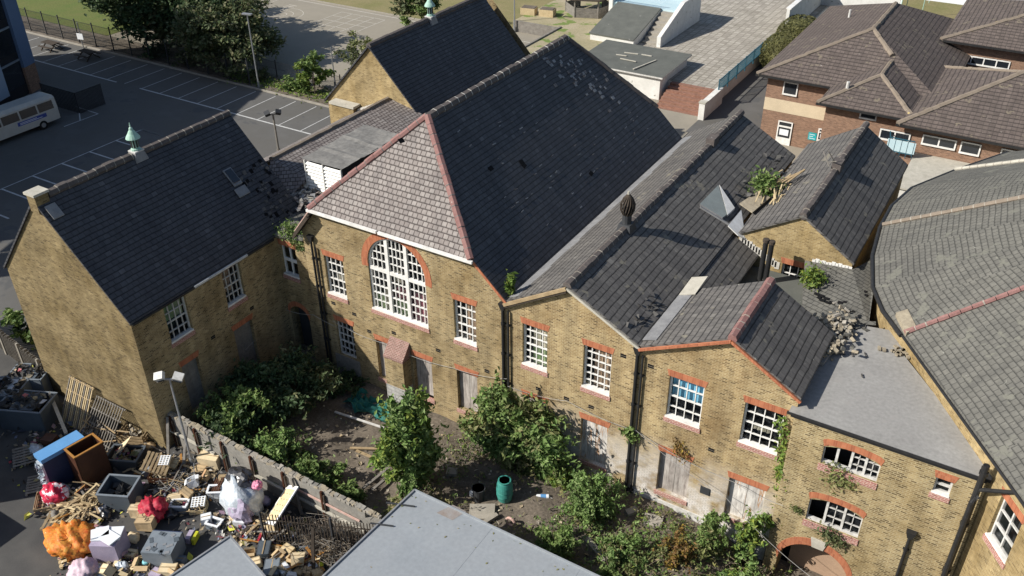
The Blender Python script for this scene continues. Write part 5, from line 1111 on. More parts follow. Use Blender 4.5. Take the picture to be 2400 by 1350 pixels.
def shrub(name, x, y, h, r, n, leaf, mat, lab, cat='shrub', group=None, seed=1, z0=None, stems=5, ell=1.0, asp=.5, flat=.5, lobes=11, hollow=.2):
    n = int(n * 1.6); leaf *= .8; rg = np.random.default_rng(seed); z0 = yz(x, y) if z0 is None else z0
    t = root(name, (x, y, z0), lab, cat, group); mb = MB()
    for i in range(stems):
        a = 2 * math.pi * i / stems + rg.uniform(0, 1); d = r * rg.uniform(.2, .7); mb.tube([(x, y, z0 - .05), (x + d * .4 * math.cos(a), y + d * .4 * math.sin(a), z0 + h * .45), (x + d * math.cos(a), y + d * math.sin(a), z0 + h * rg.uniform(.7, .95))], [.035, .025, .008], 'trunk', 5)
    mb.build('stems', t); mb = MB(); m_ = mat if isinstance(mat, (list, tuple)) else (mat,)
    for i in range(lobes):
        a = 2 * math.pi * i / lobes + rg.uniform(-.5, .5); d = r * rg.uniform(.2, .75) if i else 0
        c = (x + d * math.cos(a), y + d * math.sin(a) * ell, z0 + h * ((rg.uniform(.08, .4) if i % 2 else rg.uniform(.4, .8)) if i else .74))
        cards(mb, blob_pts(c, (r * rg.uniform(.28, .6), r * ell * rg.uniform(.28, .6), h * rg.uniform(.16, .36)), n // lobes, hollow, rg, z0), leaf, m_[i % len(m_)], flat, asp, .45, rg)
    for i in range(max(6, n // 130)):
        a = rg.uniform(0, 6.28); e = rg.uniform(.1, 1.3); d = np.array([math.cos(a) * math.cos(e) * r, math.sin(a) * math.cos(e) * r * ell, math.sin(e) * h * .55]); c0 = np.array([x, y, z0 + h * .4]); L = rg.uniform(.85, 1.45)
        tt = rg.uniform(.5, 1, 16)[:, None] * L; cards(mb, c0 + d * tt + rg.normal(size=(16, 3)) * leaf * .7 - np.array([0, 0, 1]) * (tt ** 2) * .12, leaf, m_[i % len(m_)], flat, asp * .8, .4, rg)
    mb.build('foliage', t); return t
for i, (x, y, h, r, m_, mt, l_) in enumerate(((-76, 57, 1.2, 1.5, 500, 'leaf_dark', 'low dark shrub under the dark trees'), (-71.5, 57, 1.3, 1.6, 500, 'leaf_tree', 'low shrub between the dark clump and the spreading olive tree'), (-62.3, 57.2, .9, 1.1, 400, 'leaf_tree', 'low shrub at the foot of the tall lamp post'), (-58, 57.4, .8, 1.6, 500, 'leaf_bush', 'low green growth left of the young bright tree'), (-52.5, 57.2, .9, 1.3, 450, 'leaf_bright', 'low bright growth right of the young bright tree'))):
    shrub('low_shrub', x, y, h, r, m_, .2, mt, l_, 'shrub', 'shrubs in the planted strip', 20 + i, .03)
mb = MB(); cards(mb, np.array([(random.uniform(-66, -50), random.gauss(57, .7), .08) for _ in range(1500)]), .12, 'leaf_bright', .3); tag(mb.build('strip_grass'), 'patchy grass in the strip beside the playground fence', 'grass', kind='stuff')
# ------------------------------------------------------------------ school yard vegetation and debris
yg = 'bushes in the derelict yard'
Y = [('tree_bush', -18.8, 22.2, 5.2, 1.4, 5600, .16, ['leaf_nettle', 'leaf_bush', 'leaf_bright'], 'tall leafy self-sown tree standing alone in front of the boarded hall windows'),
     ('wide_bush', -15.4, 25.9, 3.9, 2.5, 6500, .16, ['leaf_olive', 'leaf_nettle', 'leaf_bush'], 'wide olive bush against the wall by the twin downpipes'),
     ('tall_shoot', -16.5, 25.7, 5.0, .7, 700, .16, ['leaf_bush'], 'tall leafy shoot climbing beside the twin downpipes'),
     ('round_shrub', -11.3, 25.0, 1.9, 1.7, 3800, .10, ['leaf_nettle'], 'round bright green shrub near the white plinth'),
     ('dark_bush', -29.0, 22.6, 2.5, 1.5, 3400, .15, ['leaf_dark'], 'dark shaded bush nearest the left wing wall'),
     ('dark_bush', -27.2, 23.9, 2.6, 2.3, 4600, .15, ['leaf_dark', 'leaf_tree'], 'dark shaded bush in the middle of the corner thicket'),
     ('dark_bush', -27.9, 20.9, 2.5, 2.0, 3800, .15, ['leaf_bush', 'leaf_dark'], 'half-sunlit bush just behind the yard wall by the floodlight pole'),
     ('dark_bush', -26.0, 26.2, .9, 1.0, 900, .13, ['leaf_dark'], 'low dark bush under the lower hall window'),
     ('lit_bush', -25.3, 20.6, 1.5, 1.6, 2400, .13, ['leaf_nettle', 'leaf_bush'], 'sunlit bush against the middle of the yard wall'),
     ('lit_bush', -22.8, 20.3, 1.2, 1.5, 2000, .13, ['leaf_bush', 'leaf_nettle'], 'low bush behind the yard wall nearest the red-striped end'),
     ('corner_creeper', -4.9, 26.4, 3.2, .8, 1700, .12, ['leaf_bright', 'leaf_nettle'], 'yellow-green creeper bush at the foot of the corner block'),
     ('low_bush', -6.3, 25.9, 1.7, 1.0, 1300, .11, ['leaf_bush', 'leaf_olive'], 'bush in front of the streaked white boarded opening'),
     ('low_bush', -4.6, 24.6, 1.5, 1.3, 1900, .11, ['leaf_nettle', 'leaf_bright'], 'bright green bush left of the arched doorway'),
     ('low_bush', -9.2, 23.6, 1.1, 1.5, 1900, .10, ['leaf_nettle', 'leaf_olive'], 'straggling green weeds in front of the round shrub'),
     ('low_bush', -11.6, 22.4, 1.3, 1.4, 1900, .11, ['leaf_bush', 'leaf_nettle'], 'shaded weeds beside the grey metal roof edge'),
     ('low_bush', -8.8, 21.3, 1.4, 1.6, 1900, .11, ['leaf_bush', 'leaf_dark'], 'dark weeds along the low end of the metal roof'),
     ('brown_shrub', -7.3, 24.6, 1.0, 1.4, 2000, .09, ['leaf_autumn', 'leaf_autumn', 'leaf_olive'], 'russet dying shrub between the green bushes'),
     ('low_bush', -13.4, 25.9, 1.3, .9, 900, .12, ['leaf_bush', 'leaf_bright'], 'yellowish bush right of the wide olive bush'),
     ('low_bush', -6.0, 22.7, 1.1, 1.4, 1500, .10, ['leaf_olive', 'leaf_nettle'], 'sparse green weeds below the russet shrub'),
     ('low_bush', -3.2, 22.3, 1.1, 1.6, 1500, .11, ['leaf_olive', 'leaf_nettle'], 'weeds at the bottom edge below the arched doorway'),
     ('low_bush', -18.3, 20.9, .8, 1.2, 1200, .10, ['leaf_straw', 'leaf_olive'], 'straw-coloured weeds at the point of the metal roof'),
     ('low_bush', -17.0, 21.6, .6, .8, 900, .09, ['leaf_straw', 'leaf_olive'], 'straw-coloured weeds between barrel and metal roof'),
     ('low_bush', -20.7, 20.2, 1.1, 1.2, 1500, .12, ['leaf_bush'], 'green bush behind the far end of the yard wall')]
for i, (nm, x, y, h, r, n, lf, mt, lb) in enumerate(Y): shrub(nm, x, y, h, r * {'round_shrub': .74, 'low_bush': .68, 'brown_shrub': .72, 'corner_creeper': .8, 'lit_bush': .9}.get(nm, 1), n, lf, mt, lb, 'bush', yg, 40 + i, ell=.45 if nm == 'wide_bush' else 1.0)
mb = MB()   # ground cover
pts = []
for _ in range(5200):
    x = random.uniform(-32, 3); y = 19.8 + 7.2 * random.random() ** 1.0
    if (abs(x + 22.6) < 3.6 and y > 21.3 and random.random() < .93) or (abs(x + 14) < 1.9 and 23 < y < 25 and random.random() < .8): continue
    if math.sin(x * .8 + 2) * math.sin(y * 1.3) < -.25 and random.random() < .8: continue
    pts.append((x, y, yz(x, y) + random.uniform(.02, .22)))
for _ in range(11000):
    x = random.uniform(-12.6, 2); y = random.uniform(19.8, 26.7)
    if math.sin(x * 1.7 + 1) * math.sin(y * 2.3 + x) < -.35 or (x < -9.6 and y > 25.2 and x > -10.5): continue
    pts.append((x, y, yz(x, y) + random.uniform(.02, .45) * (1 if y < 26 else .4)))
random.shuffle(pts)
P_ = np.array(pts); cards(mb, P_[::2], .09, 'leaf_nettle', .4, .4); cards(mb, P_[1::4], .09, 'leaf_straw', .2, .25); cards(mb, P_[3::4], .08, 'leaf_olive', .4, .4)
tag(mb.build('ground_weeds'), 'patchy weeds and dry grass covering the derelict yard', 'weeds', kind='stuff')
mb = MB(); pts = [(random.uniform(-26, -4), random.uniform(20.5, 26.6)) for _ in range(420)]
cards(mb, np.array([(x, y, yz(x, y) + .05) for x, y in pts]), .09, 'rubble_bits', 1.2, .7); tag(mb.build('yard_rubble'), 'small stones and rubbish scattered over the yard soil', 'rubble', kind='stuff')
mb = MB()
for _ in range(900):
    x = random.uniform(-30, -1); y = random.uniform(19.6, 26.8)
    if (abs(x + 22.6) < 3.4 and 21.5 < y) or (abs(x + 14.2) < 1.6 and 23 < y < 25): continue
    if math.sin(x * 1.3) + math.sin(y * 1.9 + x * .5) < -.3: continue
    z = yz(x, y); h = random.uniform(.3, 1.1); tip = Vector((x + random.gauss(0, .25), y + random.gauss(0, .25), z + h)); m_ = random.choice(('leaf_straw', 'leaf_olive', 'leaf_nettle', 'leaf_bright', 'leaf_straw'))
    mb.tube([(x, y, z), (Vector((x, y, z)) + tip) / 2 + Vector((.04, .03, .05)), tip], [.012, .009, .004], 'dry_twig', 4, False)
    cards(mb, np.array([tuple(Vector((x, y, z)).lerp(tip, random.uniform(.3, 1.05)) + Vector((random.gauss(0, .09), random.gauss(0, .09), random.gauss(0, .05)))) for _ in range(9)]), .085, m_, .3, .35)
tag(mb.build('tall_weeds'), 'straggling tall weeds and dead stems through the derelict yard', 'weeds', kind='stuff')
def plant_on(name, pts3, n, leaf, mat, spread, lab, cat='plant', group='plants growing out of the brickwork'):
    mb = MB(); 
    c_ = sum((Vector(p) for p in pts3), Vector()) / len(pts3)
    for p in pts3 + [tuple(c_)] * max(1, len(pts3) // 2): cards(mb, np.array(p) + RNG.normal(size=(n, 3)) * np.array(spread), leaf, mat, .2, .45)
    o = mb.build(name, loc=pts3[0]); return tag(o, lab, cat, group)
def onw(F, px, py, d=.1): u, z = F.uz(px, py); return tuple(F.P(u, z, d))
plant_on('wall_plant', [onw(FB, 1962, 1095), onw(FB, 1950, 1120), onw(FB, 1985, 1125)], 55, .08, 'leaf_olive', (.24, .05, .2), 'weed trailing below the upper block window')
plant_on('wall_plant', [onw(FB, 1945, 1240, .2), onw(FB, 1960, 1262, .2)], 75, .08, 'leaf_tree', (.24, .08, .14), 'weed above the arched doorway keystone')
plant_on('wall_plant', [onw(FB, 1868, 1190)], 60, .07, 'leaf_olive', (.1, .04, .08), 'tiny weed on the bare brick left of the lower block window')
plant_on('climbing_ivy', [onw(F3, 1836, y_, .12) for y_ in range(985, 1230, 22)], 40, .09, 'leaf_bright', (.13, .06, .16), 'yellow-green ivy climbing the corner between the ranges', 'ivy')
plant_on('wall_plant', [onw(F3, 1475, 1005, .2), onw(F3, 1488, 1018, .2)], 80, .10, 'leaf_bush', (.16, .1, .13), 'leafy weed sprouting from the downpipe joint')
plant_on('wall_plant', [onw(F3, 1590, 1040, .15), onw(F3, 1605, 1065, .15)], 45, .08, 'leaf_autumn', (.14, .06, .2), 'rusty dead plant hanging over a boarded opening')
plant_on('roof_fern', [tuple(ay(1195, 672, 27.4)), tuple(ay(1197, 660, 27.4))], 60, .16, 'leaf_bright', (.07, .07, .18), 'green fern sprouting from the roof valley above the hopper')
plant_on('roof_ivy', [tuple(ay(x_, y_, 27.4)) for x_, y_ in ((690, 545), (680, 530), (700, 560), (665, 545), (705, 575))], 150, .09, 'leaf_bush', (.28, .2, .13), 'ivy spilling off the low link roof', 'ivy')
plant_on('roof_bush', [(-10.3, 41.6, 8.9), (-10.6, 42.2, 9.0)], 220, .13, 'leaf_bush', (.3, .35, .2), 'bush rooted in the broken roof valley among loose laths')
plant_on('roof_bush', [(-6.35, 36.4, 7.7), (-6.2, 36.0, 7.8)], 210, .10, 'leaf_bright', (.22, .25, .22), 'bright green bush in the gap by the rear gable window')
mb = MB()
for i in range(34): p = Vector((-9.9 + random.uniform(-.5, .7), 41.5 + random.uniform(-1.2, 1.6), 8.75 + random.uniform(0, .3))); d = Vector((random.uniform(-.3, .3), random.uniform(.3, 1.2), random.uniform(-.15, .2))); mb.bar(p - d * .6, p + d * .6, .06, .04, 'timber_pale')
for i in range(4): mb.bar((-10.3 + .3 * i, 42.0, 8.9 + .12 * i), (-9.3 + .1 * i, 43.4, 9.15 + .1 * i), .09, .05, 'timber')
mb.slab([(-11.0, 39.6, 8.7), (-10.2, 39.2, 8.6), (-9.9, 41, 8.7), (-10.6, 41.3, 8.75)], .05, 'rubble'); tag(mb.build('broken_laths'), 'collapsed pale roof laths in the valley between the gabled ranges', 'laths', kind='stuff')
mb = MB(); cards(mb, np.array([(random.gauss(-11.0, .35), random.uniform(40.2, 46.5), 8.75 + random.uniform(0, .1)) for _ in range(40)]), .2, 'slate_bits', 1.5, .7)
cards(mb, np.array([(-13.9 + t_ * 3.2, y_, 9.95 - t_ * 1.75 + .05) for t_, y_ in [(random.uniform(.72, .98), random.uniform(27.4, 30)) for _ in range(22)]]), .18, 'slate_bits', 2, .7); tag(mb.build('loose_slates'), 'loose slipped slates lying on the gabled roofs', 'slates', kind='stuff')
# barrel etc
p = az(1183, 1170, .1); bt = root('water_barrel', (p.x, p.y, yz(p.x, p.y)), 'teal ribbed plastic barrel standing open in the yard', 'barrel'); z0 = yz(p.x, p.y)
mb = MB(); mb.lathe([(.27, z0), (.31, z0 + .05), (.35, z0 + .3), (.33, z0 + .33), (.37, z0 + .36), (.355, z0 + .55), (.335, z0 + .58), (.37, z0 + .61), (.345, z0 + .8), (.33, z0 + .83), (.355, z0 + .86), (.30, z0 + 1.05), (.27, z0 + 1.1), (.29, z0 + 1.12), (.29, z0 + 1.16), (.23, z0 + 1.16), (.22, z0 + .9)], (p.x, p.y, 0), 'teal_plastic', 24); mb.build('body', bt, smooth=False)
p2 = az(1122, 1170, .1); tb = root('black_bin', (p2.x, p2.y, 0), 'black plastic dustbin beside the teal barrel', 'bin'); mb = MB(); mb.lathe([(.22, .05), (.28, .75), (.31, .76), (.31, .8), (.27, .8), (.21, .2)], (p2.x, p2.y, 0), 'plastic_dark', 18); mb.build('body', tb)
p3 = az(1108, 1163, .1); mb = MB(); ico(mb, (p3.x, p3.y, .28), (.16, .16, .2), 'plastic_white', 2, .06); tag(mb.build('white_canister'), 'small white canister left of the black dustbin', 'canister')
p4 = az(1272, 1168, .1); gb = root('gas_canister', (p4.x, p4.y, .2), 'white and blue cylinder lying on the yard soil', 'canister'); a = Vector((p4.x, p4.y, .22)); d = Vector((.75, .45, 0)).normalized(); mb = MB(); mb.tube([a - d * .3, a - d * .26, a + d * .26, a + d * .3], [.05, .1, .1, .05], 'plastic_white', 12); mb.build('cylinder', gb); mb = MB(); mb.tube([a - d * .1, a + d * .14], .104, 'blue_vinyl', 12); mb.build('band', gb); mb = MB(); mb.tube([a + d * .3, a + d * .6 + Vector((0, -.2, -.1)), a + d * 1.0 + Vector((.1, -.5, -.1))], .03, 'cable', 6); mb.build('hose', gb)
p5 = az(1195, 1232, .1); mb = MB(); pts_ = [Vector((p5.x + .2 * math.cos(t_), p5.y + .05, .3 + .2 * math.sin(t_))) for t_ in [2 * math.pi * i / 14 for i in range(15)]]; mb.tube(pts_, .06, 'terracotta', 7); tag(mb.build('pink_ring'), 'pinkish broken ring lying in the straw weeds', 'ring')
mb = MB(); p = az(880, 965, .1); NXF, NYF = 14, 8; b0 = len(mb.v); k = mb.mi('teal_net')
for j in range(NYF + 1):
    for i in range(NXF + 1): mb.v.append((p.x - 1.7 + 3.2 * i / NXF, p.y - .5 + 1.3 * j / NYF + .2 * math.sin(i), .28 + .22 * math.sin(i * 1.3 + j) * math.cos(j * 1.7) + random.uniform(-.05, .05)))
for j in range(NYF):
    for i in range(NXF): q = b0 + j * (NXF + 1) + i; mb.f.append((q, q + 1, q + NXF + 2, q + NXF + 1)); mb.m.append(k)
tag(mb.build('green_netting'), 'crumpled teal debris netting on the yard soil', 'netting')
mb = MB(); a, b = az(785, 965, .25), az(900, 1003, .25); mb.bar(a, b, .1, .06, 'old_white'); tag(mb.build('white_plank'), 'long white plank lying along the teal netting', 'plank')
for k, (a, b, mt, lb) in enumerate((((850, 1145), (912, 1095), 'timber_grey', 'weathered plank pointing at the tall tree, left one'), ((872, 1148), (930, 1100), 'timber_grey', 'weathered plank beside the tall tree, right one'), ((820, 1050), (905, 1052), 'timber', 'brown board across the soil left of the tall tree'), ((835, 1056), (880, 1075), 'timber', 'short pale board among the roots left of the tall tree'))):
    A, B = az(*a, .25), az(*b, .25); mb = MB(); mb.bar(A, B, .13, .05, mt); tag(mb.build('plank'), lb, 'plank', 'planks lying in the yard')
for k, (px, py, sx, sy, rz, lb) in enumerate(((1130, 1205, 1.1, .8, .5, 'broken concrete slab near the barrel'), (1150, 1222, .7, .18, 1.2, 'narrow stone block leaning by the broken slab'), (1480, 1205, .5, .3, .9, 'pale kerb stone beside the round shrub'), (1395, 1290, 1.6, .25, -.5, 'long stone wall fragment in the lower weeds'), (1530, 1225, .8, .6, .2, 'grey paving slab by the russet shrub'), (1060, 1110, .5, .4, .4, 'flat stone in the shade right of the tall tree'))):
    p = az(px, py, .1); z0 = yz(p.x, p.y); mb = MB(); mb.obox((p.x, p.y, z0 + .1), sx, sy, .16, Reul(.08, -.06, rz), 'slab_stone'); tag(mb.build('stone_slab'), lb, 'slab', 'stones in the yard')
mb = MB()
for i in range(60): p = Vector((-5.6 + random.gauss(0, .6), 25.0 + random.gauss(0, .5), -.2 + random.uniform(0, .4))); d = Vector((random.gauss(.5, .5), random.gauss(-.2, .4), random.uniform(-.1, .25))); mb.tube([p - d * .6, p + d * .6], .012, 'dry_twig', 4, False)
tag(mb.build('dry_brush'), 'dry grey twigs heaped below the streaked boarded opening', 'twigs', kind='stuff')
def cableof(name, pts, lab, r=.011):
    P = []
    for a, b in zip(pts[:-1], pts[1:]):
        a, b = Vector(a), Vector(b)
        for i in range(8): t_ = i / 8; P.append(a.lerp(b, t_) - Vector((0, 0, .35 * 4 * t_ * (1 - t_) * (b - a).length / 8)))
    P.append(Vector(pts[-1])); mb = MB(); mb.tube(P, r, 'cable', 5, False); return tag(mb.build(name), lab, 'cable', 'cables strung along the school')
cableof('slack_cable', [ay(780, 752, 26.95), ay(900, 805, 26.95), ay(1060, 862, 26.95), ay(1188, 888, 26.95)], 'pale cable strung across the hall front above boarded windows')
cableof('slack_cable', [ay(1190, 905, 26.9), ay(1330, 940, 26.9), ay(1492, 1010, 26.9)], 'pale cable between the two pairs of downpipes')
cableof('slack_cable', [ay(1492, 1010, 26.9), ay(1700, 1165, 26.5), ay(1900, 1352, 25.6)], 'long pale cable dropping past the arched doorway')
cableof('slack_cable', [ay(1492, 1010, 26.95), ay(1720, 1130, 26.9), ay(1835, 1185, 26.8)], 'pale cable crossing in front of the streaked boarded opening')
cableof('slack_cable', [ax(575, 820, -30.35), ay(655, 720, 27.2), ay(735, 738, 26.9), ay(800, 770, 26.95)], 'drooping cable over the arched link doorway')
# ------------------------------------------------------------------ yard wall, railings, metal roofs
yw = root('yard_wall', (-25, 19.1, 0), 'crumbling plastered yard wall with ragged brick top separating rubbish from garden', 'wall')
mb = MB(); NW = 56
for i in range(NW):
    x0 = -31.2 + i * .24; h = 1.72 + random.uniform(-.05, .07) - (.3 if i > 51 else 0); mb.box(x0, x0 + .24, 19.0, 19.25, -.1, h, 'old_plaster')
mb.build('wall', yw); mb = MB()
for i in range(150): x0 = -31.2 + i * .088; mb.obox((x0, 19.12 + random.uniform(-.03, .03), 1.79 + random.uniform(-.04, .05)), .2, .2 + random.uniform(-.05, .05), .1, Reul(random.uniform(-.2, .2), random.uniform(-.1, .1), random.uniform(-.2, .2)), random.choice(('old_plaster', 'slab_stone', 'rubble')))
mb.build('coping', yw)
for i, x in enumerate((-30.2, -28.6, -26.9, -25.1, -23.2, -21.0)): mb = MB(); mb.bar((x, 18.94, 0), (x, 18.94, 1.8), .1, .1, 'cabinet_wood'); mb.bar((x + .14, 18.92, 0), (x + .14, 18.92, 1.65), .07, .07, 'trunk'); mb.build('post', yw)
mb = MB(); mb.bar((-22.6, 18.93, 1.2), (-19.0, 18.93, 1.15), .05, .09, 'terracotta'); mb.build('rail', yw); mb = MB(); mb.bar((-25, 18.93, .75), (-18.8, 18.93, .65), .1, .1, 'stone_cap'); mb.build('rail', yw); mb = MB(); mb.bar((-30.5, 18.93, .9), (-27.5, 18.93, .8), .1, .1, 'stone_cap'); mb.build('rail', yw)
pf = root('palisade_fence', (-19, 17.8, 0), 'rusty bar railings in front of the heap of brushwood', 'fence'); mb = MB(); A, B = Vector((-22.3, 16.7, 0)), Vector((-16.9, 19.1, 0))
for i in range(46): p = A.lerp(B, i / 45); mb.bar(p + Vector((0, 0, .1)), p + Vector((random.uniform(-.03, .03), 0, 1.85)), .03, .03, 'trunk')
mb.bar(A + Vector((0, 0, .3)), B + Vector((0, 0, .3)), .04, .04, 'trunk'); mb.bar(A + Vector((0, 0, 1.5)), B + Vector((0, 0, 1.5)), .04, .04, 'trunk'); mb.build('bars', pf)
for i in range(3): p = A.lerp(B, i / 2); mb = MB(); mb.bar(p, p + Vector((0, 0, 1.95)), .08, .08, 'plastic_dark'); mb.build('post', pf)
mb = MB()
for i in range(650): p = Vector((random.gauss(-19.2, 1.0), random.gauss(17.9, .5), random.uniform(.05, .8))); d = Vector((random.gauss(0, .35), random.gauss(0, .3), random.gauss(0, .2))); mb.tube([p - d, p + d * .2 + Vector((0, 0, .05)), p + d], .010, random.choice(('trunk', 'dry_twig', 'timber_grey')), 4, False)
tag(mb.build('brushwood'), 'tangled heap of dead brushwood behind the bar railings', 'brushwood', kind='stuff')
fr = root('metal_roof_unit', (-10, 13, 0), 'large pale grey flat metal roof filling the bottom of the view', 'building')
PA = [(-17.6, 8.0), (9, 8.0), (9, 19.95), (-16.9, 20.1)]
mb = MB(); mb.prism([(x + (.15 if x < 0 else -.1), y - .1 if y > 10 else y) for x, y in PA], -1.2, 2.9, 'plastic_grey'); mb.build('wall', fr)
mb = MB(); mb.prism(PA, 2.9, 3.0, 'metal_roof'); mb.bar((-17.6, 8, 3.03), (-16.9, 20.1, 3.03), .07, .07, 'galv'); mb.bar((-16.9, 20.1, 3.03), (9, 19.95, 3.03), .07, .06, 'metal_roof'); mb.build('roof', fr)
p = az(1060, 1200, 3.0); mb = MB(); mb.face([(p.x - .5, p.y - .35, 3.006), (p.x + .25, p.y - .35, 3.006), (p.x + .45, p.y + .3, 3.006), (p.x - .2, p.y + .32, 3.006)], 'rust_stain'); mb.build('stain', fr)
fr2 = root('metal_container', (-21, 13, 0), 'smaller grey flat-topped metal container beside the large metal roof', 'container')
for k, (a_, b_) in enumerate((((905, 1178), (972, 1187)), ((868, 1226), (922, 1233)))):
    mb = MB(); mb.bar(az(*a_, 3.04), az(*b_, 3.04), .05, .05, 'plastic_dark'); mb.build('post_shadow_bar', fr)  # dark bars in place of post shadows on the roof edge
mb = MB()
for x in (-13.2, -9.4, -5.6, -1.8, 2): mb.bar((x, 8, 3.0), (x, 20.0, 3.0), .035, .012, 'metal_roof')
mb.build('roof_seam', fr)
mb = MB(); cards(mb, np.array([(random.uniform(-17, -2), random.choice((19.9, 19.7, 18.5, 16)) + random.gauss(0, .4), 3.012) for _ in range(60)]), .05, 'leaf_straw', 3, .5); mb.v = [v if v[1] < 19.95 else (v[0], 19.9, v[2]) for v in mb.v]; tag(mb.build('fallen_leaves'), 'fallen leaves on the large metal roof', 'leaves', kind='stuff')
PBc = [(-22.9, 9.5), (-19.7, 9.0), (-18.75, 13.95), (-21.9, 14.85)]
mb = MB(); mb.prism([(x * .995 - .1, y * .99) for x, y in PBc], 0, 2.4, 'plastic_slate'); mb.build('wall', fr2); mb = MB(); mb.prism(PBc, 2.4, 2.5, 'metal_roof')
for i in range(4): a, b = PBc[i], PBc[(i + 1) % 4]; mb.bar((a[0], a[1], 2.53), (b[0], b[1], 2.53), .07, .06, 'galv')
mb.build('roof', fr2)
# dark fence / sheds in the shade left of the rubbish
# ------------------------------------------------------------------ rubbish in the service yard
def carton(px, py, sx, sy, sz, rz, mat, lab, opened=False, z=0, tilt=(0, 0), name='cardboard_box', cat='box', group='boxes dumped in the yard', inner='cardboard'):
    p = az(px, py, z); R = Reul(tilt[0], tilt[1], rz); c = Vector((p.x, p.y, z + sz / 2 + abs(tilt[0]) * sy / 3 + abs(tilt[1]) * sx / 3)); t = root(name, (p.x, p.y, z), lab, cat, group)
    T = lambda v: c + R @ Vector(v); mb = MB(); th = .015
    for (ox, oy, ax_, ay_) in ((0, -sy / 2, sx, th), (0, sy / 2, sx, th), (-sx / 2, 0, th, sy - .035), (sx / 2, 0, th, sy - .035)): mb.obox(T((ox, oy, 0)), ax_, ay_, sz, R, mat)
    mb.obox(T((0, 0, -sz / 2 + .012)), sx - .035, sy - .035, .02, R, inner)
    if not opened: mb.obox(T((0, 0, sz / 2 - .012)), sx - .035, sy - .035, .016, R, mat); mb.obox(T((0, 0, sz / 2 + .002)), sx * .98, .05, .006, R, 'timber')
    crumple(mb, .018, 4.5); mb.build('box', t)
    if opened:
        for k, (ox, oy, w_, l_, ang) in enumerate(((0, -sy / 2 - sy * .16, sx, sy * .4, .5), (0, sy / 2 + sy * .16, sx * random.uniform(.7, 1), sy * .4, -random.uniform(.1, 1.1)), (-sx / 2 - sx * .14, 0, sx * .35, sy, .4))):
            mb = MB(); mb.obox(T((ox, oy, sz / 2 - .02)), w_, l_, .012, R @ (Matrix.Rotation(ang, 3, 'X') if k < 2 else Matrix.Rotation(-ang, 3, 'Y')), mat); mb.build('flap', t)
    return t, T, R
def pallet(px, py, rz, lab, z=0, mat='timber', tilt=(0, 0), sx=1.2, sy=1.0, group='pallets and crates in the yard', n=7):
    p = az(px, py, z); t = root('pallet', (p.x, p.y, z), lab, 'pallet', group); R = Reul(tilt[0], tilt[1], rz); c = Vector((p.x, p.y, z + .07 + abs(math.sin(tilt[0])) * sy / 2 + abs(math.sin(tilt[1])) * sx / 2))
    T = lambda v: c + R @ Vector(v); mb = MB()
    for i in range(n): mb.obox(T((-sx / 2 + sx * (i + .5) / n, 0, .06)), sx / n * .62, sy, .022, R, mat)
    mb.build('deck_boards', t); mb = MB()
    for j in (-1, 0, 1): mb.obox(T((0, j * sy * .45, 0)), sx, .09, .09, R, mat)
    mb.build('bearers', t); return t
def crate(px, py, sx, sy, sz, rz, lab, z=0, mat='timber', slats=3, tilt=(0, 0), group='pallets and crates in the yard', fill=None):
    p = az(px, py, z); t = root('slatted_crate', (p.x, p.y, z), lab, 'crate', group); R = Reul(tilt[0], tilt[1], rz); c = Vector((p.x, p.y, z + sz / 2 + abs(tilt[0]) * sy / 3 + abs(tilt[1]) * sx / 3)); T = lambda v: c + R @ Vector(v)
    mb = MB()
    for i in range(slats):
        z_ = -sz / 2 + sz * (i + .5) / slats; h = sz / slats * .68
        for s_ in (-1, 1): mb.obox(T((0, s_ * sy / 2, z_)), sx, .02, h, R, mat); mb.obox(T((s_ * sx / 2, 0, z_)), .02, sy - .03, h, R, mat)
    mb.build('slats', t); mb = MB()
    for a in (-1, 1):
        for b in (-1, 1): mb.obox(T((a * (sx / 2 - .04), b * (sy / 2 - .04), 0)), .05, .05, sz * 1.04, R, mat)
    for i in range(5): mb.obox(T((-sx / 2 + sx * (i + .5) / 5, 0, -sz / 2)), sx / 5 * .75, sy, .02, R, mat)
    mb.build('frame', t)
    if fill:
        mb = MB(); cards(mb, np.array([T((random.uniform(-.42, .42) * sx, random.uniform(-.42, .42) * sy, random.uniform(-.2, .25) * sz)) for _ in range(60)]), .12, fill, .3, .7); o = mb.build('contents', t)
    return t
def bag(px, py, r, mat, lab, name='rubbish_bag', z=0, seed=1, amp=.22, cat='bag', sub=4, group='bags and bundles in the yard', flat=.75, parts=()):
    p = az(px, py, z); t = root(name, (p.x, p.y, z), lab, cat, group); mb = MB(); ico(mb, (p.x, p.y, z + r[2] * flat), r, mat, sub, amp, seed, 2.6, flat); mb.build('sack', t, smooth=True)
    for (dx, dy, dz, r2, m2, nm) in parts: mb = MB(); ico(mb, (p.x + dx, p.y + dy, z + dz), r2, m2, 3, .25, seed + 5, 3); mb.build(nm, t)
    return t
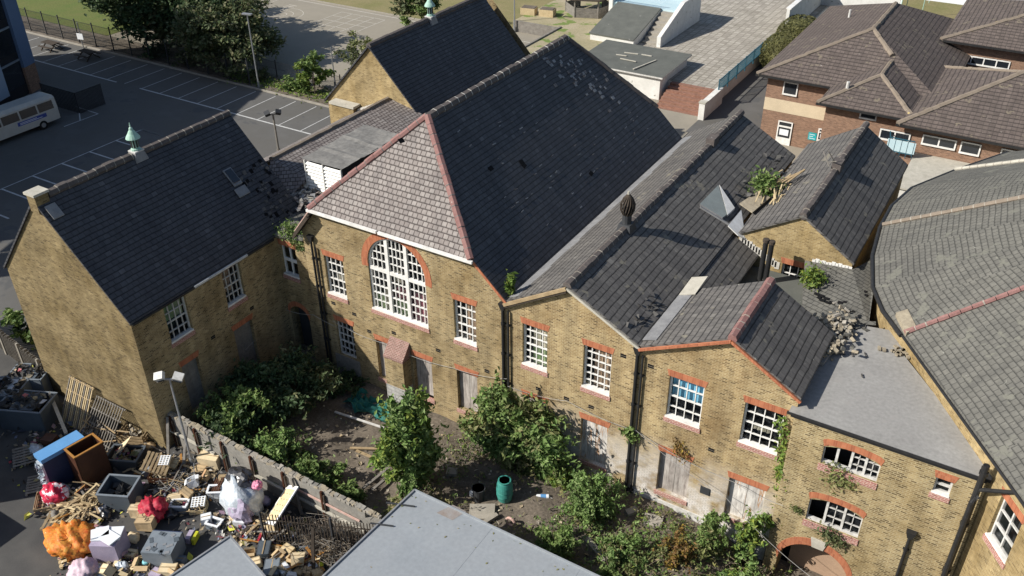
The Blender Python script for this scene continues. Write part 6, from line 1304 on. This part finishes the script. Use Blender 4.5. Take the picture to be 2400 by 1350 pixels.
# blue-topped mattress stack and brown cabinet
def prismbox(name, px, py, sx, sy, sz, rz, mats, lab, cat, z=0, group=None, hollow=False):
    p = az(px, py, z); t = root(name, (p.x, p.y, z), lab, cat, group); R = Rz(rz); c = Vector((p.x, p.y, z)); T = lambda v: c + R @ Vector(v); mb = MB()
    if hollow:
        for (ox, oy, a, b) in ((0, -sy / 2, sx, .04), (0, sy / 2, sx, .04), (-sx / 2, 0, .04, sy - .06), (sx / 2, 0, .04, sy - .06)): mb.obox(T((ox, oy, sz / 2)), a, b, sz, R, mats[0])
        mb.obox(T((0, 0, .1)), sx - .06, sy - .06, .04, R, mats[1]); mb.build('carcass', t); mb = MB()
        for (ox, oy, a, b) in ((0, -sy / 2, sx + .06, .09), (0, sy / 2, sx + .06, .09), (-sx / 2, 0, .09, sy - .1), (sx / 2, 0, .09, sy - .1)): mb.obox(T((ox, oy, sz + .02)), a, b, .05, R, mats[2])
        mb.build('rim', t)
    else: mb.obox(T((0, 0, sz / 2)), sx, sy, sz, R, mats[0]); mb.build('body', t)
    return t, T, R
t, T, R = prismbox('mattress_stack', 166, 1118, .55, 1.9, 1.75, -.15, ['navy'], 'upright dark stack with bright blue padded top beside the brown cabinet', 'mattress')
mb = MB(); mb.obox(T((0, 0, 1.85)), .7, 2.0, .2, R, 'blue_vinyl'); mb.build('cushion', t); mb = MB(); mb.obox(T((0, -.99, .8)), .5, .1, 1.6, R, 'film_white'); cards(mb, np.array([T((random.gauss(0, .16), -1.05 + random.gauss(0, .06), random.uniform(.1, 1.6))) for _ in range(60)]), .14, 'film_white', .1, .7); mb.build('wrapping', t)
t, T, R = prismbox('brown_cabinet', 222, 1118, .85, 1.3, 1.9, -.15, ['cabinet_wood', 'cabinet_wood', 'cabinet_edge'], 'dark brown open-topped wooden cabinet next to the blue-topped stack', 'cabinet', hollow=True)
mb = MB(); mb.obox(T((-.445, -.3, .8)), .03, .7, 1.5, R, 'cabinet_edge'); mb.build('side_panel', t)
# cardboard sheet leaning
p = az(290, 1072, 0); mb = MB(); R = Reul(.1, -.75, .35); mb.obox((p.x, p.y, .6), 1.25, .8, .02, R, 'cardboard_pale'); mb.obox((p.x - .1, p.y - .05, .63), .02, .3, .025, R, 'ink'); tag(mb.build('cardboard_sheet'), 'large pale cardboard sheet with a slit, leaning above the brown cabinet', 'cardboard')
# wire/timber stack by the gable end
t = root('slatted_frame_stack', (-34.4, 17.8, 0), 'tall stack of slatted timber frames leaning on the sunlit gable end', 'timber frames'); mb = MB()
for i in range(14): mb.bar((-36.4 + i * .13, 17.2, .1), (-36.4 + i * .13, 18.35, 2.1), .05, .06, 'timber_pale' if i % 3 else 'timber_grey')
for z in (.3, .9, 1.5, 2.05): mb.bar((-36.5, 17.2 + z * .54, z), (-34.6, 17.2 + z * .54, z), .06, .06, 'timber')
mb.build('upright_frame', t); mb = MB()
for i in range(12): mb.bar((-34.5 + i * .17, 16.9, .05), (-34.5 + i * .17, 18.3, 1.7), .04, .04, 'timber_grey')
for z in (.2, .7, 1.2, 1.65): mb.bar((-34.6, 16.9 + z * .85, z), (-32.5, 16.9 + z * .85, z), .06, .05, 'timber_grey')
for i in range(20): c = Vector((-33.6 + random.uniform(-.9, .9), 17.3 + random.uniform(-.3, .5), random.uniform(.1, .9))); d = Vector((random.gauss(0, .5), random.gauss(0, .2), random.gauss(0, .2))); mb.bar(c - d, c + d, .06, .03, random.choice(('timber', 'timber_grey', 'trunk')))
mb.build('leaning_frame', t); mb = MB(); mb.bar((-37.4, 17.6, 1.1), (-34.9, 16.5, .5), .16, .1, 'stone_cap'); mb.build('loose_beam', t)
for k, (a, b, lb) in enumerate((((362, 955), (430, 1105), 'long grey post leaning on the near end of the yard wall'), ((362, 965), (395, 1075), 'shorter grey post leaning beside the yard wall corner'), ((690, 1130), (707, 1205), 'grey post leaning by the perforated board'))):
    A = az(*b, .05); B = Vector((A.x - .45, 18.9, 1.8)); mb = MB(); mb.bar(A, B, .12, .1, 'timber_grey'); tag(mb.build('leaning_post'), lb, 'post', 'posts leaning on the yard wall')
# skips in the shade at left
for k, (px, py, sx, sy, sz, rz, mt, lb) in enumerate(((78, 985, 1.5, 2.3, 1.2, -1.15, 'plastic_slate', 'dark wheeled skip in shade with a pale lid strip'), (20, 950, 1.4, 2.2, 1.2, -1.1, 'plastic_grey', 'grey skip heaped with bags at the left edge'), (85, 915, 1.2, 1.8, 1.2, -1.1, 'plastic_grey', 'grey-blue skip nearest the gable end'))):
    t, T, R = prismbox('waste_skip', px, py, sx, sy, sz, rz, [mt, 'plastic_dark', 'plastic_grey'], lb, 'skip', 0, 'skips in the shaded corner', True)
    mb = MB(); mb.obox(T((0, .1, sz - .02)), sx * .85, sy * .5, .1, R, 'film_white' if k == 1 else 'plastic_slate'); cards(mb, np.array([T((random.uniform(-.4, .4) * sx, random.uniform(-.45, .45) * sy, sz - .1 + random.uniform(0, .25))) for _ in range(70)]), .2, 'slate_bits', .4, .7); cards(mb, np.array([T((random.uniform(-.4, .4) * sx, random.uniform(-.45, .45) * sy, sz + random.uniform(0, .2))) for _ in range(14)]), .16, 'litter_mix', .4, .7); mb.build('contents', t)
t, T, R = prismbox('brown_box', 122, 1045, .6, .5, .55, .3, ['cabinet_wood', 'cabinet_wood', 'cabinet_wood'], 'small dark brown wooden box in the shade of the skips', 'box')
# low boundary fence at far left
t = root('boundary_fence', (-43, 19.3, 0), 'dark boarded boundary fence running to the sunlit gable end', 'fence'); mb = MB()
for i in range(42): mb.bar((-48 + i * .21, 19.9 - i * .03, 0), (-48 + i * .21, 19.9 - i * .03, 1.5 + random.uniform(-.05, .05)), .19, .03, 'timber_grey')
mb.build('boards', t)
for i in range(5): mb = MB(); mb.bar((-48 + i * 2.1, 19.8 - i * .3, 0), (-48 + i * 2.1, 19.8 - i * .3, 1.7), .12, .12, 'slab_stone'); mb.build('post', t)
tree('dark_tree', -43.5, 21.0, 2.2, 1.6, 1000, .16, ['leaf_bush', 'leaf_dark'], 'low dark bush at the car park end of the boarded fence', 'bush', None, seed=31, zc=.4, trunk_r=.05)
# crates, pallets
pallet(92, 1137, -.7, 'dark pallet lying in the shade left of the red and white bag', 0, 'timber_grey')
pallet(60, 1075, -.6, 'half-hidden pallet below the dark skip', 0, 'timber_grey', (0, .15))
crate(110, 1182, 1.1, .8, .35, -.75, 'low wooden crate under the red and white bag', 0, 'timber', 2)
bag(133, 1170, (.62, .5, .45), 'red_white_film', 'crumpled red and white striped plastic bundle on a low crate', 'plastic_bundle', .15, 3)
crate(320, 1025, 1.3, 1.0, .55, .4, 'straw-filled wooden crate against the gable end', .1, 'timber', 3, (0, 0), fill='rubble_bits')
t, T, R = prismbox('open_tank', 300, 1085, 1.5, 1.0, .6, .45, ['plastic_dark', 'plastic_dark', 'plastic_slate'], 'open dark tank strewn with rubbish behind the cabinet', 'tank', hollow=True)
mb = MB(); cards(mb, np.array([T((random.uniform(-.6, .6), random.uniform(-.4, .4), random.uniform(.2, .5))) for _ in range(60)]), .15, 'litter_mix', .5, .7); mb.build('contents', t)
t, T, R = prismbox('black_bin_box', 290, 1175, 1.4, 1.2, .95, .45, ['plastic_slate', 'hole_black', 'plastic_grey'], 'square charcoal container, open at the top, in front of the wood heap', 'container', hollow=True)
mb = MB(); cards(mb, np.array([T((random.uniform(-.6, .6), random.uniform(-.5, .5), random.uniform(.25, .6))) for _ in range(50)]), .2, 'slate_bits', .5, .7); mb.build('contents', t)
crate(390, 1120, 1.2, 1.0, .5, .55, 'reddish slatted crate full of laths', 0, 'cabinet_wood', 3, fill='rubble_bits')
pallet(372, 1100, .5, 'tilted pale pallet on top of the lath heap', .5, 'timber', (.2, .3))
for k, (px, py, z, rz, lb) in enumerate(((385, 1085, .75, .5, 'cream egg-tray grid on the lath heap'), (467, 1182, .3, .6, 'cream grid tray on a small crate near the bale'))):
    p = az(px, py, z); t = root('grid_tray', (p.x, p.y, z), lb, 'tray', 'cream grid trays'); R = Reul(.25, -.1, rz); c = Vector((p.x, p.y, z + .12)); mb = MB(); mb.obox(c, .62, .5, .05, R, 'cardboard_pale'); mb.build('base', t); mb = MB()
    for i in range(5): mb.obox(c + R @ Vector((-.28 + .14 * i, 0, .05)), .03, .5, .07, R, 'plastic_white'); mb.obox(c + R @ Vector((0, -.22 + .11 * i, .05)), .6, .03, .065, R, 'plastic_white')
    mb.build('grid', t)
crate(467, 1195, .7, .6, .3, .6, 'small pale crate under a cream grid tray', 0, 'timber_pale', 2)
carton(497, 1092, .95, .55, .7, .35, 'cardboard_pale', 'tall pale slotted carton against the yard wall', tilt=(.1, 0))
carton(470, 1108, .5, .4, .3, .3, 'cardboard', 'small brown carton behind the tall slotted carton')
pallet(505, 1150, .5, 'brown pallet board lying by the bale', 0, 'cabinet_wood', (0, -.4), .9, .8)
t, T, R = prismbox('clear_tub', 507, 1160, .6, .45, .35, .6, ['plastic_white', 'plastic_grey', 'plastic_white'], 'clear plastic tub beside the white bale', 'tub', hollow=True)
bag(578, 1195, (1.0, .85, 1.05), 'film_white', 'big bale of white plastic film with black and pink bags on top', 'film_bale', 0, 8, .22, 'bale', 3, parts=((-.2, .2, 1.75, (.65, .45, .3), 'film_black', 'black_bag'), (.68, .3, 1.6, (.22, .22, .18), 'film_pink', 'pink_bag'), (.35, -.55, .7, (.6, .4, .65), 'lilac', 'grey_wrap')))
p = az(655, 1225, 0); t = root('perforated_board', (p.x, p.y, 0), 'white framed panel with tan perforated board leaning by the railings', 'panel'); R = Reul(.5, -.55, -.25); c = Vector((p.x + .1, p.y + .2, .95)); mb = MB(); mb.obox(c, 1.15, 1.85, .05, R, 'white_paint'); mb.build('frame', t); mb = MB(); mb.obox(c + R @ Vector((0, 0, .03)), .9, 1.5, .02, R, 'peg_board')
for i in range(3):
    for j in range(5): mb.obox(c + R @ Vector((-.3 + .28 * i + .06 * (j % 2), -.56 + .27 * j, .042)), .045, .05, .008, R, 'ink')
mb.build('peg_panel', t)
mb = MB(); A = az(685, 1165, .1); mb.bar(A, A + Vector((.2, .5, 1.0)), .1, .06, 'red_cloth'); tag(mb.build('red_post'), 'red painted post behind the perforated board', 'post')
carton(565, 1232, .48, .42, .45, .5, 'plastic_white', 'white box with dark front panel, alone on the tarmac', name='white_appliance', cat='appliance', tilt=(.1, .1))
carton(485, 1222, .42, .36, .3, .8, 'plastic_white', 'white carton beside the tangle of clear tubs', z=.1)
t, T, R = prismbox('clear_tub', 505, 1235, .6, .4, .3, .2, ['plastic_grey', 'plastic_grey', 'plastic_white'], 'tangle of clear tubs in the container shadow', 'tub', hollow=True)
t, T, R = prismbox('glass_tank', 425, 1195, .7, .45, .4, .5, ['plastic_grey', 'hole_black', 'plastic_white'], 'broken glass-sided tank near the wire heap', 'tank', hollow=True)
# heap of timber frames
t = root('broken_crate_heap', tuple(az(190, 1195, 0)), 'heap of splintered pale wooden crates', 'crate heap'); p = az(190, 1200, 0); mb = MB()
for i in range(70): c = Vector((p.x + random.gauss(0, .42), p.y + random.gauss(0, .3), random.uniform(.04, .5))); d = Vector((random.gauss(0, .4), random.gauss(0, .4), random.gauss(0, .08))); mb.bar(c - d, c + d, random.uniform(.06, .1), .03, random.choice(('timber_pale', 'timber', 'timber')))
mb.build('broken_slats', t); tag(t, kind=None)
crate(215, 1180, .6, .45, .3, .4, 'small pale crate on top of the splintered heap', .35, 'timber_pale', 2, (.1, .2))
carton(226, 1160, .38, .34, .3, .5, 'cardboard_pale', 'small pale carton behind the splintered crates')
bag(178, 1282, (1.05, .85, .6), 'orange_net', 'heap of orange net sacks on a pallet', 'net_sacks', .12, 11, .32, 'sacks', 4, parts=((-.05, .3, .62, (.22, .42, .15), 'cardboard_pale', 'paper_sack'),))
pallet(175, 1292, -.5, 'pale pallet under the orange net sacks', 0, 'timber_pale', (0, 0), 1.6, 1.3)
pallet(142, 1232, .55, 'pallet standing behind the orange sacks', 0, 'timber', (0, .2))
bag(200, 1348, (.6, .5, .4), 'pink_white', 'pale pink plastic bundle below the orange sacks', 'plastic_bundle', 0, 13)
t, T, R = prismbox('foam_stack', 266, 1300, 1.05, 1.05, 1.1, .5, ['lilac'], 'lilac-grey wrapped block topped with white foam sheets', 'block')
for k, (ox, oy, oz, a, b, rz) in enumerate(((0, .1, 1.14, 1.15, .7, .1), (.2, -.15, 1.2, .7, .55, -.5), (-.3, .1, 1.2, .7, .5, .4))): mb = MB(); mb.obox(T((ox, oy, oz)), a, b, .06, R @ Rz(rz), 'plastic_white'); mb.build('foam_sheet', t)
t, T, R = prismbox('metal_cube', 390, 1308, 1.25, 1.15, .95, .45, ['plastic_grey'], 'dented grey metal cube beside the lilac block', 'metal box')
mb = MB(); mb.obox(T((0, .62, .6)), 1.25, .08, .6, R, 'navy'); mb.build('side_panel', t); mb = MB()
for i in range(14): mb.obox(T((random.uniform(-.55, .55), random.uniform(-.5, .48), .955)), random.uniform(.1, .3), random.uniform(.08, .2), .02, R @ Rz(random.uniform(0, 3)), 'plastic_slate' if i % 2 else 'galv')
mb.build('dented_top', t)
t, T, R = carton(347, 1232, .7, .62, .5, .5, 'cardboard', 'brown carton with dark lettering, in front of the red cloth heap', z=.2)
fc_ = bpy.data.curves.new('lettering', 'FONT'); fc_.body = 'CINV'; fc_.size = .26; fc_.align_x = 'CENTER'; fc_.align_y = 'CENTER'; fc_.extrude = .003
tmp = bpy.data.objects.new('tmp', fc_); COL.objects.link(tmp); dg = bpy.context.evaluated_depsgraph_get(); dg.update(); me = bpy.data.meshes.new_from_object(tmp.evaluated_get(dg)); COL.objects.unlink(tmp); bpy.data.objects.remove(tmp)
me.materials.clear(); me.materials.append(MATS['ink']); lo = bpy.data.objects.new('lettering', me); COL.objects.link(lo); lo.parent = t; lo.location = T((0, 0, .258)) - t.location; lo.rotation_euler = (R @ Matrix.Rotation(-.9, 3, 'Z')).to_euler()
carton(322, 1208, .45, .36, .5, .5, 'cardboard_pale', 'pale carton leaning left of the lettered carton', z=.15); carton(330, 1198, .42, .36, .35, .5, 'cardboard', 'brown carton behind the lettered carton', z=.3)
bag(362, 1205, (.6, .5, .45), 'red_cloth', 'heap of crumpled crimson cloth behind the lettered carton', 'cloth_heap', .25, 17, .3, 'cloth')
carton(340, 1330, .55, .5, .35, .55, 'cardboard', 'open brown carton holding a cyan bag', True)
p = az(342, 1322, .2); mb = MB(); ico(mb, (p.x, p.y, .3), (.14, .12, .1), 'cyan_bag', 2, .2, 3); tag(mb.build('cyan_bag'), 'cyan plastic bag inside the open carton', 'bag')
carton(398, 1345, .65, .5, .4, .45, 'cardboard_pale', 'pale closed carton beside the metal container edge'); carton(370, 1352, .5, .4, .3, .2, 'lilac', 'lilac carton half hidden below the pale closed carton')
carton(310, 1305, .4, .34, .3, .3, 'cardboard_pale', 'small pale carton between lilac block and metal cube')
bag(290, 1335, (.28, .22, .24), 'film_white', 'white carrier bag under the lilac block', 'carrier_bag', 0, 19); bag(242, 1345, (.4, .2, .16), 'film_white', 'torn white film beside the pink bundle', 'carrier_bag', 0, 23)
carton(235, 1325, .5, .4, .2, .4, 'cardboard', 'flattened brown carton beside the orange sacks')
# right-hand rubbish between the two metal roofs
for k, (px, py, sx, sy, sz, mt, lb) in enumerate(((622, 1300, .7, .5, .45, 'plastic_slate', 'slate-grey plastic box tucked beside the container'), (640, 1345, .8, .6, .45, 'plastic_grey', 'blue-grey plastic box at the bottom beside the container'))):
    carton(px, py, sx, sy, sz, -.95, mt, lb, name='plastic_box', cat='box', group=None, inner='plastic_dark')
carton(645, 1300, .4, .34, .3, .5, 'cardboard', 'open brown carton beside the slate-grey plastic box', True); carton(665, 1325, .34, .3, .3, .6, 'cardboard_pale', 'small bright carton nearest the slate-grey plastic box')
carton(690, 1320, .36, .32, .4, .2, 'cardboard', 'brown carton in the middle of the heap below the railings', True); carton(668, 1345, .45, .4, .4, -.3, 'plastic_white', 'white carton in the middle of the heap below the railings')
carton(705, 1340, .36, .5, .2, .1, 'timber_pale', 'wooden tray between the two white cartons'); carton(735, 1335, .36, .4, .3, -.2, 'plastic_white', 'white carton nearest the large metal roof'); carton(755, 1310, .4, .3, .3, .4, 'cardboard', 'brown carton against the large metal roof edge')
for k, (px, py, lb) in enumerate(((610, 1262, 'crimson cloth scrap by the container corner'), (628, 1285, 'crimson cloth scrap beside the open carton'))):
    A = az(px - 8, py + 8, .1); B = az(px + 10, py - 8, .15); mb = MB(); mb.bar(A, B, .16, .12, 'red_cloth'); mb.bar(A + Vector((.05, .05, .08)), B + Vector((-.1, .05, .12)), .1, .08, 'red_cloth'); tag(mb.build('cloth_scrap'), lb, 'cloth', 'cloth scraps')
for k, (px, py, lb) in enumerate(((702, 1302, 'yellow-green bag in the heap below the railings'), (752, 1325, 'yellow-green bag against the large metal roof'))):
    p = az(px, py, .25); mb = MB(); ico(mb, (p.x, p.y, .3), (.13, .1, .1), 'lime_yellow', 2, .2, k); tag(mb.build('yellow_bag'), lb, 'bag', 'yellow bags')
mb = MB(); A = az(735, 1350, .0); mb.bar(A + Vector((0, 0, 0)), A + Vector((-.35, .7, 1.9)), .12, .12, 'trunk'); tag(mb.build('dark_post'), 'dark post standing up among the rubbish by the large metal roof', 'post')
mb = MB(); q = az(448, 1268, 0); mb.obox((q.x, q.y, .25), .2, .5, .3, Rz(.4), 'lilac'); mb.obox((q.x + .2, q.y + .1, .2), .12, .5, .3, Rz(.4), 'lime_yellow'); tag(mb.build('file_boxes'), 'lilac and lime file boxes by the metal cube', 'box')
xs = [(585, 1305, 0), (600, 1330, 0), (632, 1328, 0), (655, 1310, .2), (680, 1300, 0), (700, 1318, .2), (715, 1300, 0), (722, 1350, 0), (745, 1352, 0), (660, 1360, 0), (685, 1362, .2), (770, 1296, 0), (300, 1345, 0), (255, 1350, 0), (425, 1320, 0), (418, 1350, 0), (440, 1165, .3), (415, 1180, 0), (455, 1140, .2), (480, 1130, 0), (405, 1095, .3), (330, 1060, .2), (345, 1110, 0), (525, 1130, .1), (545, 1090, 0), (150, 1200, 0), (240, 1200, 0), (600, 1225, 0), (640, 1250, 0), (625, 1240, 0)]
where = ['behind the metal container', 'between container and large metal roof', 'behind the slate-grey plastic box', 'on the heap below the bar railings', 'below the brushwood', 'on top of the heap below the brushwood', 'at the edge of the brushwood', 'nearest the bottom edge by the large metal roof', 'against the large metal roof at the bottom', 'in front of the two plastic boxes', 'on top of the bottom heap', 'squeezed between brushwood and metal roof', 'below the metal cube', 'under the pink bundle', 'between the metal cube and container', 'at the container edge', 'on the wire heap', 'in front of the wire heap', 'on the scrap heap by the floodlight pole', 'under the tall slotted carton', 'on the lath heap', 'in the open dark tank', 'beside the lath heap', 'between slotted carton and bale', 'behind the bale by the wall', 'left of the splintered crates', 'between splintered crates and charcoal container', 'in front of the bale', 'below the perforated board', 'right of the bale foot']
cm = ['cardboard', 'cardboard_pale', 'plastic_white', 'cardboard', 'timber_pale', 'cardboard_pale', 'plastic_grey', 'cardboard']; cn = {'cardboard': 'brown carton', 'cardboard_pale': 'pale carton', 'plastic_white': 'white box', 'timber_pale': 'small wooden box', 'plastic_grey': 'grey plastic box'}
for k, ((px, py, z), wh) in enumerate(zip(xs, where)):
    mt = cm[k % 8]; carton(px, py, random.uniform(.3, .6), random.uniform(.28, .45), random.uniform(.18, .42), random.uniform(-.9, 1.2), mt, ('open ' if k % 3 == 0 else 'small ' if 'small' not in cn[mt] else '') + cn[mt] + ' ' + wh, k % 3 == 0, z, (random.gauss(0, .22), random.gauss(0, .22)), inner=mt)
for k, (x0, x1, y0, y1, h, lb) in enumerate(((-46.5, -37.9, 8.5, 13.6, 5.3, 'unseen dark box added left of the skips to shade them'), (-37, -34.2, 6.4, 9.6, 2.6, 'unseen grey box added left of the orange sacks for shade'))):  # out-of-view boxes added to cast shade over the skips and rubbish
    t = root('shade_blocker', ((x0 + x1) / 2, (y0 + y1) / 2, 0), lb, 'container', 'unseen shade blockers left of the yard'); mb = MB(); mb.box(x0, x1, y0, y1, .1, h, 'plastic_slate')
    for i in range(int((y1 - y0) / .3)): mb.box(x1, x1 + .04, y0 + .1 + i * .3, y0 + .25 + i * .3, .15, h - .1, 'plastic_slate')
    mb.build('body', t); mb = MB(); mb.box(x0 + .1, x0 + (x1 - x0) / 2 - .02, y1, y1 + .05, .2, h - .1, 'plastic_grey'); mb.build('door', t)
for k, (px, py, rx, mt, lb) in enumerate(((150, 1155, .35, 'film_white', 'white sack behind the red and white bundle'), (250, 1210, .3, 'film_black', 'black sack between splintered crates and charcoal container'), (320, 1180, .3, 'cardboard', 'brown paper sack against the charcoal container'), (400, 1210, .32, 'film_black', 'black sack beside the crimson cloth heap'), (530, 1180, .3, 'film_white', 'white sack at the near foot of the bale'), (620, 1180, .34, 'lilac', 'grey-lilac sack squeezed between bale and wall'), (615, 1215, .3, 'film_white', 'torn white sack below the bale'), (430, 1130, .3, 'film_black', 'black sack on the wire heap'), (350, 1050, .3, 'cardboard', 'brown sack near the leaning posts'), (245, 1260, .28, 'film_white', 'white sack between orange nets and lilac block'), (315, 1265, .26, 'cardboard_pale', 'pale paper sack between lilac block and lettered carton'), (130, 1215, .3, 'timber_grey', 'drab sack left of the splintered crates'), (720, 1325, .26, 'red_cloth', 'crimson sack in the heap by the large metal roof'), (650, 1270, .28, 'film_black', 'black sack below the perforated board'), (90, 1060, .4, 'film_white', 'white sheet bundle beside the blue-topped stack'))):
    bag(px, py, (rx, rx * random.uniform(.7, .95), rx * random.uniform(.5, .8)), mt, lb, 'sack', 0, 60 + k, .28, 'sack', 3)
mb = MB()
for i in range(150):
    z_ = random.choice(((460, 1140, 45, 40), (390, 1110, 40, 35), (190, 1200, 45, 25), (320, 1090, 50, 30), (700, 1320, 45, 22), (240, 1160, 60, 25), (620, 1240, 40, 25)))
    p = az(random.gauss(z_[0], z_[2] * .6), random.gauss(z_[1], z_[3] * .6), 0)
    if p.y > 18.7: continue
    c = Vector((p.x, p.y, random.uniform(.05, .45))); d = Vector((random.gauss(0, .4), random.gauss(0, .4), random.gauss(0, .12))); mb.bar(c - d, c + d, random.uniform(.05, .12), .025, random.choice(('timber', 'timber_pale', 'timber_grey', 'trunk', 'cabinet_edge')))
tag(mb.build('broken_timber'), 'broken boards and battens tangled through the rubbish', 'timber', kind='stuff')
# loose litter (uncountable)
mb = MB(); pts = []
for _ in range(3000):
    z_ = random.choice(((440, 1130, 60, 45), (600, 1250, 60, 30), (690, 1320, 55, 28), (410, 1150, 45, 40), (300, 1330, 110, 25), (200, 1190, 70, 35), (120, 1050, 90, 60), (560, 1230, 80, 30)))
    p = az(random.gauss(z_[0], z_[2] * .6), min(1420, random.gauss(z_[1], z_[3] * .6)), 0)
    if p.y < 19.1 and p.x < -17.8: pts.append((p.x, p.y, .04 + abs(random.gauss(0, .10))))
pts = np.array(pts); cards(mb, pts[::2], .09, 'litter_mix', .8, .7, .6); cards(mb, pts[1::4], .17, 'litter_mix', .7, .6, .5); cards(mb, pts[3::4], .13, 'slate_bits', .7, .6, .5); tag(mb.build('loose_litter'), 'loose paper, plastic and wood scraps strewn over the service yard', 'litter', kind='stuff')
mb = MB()
for i in range(260): p = az(random.gauss(435, 32), random.gauss(1150, 28), 0); c = Vector((p.x, p.y, random.uniform(.05, .5))); d = Vector((random.gauss(0, .22), random.gauss(0, .22), random.gauss(0, .06))); mb.bar(c - d, c + d, .03, .02, random.choice(('plastic_dark', 'timber_grey', 'galv', 'timber')))
tag(mb.build('wire_heap'), 'heap of wire, laths and scrap metal beside the floodlight pole', 'scrap', kind='stuff')
